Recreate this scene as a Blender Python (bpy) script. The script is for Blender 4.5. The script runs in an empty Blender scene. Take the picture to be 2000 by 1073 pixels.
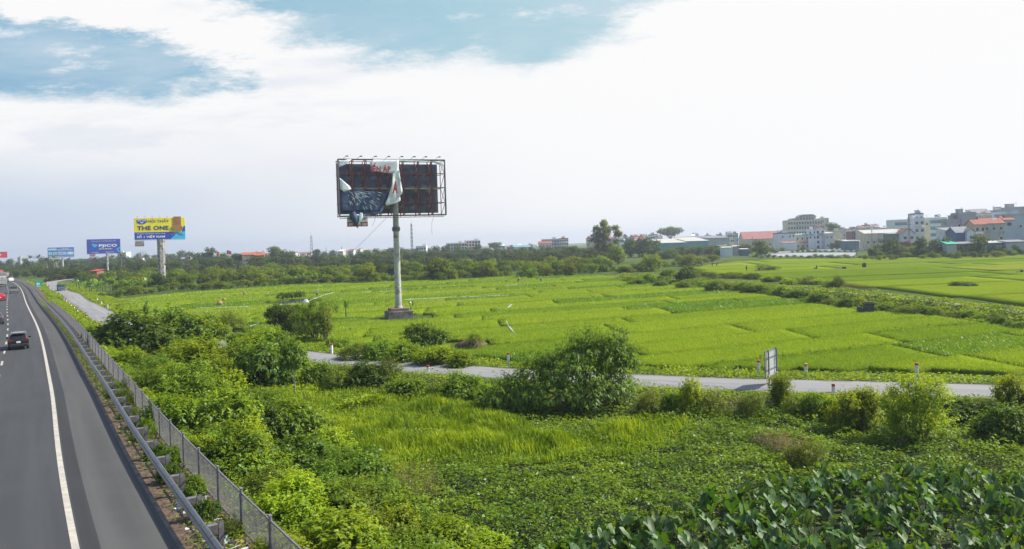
import bpy, math, random
import numpy as np
from mathutils import Vector, Matrix

rng = np.random.default_rng(11)
random.seed(11)
S = bpy.context.scene
COL = S.collection
R = math.radians

# ------------------------------------------------------------------ camera
F, ROLL, H = 1500.0, R(1.8), 10.5          # focal length in photo pixels, roll, eye height
cd = bpy.data.cameras.new('camera')
cam = bpy.data.objects.new('camera', cd)
COL.objects.link(cam)
cam.location = (0, 0, H)
cam.rotation_euler = (R(90), ROLL, 0)
cd.sensor_width = 36
cd.lens = F / 2000 * 36
cd.shift_y = -60.5 / 2000
cd.clip_start, cd.clip_end = 0.5, 12000
S.camera = cam
_c, _s = math.cos(ROLL), math.sin(ROLL)


def tanc(u, v):
    """photo pixel -> (x/y, z/y) of the viewing ray"""
    a, b = u - 1000, v - 476
    return (a * _c - b * _s) / F, -(a * _s + b * _c) / F


def W(u, v, z=0.0):
    """photo pixel -> world point on the horizontal plane z"""
    tx, tz = tanc(u, v)
    d = (z - H) / tz
    return Vector((tx * d, d, z))


def D(u, v, d):
    """photo pixel -> world point at depth d"""
    tx, tz = tanc(u, v)
    return Vector((tx * d, d, H + tz * d))


# ------------------------------------------------------------------ light
SUN_AZ, SUN_EL = R(77), R(43)              # azimuth from +Y towards +X
EXPOSURE = 0.47
world = bpy.data.worlds.new('World')
S.world = world
world.use_nodes = True


class NT:
    """small node-tree builder"""
    def __init__(s, tree):
        s.t = tree
        tree.nodes.clear()

    def n(s, typ, ins=None, **props):
        nd = s.t.nodes.new(typ)
        for k, v in props.items():
            setattr(nd, k, v)
        for k, v in (ins or {}).items():
            s.put(nd.inputs[k], v)
        return nd

    def put(s, sock, v):
        if isinstance(v, bpy.types.NodeSocket):
            s.t.links.new(v, sock)
        else:
            if hasattr(sock.default_value, '__len__') and not hasattr(v, '__len__'):
                v = [v] * len(sock.default_value)
            if hasattr(v, '__len__') and len(v) == 3 and len(sock.default_value) == 4:
                v = (*v, 1)
            sock.default_value = v

    def m(s, op, a, b=None, c=None, clamp=False):
        nd = s.t.nodes.new('ShaderNodeMath')
        nd.operation = op
        nd.use_clamp = clamp
        for i, x in enumerate((a, b, c)):
            if x is not None:
                s.put(nd.inputs[i], x)
        return nd.outputs[0]

    def ss(s, x, lo, hi):
        nd = s.t.nodes.new('ShaderNodeMapRange')
        nd.interpolation_type = 'SMOOTHSTEP'
        s.put(nd.inputs[0], x)
        nd.inputs[1].default_value, nd.inputs[2].default_value = lo, hi
        return nd.outputs[0]

    def mix(s, f, a, b, blend='MIX'):
        nd = s.t.nodes.new('ShaderNodeMix')
        nd.data_type = 'RGBA'
        nd.blend_type = blend
        s.put(nd.inputs[0], f)
        s.put(nd.inputs[6], a)
        s.put(nd.inputs[7], b)
        return nd.outputs[2]

    def noise(s, vec, scale, detail=3, rough=0.55, out='Fac'):
        nd = s.t.nodes.new('ShaderNodeTexNoise')
        if vec is not None:
            s.put(nd.inputs['Vector'], vec)
        nd.inputs['Scale'].default_value = scale
        nd.inputs['Detail'].default_value = detail
        nd.inputs['Roughness'].default_value = rough
        return nd.outputs[out]

    def link(s, a, b):
        s.t.links.new(a, b)


def build_world():
    g = NT(world.node_tree)
    sky = g.n('ShaderNodeTexSky', sky_type='NISHITA', sun_disc=False)
    sky.sun_elevation, sky.sun_rotation = SUN_EL, SUN_AZ
    sky.air_density, sky.dust_density, sky.ozone_density = 1.0, 1.5, 1.5
    tc = g.n('ShaderNodeTexCoord').outputs['Generated']
    sp = g.n('ShaderNodeSeparateXYZ', {0: tc})
    x, y, z = sp.outputs
    yy = g.m('MAXIMUM', y, 0.05)
    a = g.m('DIVIDE', x, yy)
    e = g.m('DIVIDE', z, yy)
    # the cloud deck: directions flattened towards the horizon
    v1 = g.n('ShaderNodeCombineXYZ', {0: a, 1: g.m('MULTIPLY', e, 2.6)}).outputs[0]
    v2 = g.n('ShaderNodeCombineXYZ', {0: g.m('ADD', a, 7.3), 1: g.m('MULTIPLY', e, 3.2)}).outputs[0]
    n1 = g.m('SUBTRACT', g.noise(v1, 2.2, 5, 0.55), 0.5)
    n2 = g.m('SUBTRACT', g.noise(v2, 3.0, 6, 0.6), 0.5)
    v3 = g.n('ShaderNodeCombineXYZ', {0: g.m('ADD', a, g.m('MULTIPLY', n1, .3)), 1: g.m('MULTIPLY', e, 4.5)}).outputs[0]
    n3 = g.noise(v3, 2.1, 8, 0.62)
    nf = g.m('SUBTRACT', g.noise(v2, 10, 8, 0.72), 0.5)
    a2 = g.m('ADD', a, g.m('MULTIPLY', n1, 0.22))
    e2 = g.m('ADD', e, g.m('MULTIPLY', n2, 0.045))
    e2 = g.m('ADD', e2, g.m('MULTIPLY', nf, 0.034))

    def ell(u, v, rx, ry, slope, lo=1.35, hi=0.55):
        a0, e0 = tanc(u, v)
        da = g.m('SUBTRACT', a2, a0)
        de = g.m('ADD', g.m('SUBTRACT', e2, e0), g.m('MULTIPLY', da, slope))
        fe = g.m('ADD', g.m('MULTIPLY', nf, 2.3), g.m('MULTIPLY', n2, 1.3))
        q = g.m('ADD', g.m('POWER', g.m('ABSOLUTE', g.m('DIVIDE', da, rx / F)), 2),
                g.m('POWER', g.m('ABSOLUTE', g.m('DIVIDE', de, ry / F)), 2))
        return g.ss(g.m('ADD', q, fe), lo, hi)

    h1 = ell(-150, 92, 600, 84, 0.14, 1.30, 0.62)
    h2 = ell(870, -40, 430, 165, 0.0, 1.25, 0.55)
    h2b = ell(1050, 20, 190, 112, -0.05)
    hole = g.m('MAXIMUM', h1, g.m('MAXIMUM', h2, h2b))
    wisp = g.ss(g.noise(v2, 6.5, 9, 0.7), 0.52, 0.70)
    hole = g.m('MULTIPLY', hole, g.m('SUBTRACT', 1.0, g.m('MULTIPLY', wisp, 0.8)))
    # grey-lavender veil low on the left, blown-out white to the right
    left = g.ss(g.m('ADD', a, g.m('MULTIPLY', n1, 0.35)), 0.10, -0.62)
    low = g.ss(g.m('ADD', e, g.m('MULTIPLY', n2, 0.10)), 0.185, 0.05)
    veil = g.m('MULTIPLY', left, low)
    streak = g.ss(n3, 0.50, 0.36)
    veil2 = g.m('MULTIPLY', g.m('MULTIPLY', g.ss(a, 0.12, -0.3), streak), 0.42)
    veil = g.m('MAXIMUM', veil, veil2)
    K = 5.75
    cloud = g.mix(veil, [0.95 * K, 0.945 * K, 0.945 * K], [0.60 * K, 0.68 * K, 0.80 * K])
    blue = g.mix(g.ss(a, -0.65, 0.1), [0.22 * K, 0.44 * K, 0.62 * K], [0.40 * K, 0.61 * K, 0.70 * K])
    blue = g.mix(g.m('MULTIPLY', g.ss(n3, 0.40, 0.70), 0.65), blue, [0.62 * K, 0.72 * K, 0.8 * K])
    front = g.mix(hole, cloud, blue)
    nish = sky.outputs[0]
    # overhead and behind the photographer: the open physical sky with thin cloud
    up = g.m('MULTIPLY', g.ss(y, 0.12, 0.35), g.ss(e, 0.62, 0.42))
    col = g.mix(up, nish, front)
    bg = g.n('ShaderNodeBackground', {'Color': col, 'Strength': 0.13})
    out = g.n('ShaderNodeOutputWorld', {'Surface': bg.outputs[0]})


build_world()
sl = bpy.data.lights.new('sun', 'SUN')
sl.energy = 4.7
sl.angle = R(0.5)
sl.color = (1.0, 0.95, 0.86)
sun = bpy.data.objects.new('sun', sl)
COL.objects.link(sun)
_sd = Vector((math.cos(SUN_EL) * math.sin(SUN_AZ), math.cos(SUN_EL) * math.cos(SUN_AZ), math.sin(SUN_EL)))
sun.rotation_euler = _sd.to_track_quat('Z', 'Y').to_euler()
sun.location = (60, 40, 90)

S.view_settings.view_transform = 'Standard'
S.view_settings.look = 'None'
S.view_settings.exposure = EXPOSURE
S.view_settings.gamma = 1
S.render.engine = 'CYCLES'
cy = S.cycles
cy.max_bounces, cy.diffuse_bounces, cy.glossy_bounces = 6, 3, 2
cy.transmission_bounces, cy.transparent_max_bounces, cy.volume_bounces = 3, 8, 0
cy.caustics_reflective = cy.caustics_refractive = False
cy.sample_clamp_indirect = 4
cy.use_denoising = True

# ------------------------------------------------------------------ helpers


def tag(o, label=None, cat=None, group=None, kind=None):
    if label: o['label'] = label
    if cat: o['category'] = cat
    if group: o['group'] = group
    if kind: o['kind'] = kind
    return o


def thing(name, label, cat, loc=(0, 0, 0), rz=0.0, group=None):
    o = bpy.data.objects.new(name, None)
    o.empty_display_size = 0.3
    COL.objects.link(o)
    o.location = loc
    o.rotation_euler = (0, 0, rz)
    return tag(o, label, cat, group)


def place(name, me, parent=None, loc=None, rz=None, scale=None):
    o = bpy.data.objects.new(name, me)
    COL.objects.link(o)
    if parent: o.parent = parent
    if loc is not None: o.location = loc
    if rz is not None: o.rotation_euler = (0, 0, rz)
    if scale is not None: o.scale = scale
    return o


def dup(root, loc=None, rz=None, scale=None, label=None, group=None):
    r = root.copy()
    COL.objects.link(r)
    if loc is not None: r.location = loc
    if rz is not None: r.rotation_euler = (0, 0, rz)
    if scale is not None: r.scale = scale
    if label: r['label'] = label
    if group: r['group'] = group
    for ch in list(root.children):
        c = ch.copy(); COL.objects.link(c); c.parent = r
        for gch in list(ch.children):
            d = gch.copy(); COL.objects.link(d); d.parent = c
    return r


class MB:
    """collects hard-surface shapes into one mesh"""
    def __init__(s):
        s.v, s.f, s.mi = [], [], []
        s.cur = 0

    def add(s, vs, fs):
        o = len(s.v)
        s.v += [tuple(p) for p in vs]
        s.f += [tuple(i + o for i in f) for f in fs]
        s.mi += [s.cur] * len(fs)
        return s

    def box(s, c, d, rz=0.0, M=None):
        hx, hy, hz = d[0] / 2, d[1] / 2, d[2] / 2
        ps = [Vector((sx * hx, sy * hy, sz * hz)) for sz in (-1, 1) for sy in (-1, 1) for sx in (-1, 1)]
        rm = M or Matrix.Rotation(rz, 3, 'Z')
        ps = [rm @ p + Vector(c) for p in ps]
        return s.add(ps, [(0, 2, 3, 1), (4, 5, 7, 6), (0, 1, 5, 4), (2, 6, 7, 3), (0, 4, 6, 2), (1, 3, 7, 5)])

    def cbox(s, c, d, b=0.03, rz=0.0):
        """box with chamfered vertical and top edges"""
        hx, hy, hz = d[0] / 2, d[1] / 2, d[2] / 2
        rm = Matrix.Rotation(rz, 3, 'Z')
        def ring(ix, z):
            pts = [(-hx + b, -hy), (hx - b, -hy), (hx, -hy + b), (hx, hy - b), (hx - b, hy), (-hx + b, hy), (-hx, hy - b), (-hx, -hy + b)]
            k = ix
            return [rm @ Vector((x * (1 - k * b / hx), y * (1 - k * b / hy), z)) + Vector(c) for x, y in pts]
        rings = [ring(0, -hz), ring(0, hz - b), ring(1, hz)]
        vs = sum(rings, [])
        fs = [tuple(range(7, -1, -1)), tuple(range(16, 24))]
        for r in range(2):
            for i in range(8):
                j = (i + 1) % 8
                fs.append((r * 8 + i, r * 8 + j, r * 8 + 8 + j, r * 8 + 8 + i))
        return s.add(vs, fs)

    def bar(s, p, q, w, h=None):
        """square bar from p to q"""
        p, q = Vector(p), Vector(q)
        h = h or w
        z = (q - p)
        L = z.length
        if L < 1e-6: return s
        M = z.to_track_quat('Z', 'Y').to_matrix()
        return s.box((p + q) / 2, (w, h, L), M=M)

    def tube(s, pts, rad, n=8, cap=True):
        pts = [Vector(p) for p in pts]
        if not hasattr(rad, '__len__'): rad = [rad] * len(pts)
        rings = []
        up = Vector((0.13, 0.27, 0.95))
        for i, p in enumerate(pts):
            t = (pts[min(i + 1, len(pts) - 1)] - pts[max(i - 1, 0)]).normalized()
            u = t.cross(up)
            if u.length < 1e-3: u = t.cross(Vector((1, 0, 0)))
            u.normalize()
            w = t.cross(u)
            rings.append([p + rad[i] * (math.cos(2 * math.pi * k / n) * u + math.sin(2 * math.pi * k / n) * w) for k in range(n)])
        vs = sum(rings, [])
        fs = []
        for r in range(len(pts) - 1):
            for k in range(n):
                j = (k + 1) % n
                fs.append((r * n + k, r * n + j, r * n + n + j, r * n + n + k))
        if cap:
            fs.append(tuple(range(n - 1, -1, -1)))
            b = (len(pts) - 1) * n
            fs.append(tuple(range(b, b + n)))
        return s.add(vs, fs)

    def lathe(s, prof, n=16, c=(0, 0, 0)):
        """profile [(r,z)...] turned round the vertical axis at c"""
        vs = [(c[0] + r * math.cos(2 * math.pi * k / n), c[1] + r * math.sin(2 * math.pi * k / n), c[2] + z) for r, z in prof for k in range(n)]
        fs = [(i * n + k, i * n + (k + 1) % n, i * n + n + (k + 1) % n, i * n + n + k) for i in range(len(prof) - 1) for k in range(n)]
        fs += [tuple(range(n - 1, -1, -1)), tuple(range((len(prof) - 1) * n, len(prof) * n))]
        return s.add(vs, fs)

    def prism(s, poly, axis, a, b):
        """polygon in the two other axes, extruded along axis from a to b"""
        def P(p, t):
            q = list(p); q.insert(axis, t); return q
        n = len(poly)
        vs = [P(p, a) for p in poly] + [P(p, b) for p in poly]
        fs = [tuple(range(n - 1, -1, -1)), tuple(range(n, 2 * n))] + [(i, (i + 1) % n, n + (i + 1) % n, n + i) for i in range(n)]
        return s.add(vs, fs)

    def grid(s, fn, nu, nv):
        vs = [fn(i / nu, j / nv) for j in range(nv + 1) for i in range(nu + 1)]
        fs = [(j * (nu + 1) + i, j * (nu + 1) + i + 1, (j + 1) * (nu + 1) + i + 1, (j + 1) * (nu + 1) + i) for j in range(nv) for i in range(nu)]
        return s.add(vs, fs)

    def mesh(s, name, mats, smooth=False):
        me = bpy.data.meshes.new(name)
        me.from_pydata(s.v, [], s.f)
        if not isinstance(mats, (list, tuple)): mats = [mats]
        for m in mats: me.materials.append(m)
        if len(mats) > 1: me.polygons.foreach_set('material_index', s.mi)
        me.update()
        import bmesh as _bm
        b = _bm.new(); b.from_mesh(me)
        _bm.ops.recalc_face_normals(b, faces=b.faces)
        b.to_mesh(me); b.free()
        if smooth:
            me.polygons.foreach_set('use_smooth', [True] * len(me.polygons))
            try: me.set_sharp_from_angle(angle=R(40))
            except Exception: pass
        return me

    def build(s, name, mats, parent=None, loc=None, rz=None, smooth=False):
        return place(name, s.mesh(name, mats, smooth), parent, loc, rz)


def npmesh(name, verts, faces, mats, tint=None, mi=None, smooth=False, normals=False):
    """mesh from arrays; faces is (n,k)"""
    me = bpy.data.meshes.new(name)
    verts = np.ascontiguousarray(verts, dtype=np.float32)
    faces = np.ascontiguousarray(faces, dtype=np.int32)
    n, k = faces.shape
    me.vertices.add(len(verts)); me.vertices.foreach_set('co', verts.ravel())
    me.loops.add(n * k); me.loops.foreach_set('vertex_index', faces.ravel())
    me.polygons.add(n); me.polygons.foreach_set('loop_start', np.arange(0, n * k, k, dtype=np.int32))
    if not isinstance(mats, (list, tuple)): mats = [mats]
    for m in mats: me.materials.append(m)
    if mi is not None: me.polygons.foreach_set('material_index', np.asarray(mi, dtype=np.int32))
    if smooth: me.polygons.foreach_set('use_smooth', np.ones(n, dtype=bool))
    if tint is not None:
        at = me.attributes.new('tint', 'FLOAT', 'POINT')
        at.data.foreach_set('value', np.ascontiguousarray(tint, dtype=np.float32))
    me.update(calc_edges=True)
    return me


def hash2(ix, iy, seed):
    h = (ix.astype(np.int64) * 374761393 + iy.astype(np.int64) * 668265263 + seed * 1442695041) & 0xffffffff
    h = ((h ^ (h >> 13)) * 1274126177) & 0xffffffff
    return ((h ^ (h >> 16)) & 0xffff) / 65535.0


def vnoise(x, y, seed=0):
    x, y = np.asarray(x, float), np.asarray(y, float)
    ix, iy = np.floor(x), np.floor(y)
    fx, fy = x - ix, y - iy
    fx, fy = fx * fx * (3 - 2 * fx), fy * fy * (3 - 2 * fy)
    a, b = hash2(ix, iy, seed), hash2(ix + 1, iy, seed)
    c, d = hash2(ix, iy + 1, seed), hash2(ix + 1, iy + 1, seed)
    return (a * (1 - fx) + b * fx) * (1 - fy) + (c * (1 - fx) + d * fx) * fy


def fbm(x, y, seed=0, o=3):
    t, a, n = 0, 1.0, 0
    for i in range(o):
        t = t + a * vnoise(x * 2 ** i, y * 2 ** i, seed + i); n += a; a *= 0.5
    return t / n


def spline(pts, step):
    """Catmull-Rom through pts, resampled evenly"""
    P = [np.array(p, float) for p in pts]
    P = [2 * P[0] - P[1]] + P + [2 * P[-1] - P[-2]]
    out = []
    for i in range(1, len(P) - 2):
        n = max(2, int(np.linalg.norm(P[i + 1] - P[i]) / (step * 0.5)))
        for t in np.linspace(0, 1, n, endpoint=False):
            out.append(0.5 * ((2 * P[i]) + (-P[i - 1] + P[i + 1]) * t + (2 * P[i - 1] - 5 * P[i] + 4 * P[i + 1] - P[i + 2]) * t * t
                              + (-P[i - 1] + 3 * P[i] - 3 * P[i + 1] + P[i + 2]) * t ** 3))
    out.append(P[-2])
    out = np.array(out)
    L = np.concatenate([[0], np.cumsum(np.linalg.norm(np.diff(out, axis=0), axis=1))])
    s = np.arange(0, L[-1], step)
    return np.stack([np.interp(s, L, out[:, 0]), np.interp(s, L, out[:, 1])], 1)


def tangents(P):
    t = np.gradient(P, axis=0)
    return t / np.linalg.norm(t, axis=1, keepdims=True)


def sdist(P, x, y):
    """signed distance (positive to the right of travel) to a dense polyline, and index of the nearest point"""
    x, y = np.asarray(x, float).ravel(), np.asarray(y, float).ravel()
    T = tangents(P)
    bd = np.full(len(x), 1e9); bi = np.zeros(len(x), int)
    for k in range(0, len(x), 20000):
        dx = x[k:k + 20000, None] - P[None, :, 0]; dy = y[k:k + 20000, None] - P[None, :, 1]
        d2 = dx * dx + dy * dy
        i = d2.argmin(1); bi[k:k + 20000] = i
    dx, dy = x - P[bi, 0], y - P[bi, 1]
    return dx * T[bi, 1] - dy * T[bi, 0], bi


def inpoly(poly, x, y):
    x, y = np.asarray(x), np.asarray(y)
    r = np.zeros(x.shape, bool)
    n = len(poly)
    for i in range(n):
        x0, y0 = poly[i][0], poly[i][1]; x1, y1 = poly[(i + 1) % n][0], poly[(i + 1) % n][1]
        c = (y0 > y) != (y1 > y)
        with np.errstate(divide='ignore', invalid='ignore'):
            r ^= c & (x < (x1 - x0) * (y - y0) / (y1 - y0 + 1e-12) + x0)
    return r


def sweep(name, P, prof, mats, seg=None, kind='structure', parent=None, i0=0, i1=None):
    """profile [(offset, z)] swept along the polyline; offset may be a function of the point index"""
    P = P[i0:i1]
    T = tangents(P)
    N = np.stack([T[:, 1], -T[:, 0]], 1)
    n, k = len(P), len(prof)
    V = np.zeros((n, k, 3))
    for j, (o, z) in enumerate(prof):
        oo = o(np.arange(i0, i0 + n)) if callable(o) else np.full(n, o)
        V[:, j, :2] = P + N * oo[:, None]
        V[:, j, 2] = z
    idx = np.arange(n * k).reshape(n, k)
    fs = np.stack([idx[:-1, :-1], idx[:-1, 1:], idx[1:, 1:], idx[1:, :-1]], -1).reshape(-1, 4)
    mi = None
    if seg: mi = np.tile(np.array(seg), n - 1)
    me = npmesh(name, V.reshape(-1, 3), fs, mats, mi=mi)
    uv = me.uv_layers.new(name='UVMap')
    L = np.concatenate([[0], np.cumsum(np.linalg.norm(np.diff(P, axis=0), axis=1))])
    UV = np.zeros((n, k, 2))
    for j, (o, z) in enumerate(prof):
        UV[:, j, 0] = 0 if callable(o) else o
        UV[:, j, 1] = L
    uv.data.foreach_set('uv', UV.reshape(-1, 2)[fs.ravel()].ravel().astype(np.float32))
    o = place(name, me, parent)
    if kind: o['kind'] = kind
    return o


# ------------------------------------------------------------------ materials


def mat(name, col, rough=0.6, metal=0.0, var=0.15, scale=2.0, bump=0.0, bscale=20.0, spec=0.5, dirt=None, dscale=1.0, coord='Object'):
    m = bpy.data.materials.new(name)
    m.use_nodes = True
    g = NT(m.node_tree)
    tc = g.n('ShaderNodeTexCoord').outputs[coord]
    c1 = [x * (1 - var) for x in col]; c2 = [min(1, x * (1 + var)) for x in col]
    cc = g.mix(g.ss(g.noise(tc, scale, 4), 0.3, 0.7), c1, c2)
    if dirt:
        cc = g.mix(g.ss(g.noise(tc, dscale, 6, 0.65), 0.5, 0.68), cc, dirt)
    b = g.n('ShaderNodeBsdfPrincipled', {'Base Color': cc, 'Roughness': rough, 'Metallic': metal, 'Specular IOR Level': spec})
    if bump:
        bn = g.n('ShaderNodeBump', {'Height': g.noise(tc, bscale, 3), 'Strength': bump, 'Distance': 0.05})
        g.link(bn.outputs[0], b.inputs['Normal'])
    g.n('ShaderNodeOutputMaterial', {'Surface': b.outputs[0]})
    return m


def leafmat(name, dark, light, trans=0.4, gloss=0.05, grough=0.4, tcol=None, objvar=0.22, hue=0.008, third=None):
    """leaf: diffuse + translucent + a little sheen; every leaf has its own tint"""
    m = bpy.data.materials.new(name)
    m.use_nodes = True
    g = NT(m.node_tree)
    t = g.n('ShaderNodeAttribute', attribute_name='tint').outputs['Fac']
    oi = g.n('ShaderNodeObjectInfo').outputs['Random']
    c = g.mix(g.m('MULTIPLY', t, 1.0, clamp=True), dark, light)
    if third:
        c = g.mix(g.ss(t, 0.9, 0.97), c, third)
    hs = g.n('ShaderNodeHueSaturation', {'Color': c, 'Hue': g.m('ADD', 0.5, g.m('MULTIPLY', g.m('SUBTRACT', oi, 0.5), hue * 2)),
                                         'Value': g.m('ADD', 1.0, g.m('MULTIPLY', g.m('SUBTRACT', g.m('FRACT', g.m('MULTIPLY', oi, 7.13)), 0.5), objvar * 2))})
    c = hs.outputs[0]
    d = g.n('ShaderNodeBsdfDiffuse', {'Color': c})
    tc = g.mix(1.0, c, tcol or (1.5, 1.35, 0.5), 'MULTIPLY')
    tc = g.mix(1.0, tc, (trans * 1.55, trans * 1.55, trans * 1.55), 'MULTIPLY')
    tr = g.n('ShaderNodeBsdfTranslucent', {'Color': tc})
    mx = g.n('ShaderNodeAddShader', {0: d.outputs[0], 1: tr.outputs[0]})
    gl = g.n('ShaderNodeBsdfGlossy', {'Color': (0.9, 0.95, 0.9, 1), 'Roughness': grough})
    mg = g.n('ShaderNodeMixShader', {0: gloss, 1: mx.outputs[0], 2: gl.outputs[0]})
    g.n('ShaderNodeOutputMaterial', {'Surface': mg.outputs[0]})
    return m

# ------------------------------------------------------------------ setting: lines of the place
EXP = spline([(21.3, -30), (-13, 22.4), (-31.6, 52.1), (-56.9, 91.8), (-91.7, 144.6), (-146.8, 228.6), (-195, 298), (-236, 350),
              (-285, 392), (-350, 428), (-460, 468), (-650, 515)], 1.0)                    # white edge line of the carriageway
SRV = spline([(110, 16), (75, 29.5), (55, 36), (40, 41.5), (30, 45.2), (21.8, 48), (14, 50.6), (8, 53.3), (-1, 57.6), (-9.5, 62.8), (-18, 69.3),
              (-29, 79), (-43, 93.5), (-58, 111), (-75.5, 138.5), (-96.5, 170), (-116, 201), (-135.5, 229), (-161, 270),
              (-180, 299), (-193, 327), (-198, 350), (-196, 380)], 1.0)                     # centre of the service road
_dk = [W(*p, 1.0) for p in [(1225, 538), (1330, 547), (1450, 554), (1535, 561), (1620, 568), (1700, 575.5), (1800, 585.5), (1900, 597), (2000, 609), (2150, 630)]]
_de = (_dk[-1] - _dk[-2]).normalized()
DIKE = spline([(p.x, p.y) for p in _dk] + [tuple((_dk[-1] + _de * k)[:2]) for k in (20, 40, 60)], 1.0)
RAIL_OFF = lambda y: np.interp(y, [18, 25, 54, 120, 214, 400], [3.1, 3.05, 2.72, 2.5, 2.35, 2.3])
FENCE_OFF = lambda y: np.interp(y, [15, 30, 53, 115, 170, 400], [4.45, 4.15, 3.75, 3.35, 3.2, 3.2])
ZR = 2.0


def gz(x, y):
    """height of the made ground at (x, y)"""
    x = np.asarray(x, float); y = np.asarray(y, float); sh = x.shape
    o, _ = sdist(EXP, x, y); o2, _ = sdist(SRV, x, y); o3, _ = sdist(DIKE, x, y)
    z = np.interp(o, [3.0, 4.7, 9.5], [1.97, 1.88, 0.0])
    z = np.maximum(z, np.interp(np.abs(o2), [2.25, 3.6, 6.2], [0.8, 0.74, 0.0]))
    z = np.maximum(z, np.interp(np.abs(o3), [1.6, 4.0], [1.0, 0.0]))
    return z.reshape(sh)


def gz1(x, y):
    return float(gz(np.array([x]), np.array([y]))[0])


# materials of the setting
def ground_mat():
    m = bpy.data.materials.new('rough ground'); m.use_nodes = True
    g = NT(m.node_tree)
    tc = g.n('ShaderNodeTexCoord').outputs['Object']
    a = g.mix(g.ss(g.noise(tc, 0.05, 5), 0.38, 0.62), (0.055, 0.09, 0.014), (0.105, 0.15, 0.018))
    a = g.mix(g.m('MULTIPLY', g.ss(g.noise(tc, 0.6, 5), 0.5, 0.75), 0.6), a, (0.05, 0.075, 0.014))
    b = g.n('ShaderNodeBsdfPrincipled', {'Base Color': a, 'Roughness': 0.9, 'Specular IOR Level': 0.1})
    bn = g.n('ShaderNodeBump', {'Height': g.noise(tc, 2.5, 5), 'Strength': 0.9, 'Distance': 0.5})
    g.link(bn.outputs[0], b.inputs['Normal'])
    g.n('ShaderNodeOutputMaterial', {'Surface': b.outputs[0]})
    return m


def asphalt_mat(name, col, wear=True, crack=0.0):
    m = bpy.data.materials.new(name); m.use_nodes = True
    g = NT(m.node_tree)
    uv = g.n('ShaderNodeTexCoord').outputs['UV']
    sp = g.n('ShaderNodeSeparateXYZ', {0: uv})
    st = g.n('ShaderNodeCombineXYZ', {0: g.m('MULTIPLY', sp.outputs[0], 1.6), 1: g.m('MULTIPLY', sp.outputs[1], 0.05)}).outputs[0]
    c = g.mix(g.ss(g.noise(st, 1.0, 4), 0.3, 0.7), [x * 0.78 for x in col], [x * 1.2 for x in col])
    c = g.mix(g.m('MULTIPLY', g.ss(g.noise(uv, 0.35, 5), 0.45, 0.7), 0.5), c, [x * 1.2 for x in col])
    c = g.mix(g.m('MULTIPLY', g.ss(g.noise(uv, 30, 2), 0.35, 0.7), 0.35), c, [x * 1.5 for x in col])
    if wear:
        wp = g.m('MULTIPLY', g.m('POWER', g.m('COSINE', g.m('MULTIPLY', sp.outputs[0], 2.05)), 2), g.ss(g.noise(st, 2.0, 3), 0.3, 0.8))
        c = g.mix(g.m('MULTIPLY', wp, 0.5 if crack else 0.4), c, [x * 0.74 for x in col])
        ed = g.m('MULTIPLY', g.ss(g.m('ADD', g.m('ABSOLUTE', sp.outputs[0]), g.m('MULTIPLY', g.noise(uv, 0.8, 4), 1.2)), 2.2, 2.9), crack)
        c = g.mix(ed, c, (0.10, 0.085, 0.055))
    # oil and scuff spots
    c = g.mix(g.m('MULTIPLY', g.ss(g.noise(uv, 1.3, 6, 0.7), 0.66, 0.72), 0.5), c, [x * 0.6 for x in col])
    b = g.n('ShaderNodeBsdfPrincipled', {'Base Color': c, 'Roughness': 0.82, 'Specular IOR Level': 0.35})
    bn = g.n('ShaderNodeBump', {'Height': g.noise(uv, 45, 2), 'Strength': 0.35, 'Distance': 0.02})
    g.link(bn.outputs[0], b.inputs['Normal'])
    g.n('ShaderNodeOutputMaterial', {'Surface': b.outputs[0]})
    return m


M = {}
M['ground'] = ground_mat()
M['asphalt'] = asphalt_mat('lane asphalt', (0.050, 0.053, 0.054))
M['seam'] = asphalt_mat('dark asphalt seam', (0.034, 0.035, 0.036))
M['shoulder'] = asphalt_mat('shoulder asphalt', (0.076, 0.076, 0.072))
M['service'] = asphalt_mat('pale service asphalt', (0.235, 0.232, 0.230), True, .8)
M['kerb'] = mat('kerb concrete', (0.15, 0.135, 0.12), 0.9, var=0.3, scale=1.5)
M['dirt'] = mat('litter dirt', (0.105, 0.07, 0.045), 0.95, var=0.5, scale=4, bump=0.8, bscale=8, dirt=(0.20, 0.15, 0.10), dscale=5)
M['soil'] = mat('soil toned dark as leaf shade', (0.016, 0.026, 0.006), 0.95, var=0.4, scale=1.2, bump=0.6, bscale=3)  # near-black tone puts the deep shade between leaves into the soil colour
M['verge'] = mat('grass slope soil', (0.040, 0.062, 0.012), 0.95, var=0.4, scale=0.8, bump=0.7, bscale=4)
M['line'] = mat('white road paint', (0.47, 0.435, 0.36), 0.7, var=0.14, scale=3, dirt=(0.38, 0.36, 0.33), dscale=1.2)
M['yellowline'] = mat('faded yellow road paint', (0.36, 0.30, 0.16), 0.8, var=0.2, scale=4)
M['track'] = mat('pale track concrete', (0.28, 0.26, 0.20), 0.95, var=0.2, scale=0.8)
M['film'] = mat('white plastic mulch film', (0.50, 0.53, 0.55), 0.45, var=0.15, scale=2)

# the ground: one sheet to the horizon
gx = np.concatenate([-np.geomspace(4200, 135, 26), np.arange(-130, 131, 5.0), np.geomspace(135, 4200, 26)])
gy = np.concatenate([[-400, -150, -60], np.arange(-30, 301, 6.0), np.geomspace(312, 4600, 30)])
X, Y = np.meshgrid(gx, gy)
Z = np.full_like(X, -0.02) + np.where((Y < 300) & (np.abs(X) < 140), (fbm(X * 0.12, Y * 0.12, 5) - 0.5) * 0.12 - 0.06, 0)
idx = np.arange(X.size).reshape(X.shape)
ground = place('ground', npmesh('ground', np.stack([X, Y, Z], -1).reshape(-1, 3),
               np.stack([idx[:-1, :-1], idx[:-1, 1:], idx[1:, 1:], idx[1:, :-1]], -1).reshape(-1, 4), M['ground']))
ground['kind'] = 'structure'

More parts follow.
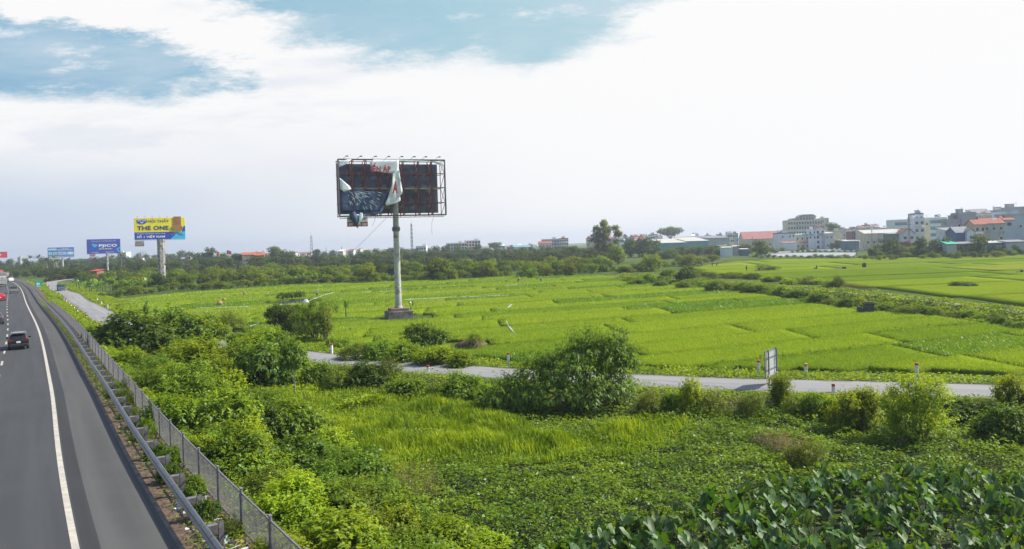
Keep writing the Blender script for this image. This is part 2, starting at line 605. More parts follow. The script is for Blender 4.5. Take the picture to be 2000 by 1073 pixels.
# expressway: lanes, dark seam, hard shoulder, kerb; its embankment below
sweep('expressway', EXP, [(-24, ZR - .05), (-14, ZR), (-7, ZR), (-3, ZR), (0.16, ZR), (0.62, ZR), (2.3, ZR - .01)], [M['asphalt'], M['seam'], M['shoulder']],
      [0, 0, 0, 0, 1, 2])
_ye = EXP[:, 1]
sweep('kerb', EXP, [(2.3, ZR - .02), (lambda i: RAIL_OFF(_ye[i]) - .60, ZR - .012), (lambda i: RAIL_OFF(_ye[i]) - .595, ZR + .04), (lambda i: RAIL_OFF(_ye[i]) - .47, ZR + .04), (lambda i: RAIL_OFF(_ye[i]) - .46, ZR - .1)],
      [M['shoulder'], M['kerb']], [0, 1, 1, 1])
sweep('verge', EXP, [(1.8, ZR - .1), (2.15, ZR - .02), (3.6, ZR - .03), (4.7, ZR - .12)], [M['dirt']])
sweep('embankment', EXP, [(4.65, ZR - .125), (9.5, -.02), (11, -.3)], [M['verge']])
sweep('edge_line', EXP, [(-.1, ZR + .005), (.1, ZR + .005)], [M['line']])
_d, _t = [], 0
dash_mb = MB()
T_ = tangents(EXP); N_ = np.stack([T_[:, 1], -T_[:, 0]], 1)
for off in (-3.08, -6.3):
    for i in range(48, len(EXP) - 60, 9):
        a, b = EXP[i] + N_[i] * off, EXP[i + 3] + N_[i + 3] * off
        n0, n1 = N_[i] * .075, N_[i + 3] * .075
        z = ZR + .006
        dash_mb.add([(*(a - n0), z), (*(a + n0), z), (*(b + n1), z), (*(b - n1), z)], [(0, 1, 2, 3)])
dash_mb.build('lane_markings', M['line'])['kind'] = 'structure'

# service road
sweep('service_road', SRV, [(-2.28, .78), (-2.2, .8), (0, .83), (2.2, .8), (2.28, .78)], [M['service']])
sweep('road_verge', SRV, [(-6.2, -.06), (-3.6, .70), (-2.2, .765), (2.2, .765), (3.6, .70), (6.2, -.06)], [M['verge']], [0, 0, 0, 0, 0])
sm = MB()
T2 = tangents(SRV); N2 = np.stack([T2[:, 1], -T2[:, 0]], 1)
for i in range(20, len(SRV) - 30, 6):
    a, b = SRV[i], SRV[i + 2]
    n0 = N2[i] * .06
    sm.add([(*(a - n0), .836), (*(a + n0), .836), (*(b + n0), .836), (*(b - n0), .836)], [(0, 1, 2, 3)])
sm.build('road_centre_line', M['yellowline'])['kind'] = 'structure'

# dike with its pale farm track
sweep('dike', DIKE, [(-4.2, -.08), (-1.7, .96), (1.7, .96), (4.2, -.08)], [M['verge']])
sweep('farm_track', DIKE, [(-.75, .97), (.75, .97)], [M['track']])

# ponds
def water_mat():
    m = bpy.data.materials.new('pond water'); m.use_nodes = True
    g = NT(m.node_tree)
    tc = g.n('ShaderNodeTexCoord').outputs['Object']
    b = g.n('ShaderNodeBsdfPrincipled', {'Base Color': (0.30, 0.33, 0.35, 1), 'Roughness': 0.42, 'IOR': 1.33})
    bn = g.n('ShaderNodeBump', {'Height': g.noise(tc, 0.9, 3), 'Strength': 0.25, 'Distance': 0.3})
    g.link(bn.outputs[0], b.inputs['Normal'])
    g.n('ShaderNodeOutputMaterial', {'Surface': b.outputs[0]})
    return m
M['water'] = water_mat()
for px in ([(1478, 501.5), (1500, 496), (1560, 494), (1640, 493.5), (1672, 494), (1668, 501), (1640, 502.5), (1560, 501)],
           [(1545, 491.5), (1600, 486.5), (1700, 484.2), (1708, 489), (1672, 490.8), (1600, 491.3)],
           [(1125, 500.5), (1170, 498), (1175, 500), (1135, 502)]):
    pts = [W(u, v, 0.05) for u, v in px]
    MB().add(pts, [tuple(range(len(pts)))]).build('pond_water', M['water'])['kind'] = 'structure'
pts = [W(u, v, 0.06) for u, v in [(1498, 492.5), (1560, 490.5), (1562, 493), (1500, 495)]]
MB().add(pts, [(0, 1, 2, 3)]).build('sand_bank', M['track'])['kind'] = 'structure'

# ------------------------------------------------------------------ fields
PXP = lambda L, z=0.0: [tuple(W(u, v, z)[:2]) for u, v in L]
FIELD1 = PXP([(214, 588), (268, 609), (328, 625), (428, 634), (479, 648), (540, 668), (640, 678), (800, 688), (960, 698), (1030, 716), (1220, 716),
              (1500, 722), (1800, 728), (2080, 733), (2420, 745), (2420, 720), (2250, 672), (2060, 641), (1900, 628), (1800, 618), (1640, 602), (1500, 578), (1330, 557),
              (1240, 545), (1150, 538), (1000, 541), (860, 548), (700, 553), (560, 558), (430, 568), (330, 575)])
FIELD2 = PXP([(1345, 524), (1420, 512), (1500, 507.5), (1700, 506), (2420, 492), (2420, 655), (2150, 612), (1950, 592), (1750, 567), (1600, 553), (1450, 541), (1370, 535)])
FILMS = [[(791, 583), (850, 580), (993, 574)], [(986, 556), (1013, 554)], [(740, 567.6), (794, 565)], [(382, 599.5), (430, 598), (491, 596)],
         [(650, 569.6), (625, 577), (590, 590)], [(710, 569), (760, 567)], [(488, 634), (506, 627.5)], [(988, 623), (994, 634), (1010, 652)], [(992, 598), (999, 592)],
         [(330, 602), (360, 600)], [(520, 594), (575, 591)]]
HOLES = [(W(570, 591), 6.5), (W(779, 622), 5.5), (W(835, 672), 3.2), (W(920, 675), 2.6)]


def rice_mat():
    m = bpy.data.materials.new('rice canopy'); m.use_nodes = True
    g = NT(m.node_tree)
    tc = g.n('ShaderNodeTexCoord').outputs['Object']
    t = g.n('ShaderNodeAttribute', attribute_name='tint').outputs['Fac']
    c = g.mix(t, (0.088, 0.168, 0.012), (0.235, 0.312, 0.018))
    c = g.mix(g.ss(t, 1.05, 1.15), c, (0.27, 0.285, 0.05))
    c = g.mix(g.m('MULTIPLY', g.ss(g.noise(tc, 0.12, 5), 0.4, 0.65), 0.45), c, (0.200, 0.250, 0.014))
    c = g.mix(g.m('MULTIPLY', g.ss(g.noise(tc, 1.1, 5, 0.7), 0.45, 0.75), 0.5), c, (0.070, 0.135, 0.009))
    d = g.n('ShaderNodeBsdfDiffuse', {'Color': c})
    tr = g.n('ShaderNodeBsdfTranslucent', {'Color': g.mix(1.0, c, (1.3, 1.3, 0.6), 'MULTIPLY')})
    bn = g.n('ShaderNodeBump', {'Height': g.noise(tc, 5, 4, 0.7), 'Strength': 0.8, 'Distance': 0.25})
    g.link(bn.outputs[0], d.inputs['Normal'])
    mx = g.n('ShaderNodeMixShader', {0: 0.12, 1: d.outputs[0], 2: tr.outputs[0]})
    g.n('ShaderNodeOutputMaterial', {'Surface': mx.outputs[0]})
    return m
M['rice'] = rice_mat()
M['blade'] = leafmat('rice blade', (0.080, 0.158, 0.011), (0.200, 0.268, 0.016), trans=0.40, gloss=0.02, objvar=0, hue=0, tcol=(1.35, 1.3, 0.5))


def make_field(name, poly, ang, e2, wid, lng, seed, cell, bias):
    rg = np.random.default_rng(seed)
    e1 = np.array([math.cos(ang), math.sin(ang)]); e2 = np.array(e2, float)
    A = np.stack([e1, e2], 1); Ai = np.linalg.inv(A)
    st = (Ai @ np.array(poly).T).T
    s0, s1, t0, t1 = st[:, 0].min(), st[:, 0].max(), st[:, 1].min(), st[:, 1].max()
    films = [[np.array(W(u, v)[:2]) for u, v in L] for L in FILMS]
    VV, FF, TT, base = [], [], [], 0
    plots = []
    t = t0
    while t < t1:
        hs = rg.choice([.16, .19, .22, .26])
        w = rg.uniform(*wid)
        s = s0 - rg.uniform(0, 20)
        while s < s1:
            l = rg.uniform(*lng)
            hgt = hs + rg.uniform(-.015, .015)
            k = rg.random()
            tint = rg.uniform(.66, 1.0) if k < .54 else (rg.uniform(.08, .33) if k < .72 else rg.uniform(.36, .62))
            tint = min(1, tint + bias)
            if rg.random() < .04: tint = 1.1
            gap = .18
            ns, nt = max(1, int(round((l - 2 * gap) / cell))), max(1, int(round((w - 2 * gap) / cell)))
            ss = np.linspace(s + gap, s + l - gap, ns + 1); tt = np.linspace(t + gap, t + w - gap, nt + 1)
            SS, TTt = np.meshgrid(ss, tt)
            XY = SS[..., None] * e1 + TTt[..., None] * e2
            # the hand-cut banks wander a little
            XY = XY + np.stack([(fbm(XY[..., 0] * .06, XY[..., 1] * .06, 3) - .5) * 1.3, (fbm(XY[..., 0] * .06, XY[..., 1] * .06, 9) - .5) * 1.3], -1)
            cx = (XY[:-1, :-1] + XY[1:, 1:]) / 2
            ok = inpoly(poly, cx[..., 0], cx[..., 1])
            for h, r in HOLES:
                ok &= (cx[..., 0] - h.x) ** 2 + (cx[..., 1] - h.y) ** 2 > r * r
            s += l
            if not ok.any(): continue
            zt = hgt + (fbm(XY[..., 0] * .7, XY[..., 1] * .7, 21) - .5) * .10
            n = XY.shape[0] * XY.shape[1]
            top = np.concatenate([XY, zt[..., None]], -1).reshape(-1, 3)
            bot = np.concatenate([XY, np.full_like(zt, -.1)[..., None]], -1).reshape(-1, 3)
            id_ = np.arange(n).reshape(XY.shape[:2])
            q = np.stack([id_[:-1, :-1], id_[:-1, 1:], id_[1:, 1:], id_[1:, :-1]], -1)
            fs = [q[ok]]
            okp = np.pad(ok, 1)
            for (dj, di, a, b) in ((-1, 0, 0, 1), (1, 0, 2, 3), (0, -1, 3, 0), (0, 1, 1, 2)):
                nb = okp[1 + dj:okp.shape[0] - 1 + dj, 1 + di:okp.shape[1] - 1 + di]
                ed = ok & ~nb
                qq = q[ed]
                if len(qq): fs.append(np.stack([qq[:, b], qq[:, a], qq[:, a] + n, qq[:, b] + n], -1))
            VV.append(top); VV.append(bot); FF.append(np.concatenate(fs) + base); TT.append(np.full(2 * n, tint)); base += 2 * n
            cs = cx[ok]
            plots.append((cs, hgt, tint, cell))
        t += w
    o = place(name, npmesh(name, np.concatenate(VV), np.concatenate(FF), M['rice'], tint=np.concatenate(TT)))
    o['kind'] = 'structure'
    return plots


PLOTS1 = make_field('rice_field', FIELD1, R(23), (-.07, 1), (5.5, 10), (14, 42), 5, 1.5, 0.0)
PLOTS2 = make_field('far_rice_field', FIELD2, R(8), (.05, 1), (14, 30), (30, 90), 8, 4.0, 0.05)


def blades(P, hgt, wid, lean, rg):
    """upright triangles: (n,3) base points"""
    n = len(P)
    a = rg.uniform(0, 2 * np.pi, n); l = rg.uniform(0, 2 * np.pi, n)
    h = hgt * rg.uniform(.7, 1.25, n); w = wid * rg.uniform(.7, 1.3, n)
    d = np.stack([np.cos(a), np.sin(a), np.zeros(n)], 1) * (w / 2)[:, None]
    tip = P + np.stack([np.cos(l) * lean * h, np.sin(l) * lean * h, h], 1)
    return np.stack([P - d, P + d, tip], 1).reshape(-1, 3)


def field_blades():
    V, T = [], []
    rg = np.random.default_rng(4)
    for cs, hgt, tint, cell in PLOTS1:
        d = cs[:, 1].mean()
        coarse = tint < .36
        dens = np.interp(d, [55, 90, 130, 180, 240], [46, 30, 14, 6, 3])
        wd = np.interp(d, [55, 130, 240], [.055, .10, .20]); hh = np.interp(d, [55, 130, 240], [.26, .30, .34])
        if coarse: dens *= .7; wd *= 1.9
        if tint > 1.1: dens *= .3
        n = int(len(cs) * cell * cell * dens)
        c = cs[rg.integers(0, len(cs), n)] + rg.uniform(-cell / 2, cell / 2, (n, 2))
        P = np.concatenate([c, np.full((n, 1), hgt - .10)], 1)
        P[:, 2] += rg.uniform(-.06, .06, n)
        V.append(blades(P, hh, wd, .55 if not coarse else 1.1, rg))
        T.append(np.repeat(np.clip(tint + rg.normal(0, .16, n) + (fbm(c[:, 0] * .3, c[:, 1] * .3, 2) - .5) * .5, 0, 1), 3))
    V = np.concatenate(V); T = np.concatenate(T)
    o = place('rice_plants', npmesh('rice_plants', V, np.arange(len(V)).reshape(-1, 3), M['blade'], tint=T))
    tag(o, 'bright green rice and vegetable leaves standing over the paddies', 'crop', kind='stuff')


field_blades()
for L in FILMS:
    P3 = [W(u, v, .5) for u, v in L]
    P = spline([(p.x, p.y) for p in P3], .5)
    if len(P) < 3: continue
    wk = .55 if P3[0].y < 110 else 1.0
    jit = wk * np.random.default_rng(len(P)).choice([0, .5, .8, 1.1, 1.5], len(EXP) + 900)
    sweep('plastic_film', P, [(lambda i: -jit[i] * .16, .22), (lambda i: -jit[i] * .08, .28), (lambda i: jit[i] * .08, .28), (lambda i: jit[i] * .16, .22)], [M['film']])

# ------------------------------------------------------------------ foliage makers


def unit(a):
    return a / np.maximum(np.linalg.norm(a, axis=1, keepdims=True), 1e-9)


def leafcards(P, Dv, N, L, Wd, fold=.18, droop=.25):
    """(n,3) bases, directions and rough normals -> folded four-corner leaves"""
    n = len(P)
    L = np.broadcast_to(L, (n,))[:, None]; Wd = np.broadcast_to(Wd, (n,))[:, None]
    Dv = unit(Dv)
    Sd = unit(np.cross(Dv, N)); U = np.cross(Sd, Dv)
    mid = P + Dv * L * .42
    tip = P + Dv * L; tip[:, 2] -= (L[:, 0] * droop)
    return np.stack([P, mid + Sd * Wd / 2 + U * L * fold * .5, tip, mid - Sd * Wd / 2 + U * L * fold * .5], 1).reshape(-1, 3)


def rdir(n, rg, zmin=-1):
    z = rg.uniform(zmin, 1, n); a = rg.uniform(0, 2 * np.pi, n); r = np.sqrt(1 - z * z)
    return np.stack([r * np.cos(a), r * np.sin(a), z], 1)


def lumps_points(lumps, n, rg, zmin=-.35, inner=0.25):
    """points with outward directions on a union of ellipsoids (cx,cy,cz,rx,ry,rz), surface biased"""
    w = np.array([l[3] * l[4] + l[4] * l[5] + l[3] * l[5] for l in lumps]); w /= w.sum()
    k = rg.choice(len(lumps), n, p=w)
    Lm = np.array(lumps)[k]
    d = rdir(n, rg, zmin)
    rr = 1 - inner * rg.random(n) ** 1.6
    P = Lm[:, :3] + d * Lm[:, 3:6] * rr[:, None]
    sy_ = rg.random(n) < .13
    P[sy_] += (d * Lm[:, 3:6] * rg.uniform(.1, .65, n)[:, None])[sy_]
    # drop points that lie deep inside another lump
    keep = np.ones(n, bool)
    for l in lumps:
        q = (((P - np.array(l[:3])) / np.array(l[3:6])) ** 2).sum(1)
        keep &= q > .42
    keep &= P[:, 2] > .02
    return P[keep], unit(d[keep] / Lm[keep, 3:6]), k[keep]


def shoots(lumps, nshoot, per, leaf, wid, rg, up=.5, splen=.35, fold=.2, droop=.25, spread=1.0, zmin=-.35, inner=.25, tvar=.3):
    """leafy shoots growing out of a lumpy crown; returns verts, tint"""
    P, D_, k = lumps_points(lumps, nshoot, rg, zmin, inner)
    n = len(P)
    ax = unit(D_ + np.array([0, 0, up]) + rg.normal(0, .25, (n, 3)))
    st = rg.uniform(0, 1, n)
    i = np.repeat(np.arange(n), per)
    f = np.tile(np.linspace(-.6, 1, per), n) + rg.normal(0, .08, n * per)
    base = P[i] + ax[i] * (f * splen * rg.uniform(.7, 1.2, n * per))[:, None]
    rd = rdir(n * per, rg)
    side = unit(rd - ax[i] * (rd * ax[i]).sum(1)[:, None])
    dv = unit(side * spread + ax[i] * (.45 + .4 * f)[:, None])
    nrm = unit(ax[i] * .7 + np.array([0, 0, .8]) + rg.normal(0, .35, (n * per, 3)))
    s = rg.uniform(.65, 1.25, n * per) * (1.1 - .25 * np.clip(f, 0, 1))
    V = leafcards(base, dv, nrm, leaf * s, wid * s, fold, droop)
    t = np.clip(.5 + (st[i] - .5) * tvar * 1.6 + .22 * f + rg.normal(0, .14, n * per), 0, 1)
    return V, np.repeat(t, 4)


def branches(mb, base, lumps, rg, r0, n=None):
    """limbs from the base into every lump of the crown"""
    for l in lumps:
        b = Vector(base); t = Vector(l[:3])
        m = b.lerp(t, .5) + Vector((rg.normal(0, .06), rg.normal(0, .06), 0)) * (t - b).length
        r = r0 * rg.uniform(.35, .6)
        mb.tube([b, m, t, t + Vector((rg.normal(0, .3) * l[3], rg.normal(0, .3) * l[4], l[5] * .6))], [r, r * .7, r * .4, r * .15], 5, cap=False)


def dome(w, h, n, rg, up=0.5, low=.25):
    """lumps forming an uneven bush w wide, h high"""
    L = []
    for i in range(n):
        a = rg.uniform(0, 2 * math.pi); r = w / 2 * math.sqrt(rg.uniform(0, 1)) * .72
        zz = h * (low + (1 - low) * rg.uniform(0, 1) * (1 - (r / (w / 2)) ** 2 * .75))
        s = w * rg.uniform(.17, .28)
        L.append((r * math.cos(a), r * math.sin(a), max(s * .5, zz - s * .7), s, s, s * rg.uniform(.7, 1.05)))
    return L


M['bark'] = mat('bark', (0.13, 0.10, 0.075), 0.9, var=0.35, scale=3, bump=0.5, bscale=12)
M['palebark'] = mat('pale bark', (0.34, 0.30, 0.25), 0.9, var=0.3, scale=2, bump=0.4, bscale=10)
YT = (1.75, 1.45, .3)
M['lf_broad'] = leafmat('mid green broad leaf', (0.032, 0.078, 0.009), (0.145, 0.220, 0.014), .42, .025, .5, YT)
M['lf_dark'] = leafmat('dark green leaf', (0.022, 0.054, 0.008), (0.090, 0.150, 0.013), .35, .025, .5, YT)
M['lf_bright'] = leafmat('yellow green leaf', (0.062, 0.112, 0.008), (0.190, 0.250, 0.013), .46, .02, .5, YT)
M['lf_feather'] = leafmat('feathery leaf', (0.030, 0.072, 0.009), (0.125, 0.190, 0.015), .44, .015, .5, YT)
M['lf_olive'] = leafmat('olive leaf', (0.040, 0.070, 0.010), (0.140, 0.180, 0.020), .38, .02, .5, YT)
M['lf_dry'] = leafmat('dry weed', (0.08, 0.065, 0.025), (0.19, 0.15, 0.06), .3, .02, .6, (1.2, 1.1, .7), third=(.16, .045, .02))
M['lf_vine'] = leafmat('vine leaf', (0.036, 0.082, 0.008), (0.155, 0.230, 0.014), .38, .022, .45, YT, objvar=0, hue=0)
M['lf_grass'] = leafmat('tall grass blade', (0.070, 0.120, 0.007), (0.215, 0.270, 0.015), .45, .01, .5, (1.35, 1.3, .4), objvar=0, hue=0)
M['lf_weed'] = leafmat('low weed leaf', (0.050, 0.100, 0.008), (0.180, 0.250, 0.013), .44, .02, .5, YT, objvar=0, hue=0)
M['lf_far'] = leafmat('distant tree leaf', (0.020, 0.046, 0.010), (0.080, 0.120, 0.016), .32, .01, .5, YT, objvar=.3, hue=.025)
M['lf_farlight'] = leafmat('olive thicket leaf', (0.045, 0.085, 0.010), (0.150, 0.200, 0.018), .38, .01, .5, YT, objvar=.25, hue=.02)
M['lf_banana'] = leafmat('banana leaf', (0.05, 0.11, 0.012), (0.15, 0.23, 0.024), .42, .05, .4, YT)
M['lf_taro'] = leafmat('taro leaf', (0.024, 0.062, 0.011), (0.076, 0.132, 0.026), .36, .035, .5, (1.7, 1.6, .2), objvar=.25, hue=.015, third=(.26, .20, .02))
M['stem'] = mat('green stem', (0.09, 0.14, 0.035), 0.6, var=0.3, scale=5)


def foliage_thing(name, label, cat, V, T, leafm, trunk=None, barkm=None, group=None, crown='crown'):
    """prototype plant at the origin: an Empty with a crown (and a trunk)"""
    t = thing(name, label, cat, (0, 0, 0), 0, group)
    place(crown, npmesh(name + '_' + crown, V, np.arange(len(V)).reshape(-1, 4), leafm, tint=T), t)
    if trunk is not None and trunk.v:
        trunk.build('trunk' if crown == 'crown' else 'stem', barkm or M['bark'], t, smooth=True)
    return t


def hide_proto(o):
    """a prototype that has been copied is taken out of the scene again"""
    for ch in list(o.children):
        bpy.data.objects.remove(ch)
    bpy.data.objects.remove(o)


def bush_proto(kind, seed, w=2.0, h=1.6):
    """unit bushes of several habits: w wide and h high, scaled when placed"""
    rg = np.random.default_rng(seed)
    L = dome(w, h, 14, rg)
    mb = MB()
    for l in L[:9]:
        b = Vector((rg.normal(0, .1), rg.normal(0, .1), -.15)); t = Vector(l[:3])
        mb.tube([b, b.lerp(t, .5) + Vector((rg.normal(0, .07), rg.normal(0, .07), .05)), t], [.03, .02, .008], 5, cap=False)
    if kind == 'broad':
        V, T = shoots(L, 620, 9, .17, .095, rg, up=.5, splen=.22, droop=.35)
        m = M['lf_broad']
    elif kind == 'dark':
        V, T = shoots(L, 720, 9, .15, .085, rg, up=.4, splen=.18, droop=.3)
        m = M['lf_dark']
    elif kind == 'bright':
        V, T = shoots(L, 600, 10, .16, .085, rg, up=.9, splen=.25, droop=.3)
        m = M['lf_bright']
    elif kind == 'feather':
        V, T = shoots(L, 460, 14, .24, .042, rg, up=.9, splen=.34, droop=.22, spread=1.2, tvar=.5)
        m = M['lf_feather']
    elif kind == 'fine':
        V, T = shoots(L, 900, 9, .09, .05, rg, up=.6, splen=.2, droop=.2)
        m = M['lf_olive']
    elif kind == 'upright':
        L = [(rg.normal(0, w * .2), rg.normal(0, w * .2), h * rg.uniform(.35, .62), w * .11, w * .11, h * rg.uniform(.3, .42)) for _ in range(15)]
        V, T = shoots(L, 620, 11, .15, .05, rg, up=1.6, splen=.28, droop=.12, zmin=-.8)
        m = M['lf_bright']
    else:
        L = [(rg.normal(0, w * .2), rg.normal(0, w * .2), h * rg.uniform(.3, .6), w * .12, w * .12, h * rg.uniform(.25, .4)) for _ in range(10)]
        V, T = shoots(L, 260, 12, .10, .022, rg, up=1.2, splen=.4, droop=.1, zmin=-.8, inner=.6)
        m = M['lf_dry']
    sx = 2.0 / (np.percentile(V[:, 0], 98.5) - np.percentile(V[:, 0], 1.5)); sz = 1.6 / np.percentile(V[:, 2], 98.5)
    V = V * np.array([sx, sx, sz]); mb.v = [(a * sx, b * sx, c * sz) for a, b, c in mb.v]
    return dict(V=V, T=T, m=m, mb=mb)


BUSH = {}
for k_, n_ in (('broad', 3), ('dark', 2), ('bright', 3), ('feather', 3), ('fine', 2), ('upright', 2), ('dry', 2)):
    for i_ in range(n_):
        b_ = bush_proto(k_, 40 + 7 * i_ + len(k_) * 13)
        BUSH[k_, i_] = (npmesh('bush_leaves', b_['V'], np.arange(len(b_['V'])).reshape(-1, 4), b_['m'], tint=b_['T']),
                        b_['mb'].mesh('bush_stems', M['bark']))
NB = dict(broad=3, dark=2, bright=3, feather=3, fine=2, upright=2, dry=2)


def bush(kind, x, y, w, h, label, group=None, name='shrub', cat='shrub', z=None, rg=random):
    """a shrub of the given width and height standing at (x, y)"""
    lm, smh = BUSH[kind, rg.randrange(NB[kind])]
    t = thing(name, label, cat, (x, y, (gz1(x, y) if z is None else z) - .05), rg.uniform(0, 6.28), group)
    t.scale = (w / 2.0, w / 2.0 * rg.uniform(.85, 1.15), h / 1.6)
    place('foliage', lm, t); place('stem', smh, t)
    return t


def bush_px(kind, u, v, wpx, hpx, label, group=None, z=None, **k):
    """shrub whose foot shows at photo pixel (u, v) and which spans wpx x hpx there"""
    zz = 0.3 if z is None else z
    for _ in range(3):
        p = W(u, v, zz)
        if z is None: zz = gz1(p.x, p.y)
    s = F / p.y
    return bush(kind, p.x, p.y, wpx / s, hpx / s, label, group, z=zz, **k)


# ------------------------------------------------------------------ ground cover (nobody could count it)
REG_GRASS = PXP([(540, 765), (600, 745), (700, 748), (850, 768), (960, 800), (1100, 850), (1190, 835), (1250, 806), (1350, 822), (1345, 862), (1250, 885), (1080, 898),
                 (960, 905), (880, 885), (830, 900), (790, 905), (700, 872), (640, 850), (560, 800)], .3)
REG_VINE = PXP([(840, 970), (870, 900), (1000, 900), (1200, 885), (1330, 862), (1345, 815), (1400, 800), (1600, 812), (1800, 822), (2080, 832), (2420, 845), (2420, 985), (2080, 965), (1700, 955),
                (1500, 985), (1250, 1030), (1100, 1090), (960, 1110)], .15)
REG_TARO = PXP([(1000, 1095), (1060, 1072), (1160, 1040), (1300, 1000), (1450, 962), (1560, 935), (1700, 915), (1850, 915), (1960, 935), (2080, 950), (2400, 985), (2500, 1140), (960, 1140)], .55)
NEAR = PXP([(560, 1120), (330, 900), (180, 700), (430, 660), (700, 730), (1000, 745), (2080, 790), (2420, 800), (2500, 1140)], 0)


def scatter(poly, dens, rg):
    a = np.array(poly); x0, y0 = a.min(0); x1, y1 = a.max(0)
    n = int((x1 - x0) * (y1 - y0) * dens)
    x, y = rg.uniform(x0, x1, n), rg.uniform(y0, y1, n)
    k = inpoly(poly, x, y)
    return x[k], y[k]


def cover(name, label, x, y, z, leaf, wid, mtl, rg, flat=.6, droop=.2, tn=.5, cat='ground cover'):
    n = len(x)
    P = np.stack([x, y, z], 1)
    a = rg.uniform(0, 2 * np.pi, n)
    dv = np.stack([np.cos(a), np.sin(a), rg.uniform(-.3, .8, n)], 1)
    nrm = unit(rg.normal(0, 1 - flat, (n, 3)) + np.array([0, 0, 1.0]))
    s = rg.uniform(.6, 1.3, n)
    V = leafcards(P, dv, nrm, leaf * s, wid * s, .2, droop)
    T = np.clip(tn + (fbm(x * .5, y * .5, 31) - .5) * .9 + rg.normal(0, .18, n), 0, 1)
    o = place(name, npmesh(name, V, np.arange(4 * n).reshape(-1, 4), mtl, tint=np.repeat(T, 4)))
    return tag(o, label, cat, kind='stuff')


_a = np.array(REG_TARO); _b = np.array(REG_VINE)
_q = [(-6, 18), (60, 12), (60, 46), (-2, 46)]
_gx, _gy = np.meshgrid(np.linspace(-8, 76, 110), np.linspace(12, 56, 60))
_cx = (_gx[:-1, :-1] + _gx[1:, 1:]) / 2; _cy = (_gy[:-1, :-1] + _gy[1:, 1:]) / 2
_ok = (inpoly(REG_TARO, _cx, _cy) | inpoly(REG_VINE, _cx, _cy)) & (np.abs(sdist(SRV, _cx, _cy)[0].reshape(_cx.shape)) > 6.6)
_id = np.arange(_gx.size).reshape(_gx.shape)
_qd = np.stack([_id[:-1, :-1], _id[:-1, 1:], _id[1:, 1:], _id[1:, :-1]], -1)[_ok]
place('shade_soil', npmesh('shade_soil', np.stack([_gx, _gy, np.full_like(_gx, .035)], -1).reshape(-1, 3), _qd, M['soil']))['kind'] = 'structure'  # dark sheet laid under the leaves, its colour deepening the shade in the gaps
rg = np.random.default_rng(3)
# sweet-potato like vine mat
x, y = scatter(REG_VINE, 150, rg)
hum = (fbm(x * .9, y * .9, 51, 3) ** 1.6) * 1.15
cover('vine_cover', 'low leafy vine mat with glossy leaves spreading in front of the large taro leaves', x, y, hum * rg.uniform(.3, 1.0, len(x)) + .02, .16, .105, M['lf_vine'], rg, flat=.62)
xu, yu = scatter(REG_TARO, 28, rg)
cover('taro_undergrowth', 'low weeds in the shade under the taro leaves', xu, yu, rg.uniform(.03, .3, len(xu)), .17, .1, M['lf_vine'], rg, flat=.6)
# tall yellow-green grass
x, y = scatter(REG_GRASS, 260, rg)
pc_ = W(930, 820, .3); edge = np.minimum(1, ((x - pc_.x) / 11.5) ** 2 * .8 + ((y - pc_.y) / 9.5) ** 2 * .8)
k = rg.random(len(x)) < np.clip((1.15 - edge) * (-.15 + 1.6 * fbm(x * .6, y * .6, 61)), .05, 1)
x, y = x[k], y[k]
n = len(x)
hum = fbm(x * .55, y * .55, 66) ** 1.5 * .9
a = fbm(x * .8, y * .8, 67) * 9 + rg.normal(0, 1.6, n)
lean = np.stack([np.cos(a), np.sin(a), np.zeros(n)], 1)
h = rg.uniform(.2, .6, n) * (.5 + hum)
P = np.stack([x, y, hum * .6 - .05], 1)
sd = np.stack([-np.sin(a), np.cos(a), np.zeros(n)], 1) * (rg.uniform(.014, .03, n))[:, None]
mid = P + lean * (h * .16)[:, None] + np.array([0, 0, 1]) * (h * .62)[:, None]
tip = P + lean * (h * .55 * rg.uniform(.3, 1.2, n))[:, None] + np.array([0, 0, 1]) * (h * .98)[:, None]
V = np.stack([P - sd, P + sd, mid + sd * .8, tip, mid - sd * .8], 1).reshape(-1, 3)
i5 = np.arange(n)[:, None] * 5
fs = np.concatenate([i5 + np.array([[0, 1, 2, 4]]), i5 + np.array([[4, 2, 3, 3]])])
fq = i5 + np.array([[0, 1, 2, 4]]); 
# blade = quad + tip quad (tip doubled by a fourth point a hair away)
V6 = np.concatenate([V.reshape(-1, 5, 3), (tip - sd * .05)[:, None, :]], 1).reshape(-1, 3)
i6 = np.arange(n)[:, None] * 6
fs = np.concatenate([i6 + np.array([[0, 1, 2, 4]]), i6 + np.array([[4, 2, 3, 5]])])
T = np.clip(.42 + (fbm(x * .7, y * .7, 70) - .45) * 1.7 + rg.normal(0, .18, n), 0, 1)
tag(place('tall_grass', npmesh('tall_grass', V6, fs, M['lf_grass'], tint=np.repeat(T, 6))),
    'knee-high yellow-green grass in the hollow beside the embankment shrubs', 'grass', kind='stuff')
# weeds over all the rest of the near ground
x, y = scatter(NEAR, 55, rg)
oE, _ = sdist(EXP, x, y); oS, _ = sdist(SRV, x, y)
k = (oE > 4.6) & (np.abs(oS) > 2.5) & ~inpoly(REG_VINE, x, y) & ~inpoly(REG_TARO, x, y)
k &= ~(inpoly(REG_GRASS, x, y) & (rg.random(len(x)) < .25))
x, y = x[k], y[k]
z = gz(x, y) + fbm(x * .5, y * .5, 80) ** 1.2 * .8 * rg.uniform(.4, 1, len(x))
cover('low_weeds', 'knee-high tangle of green weeds on the embankment and around the service road', x, y, z, .17, .085, M['lf_weed'], rg, flat=.45)
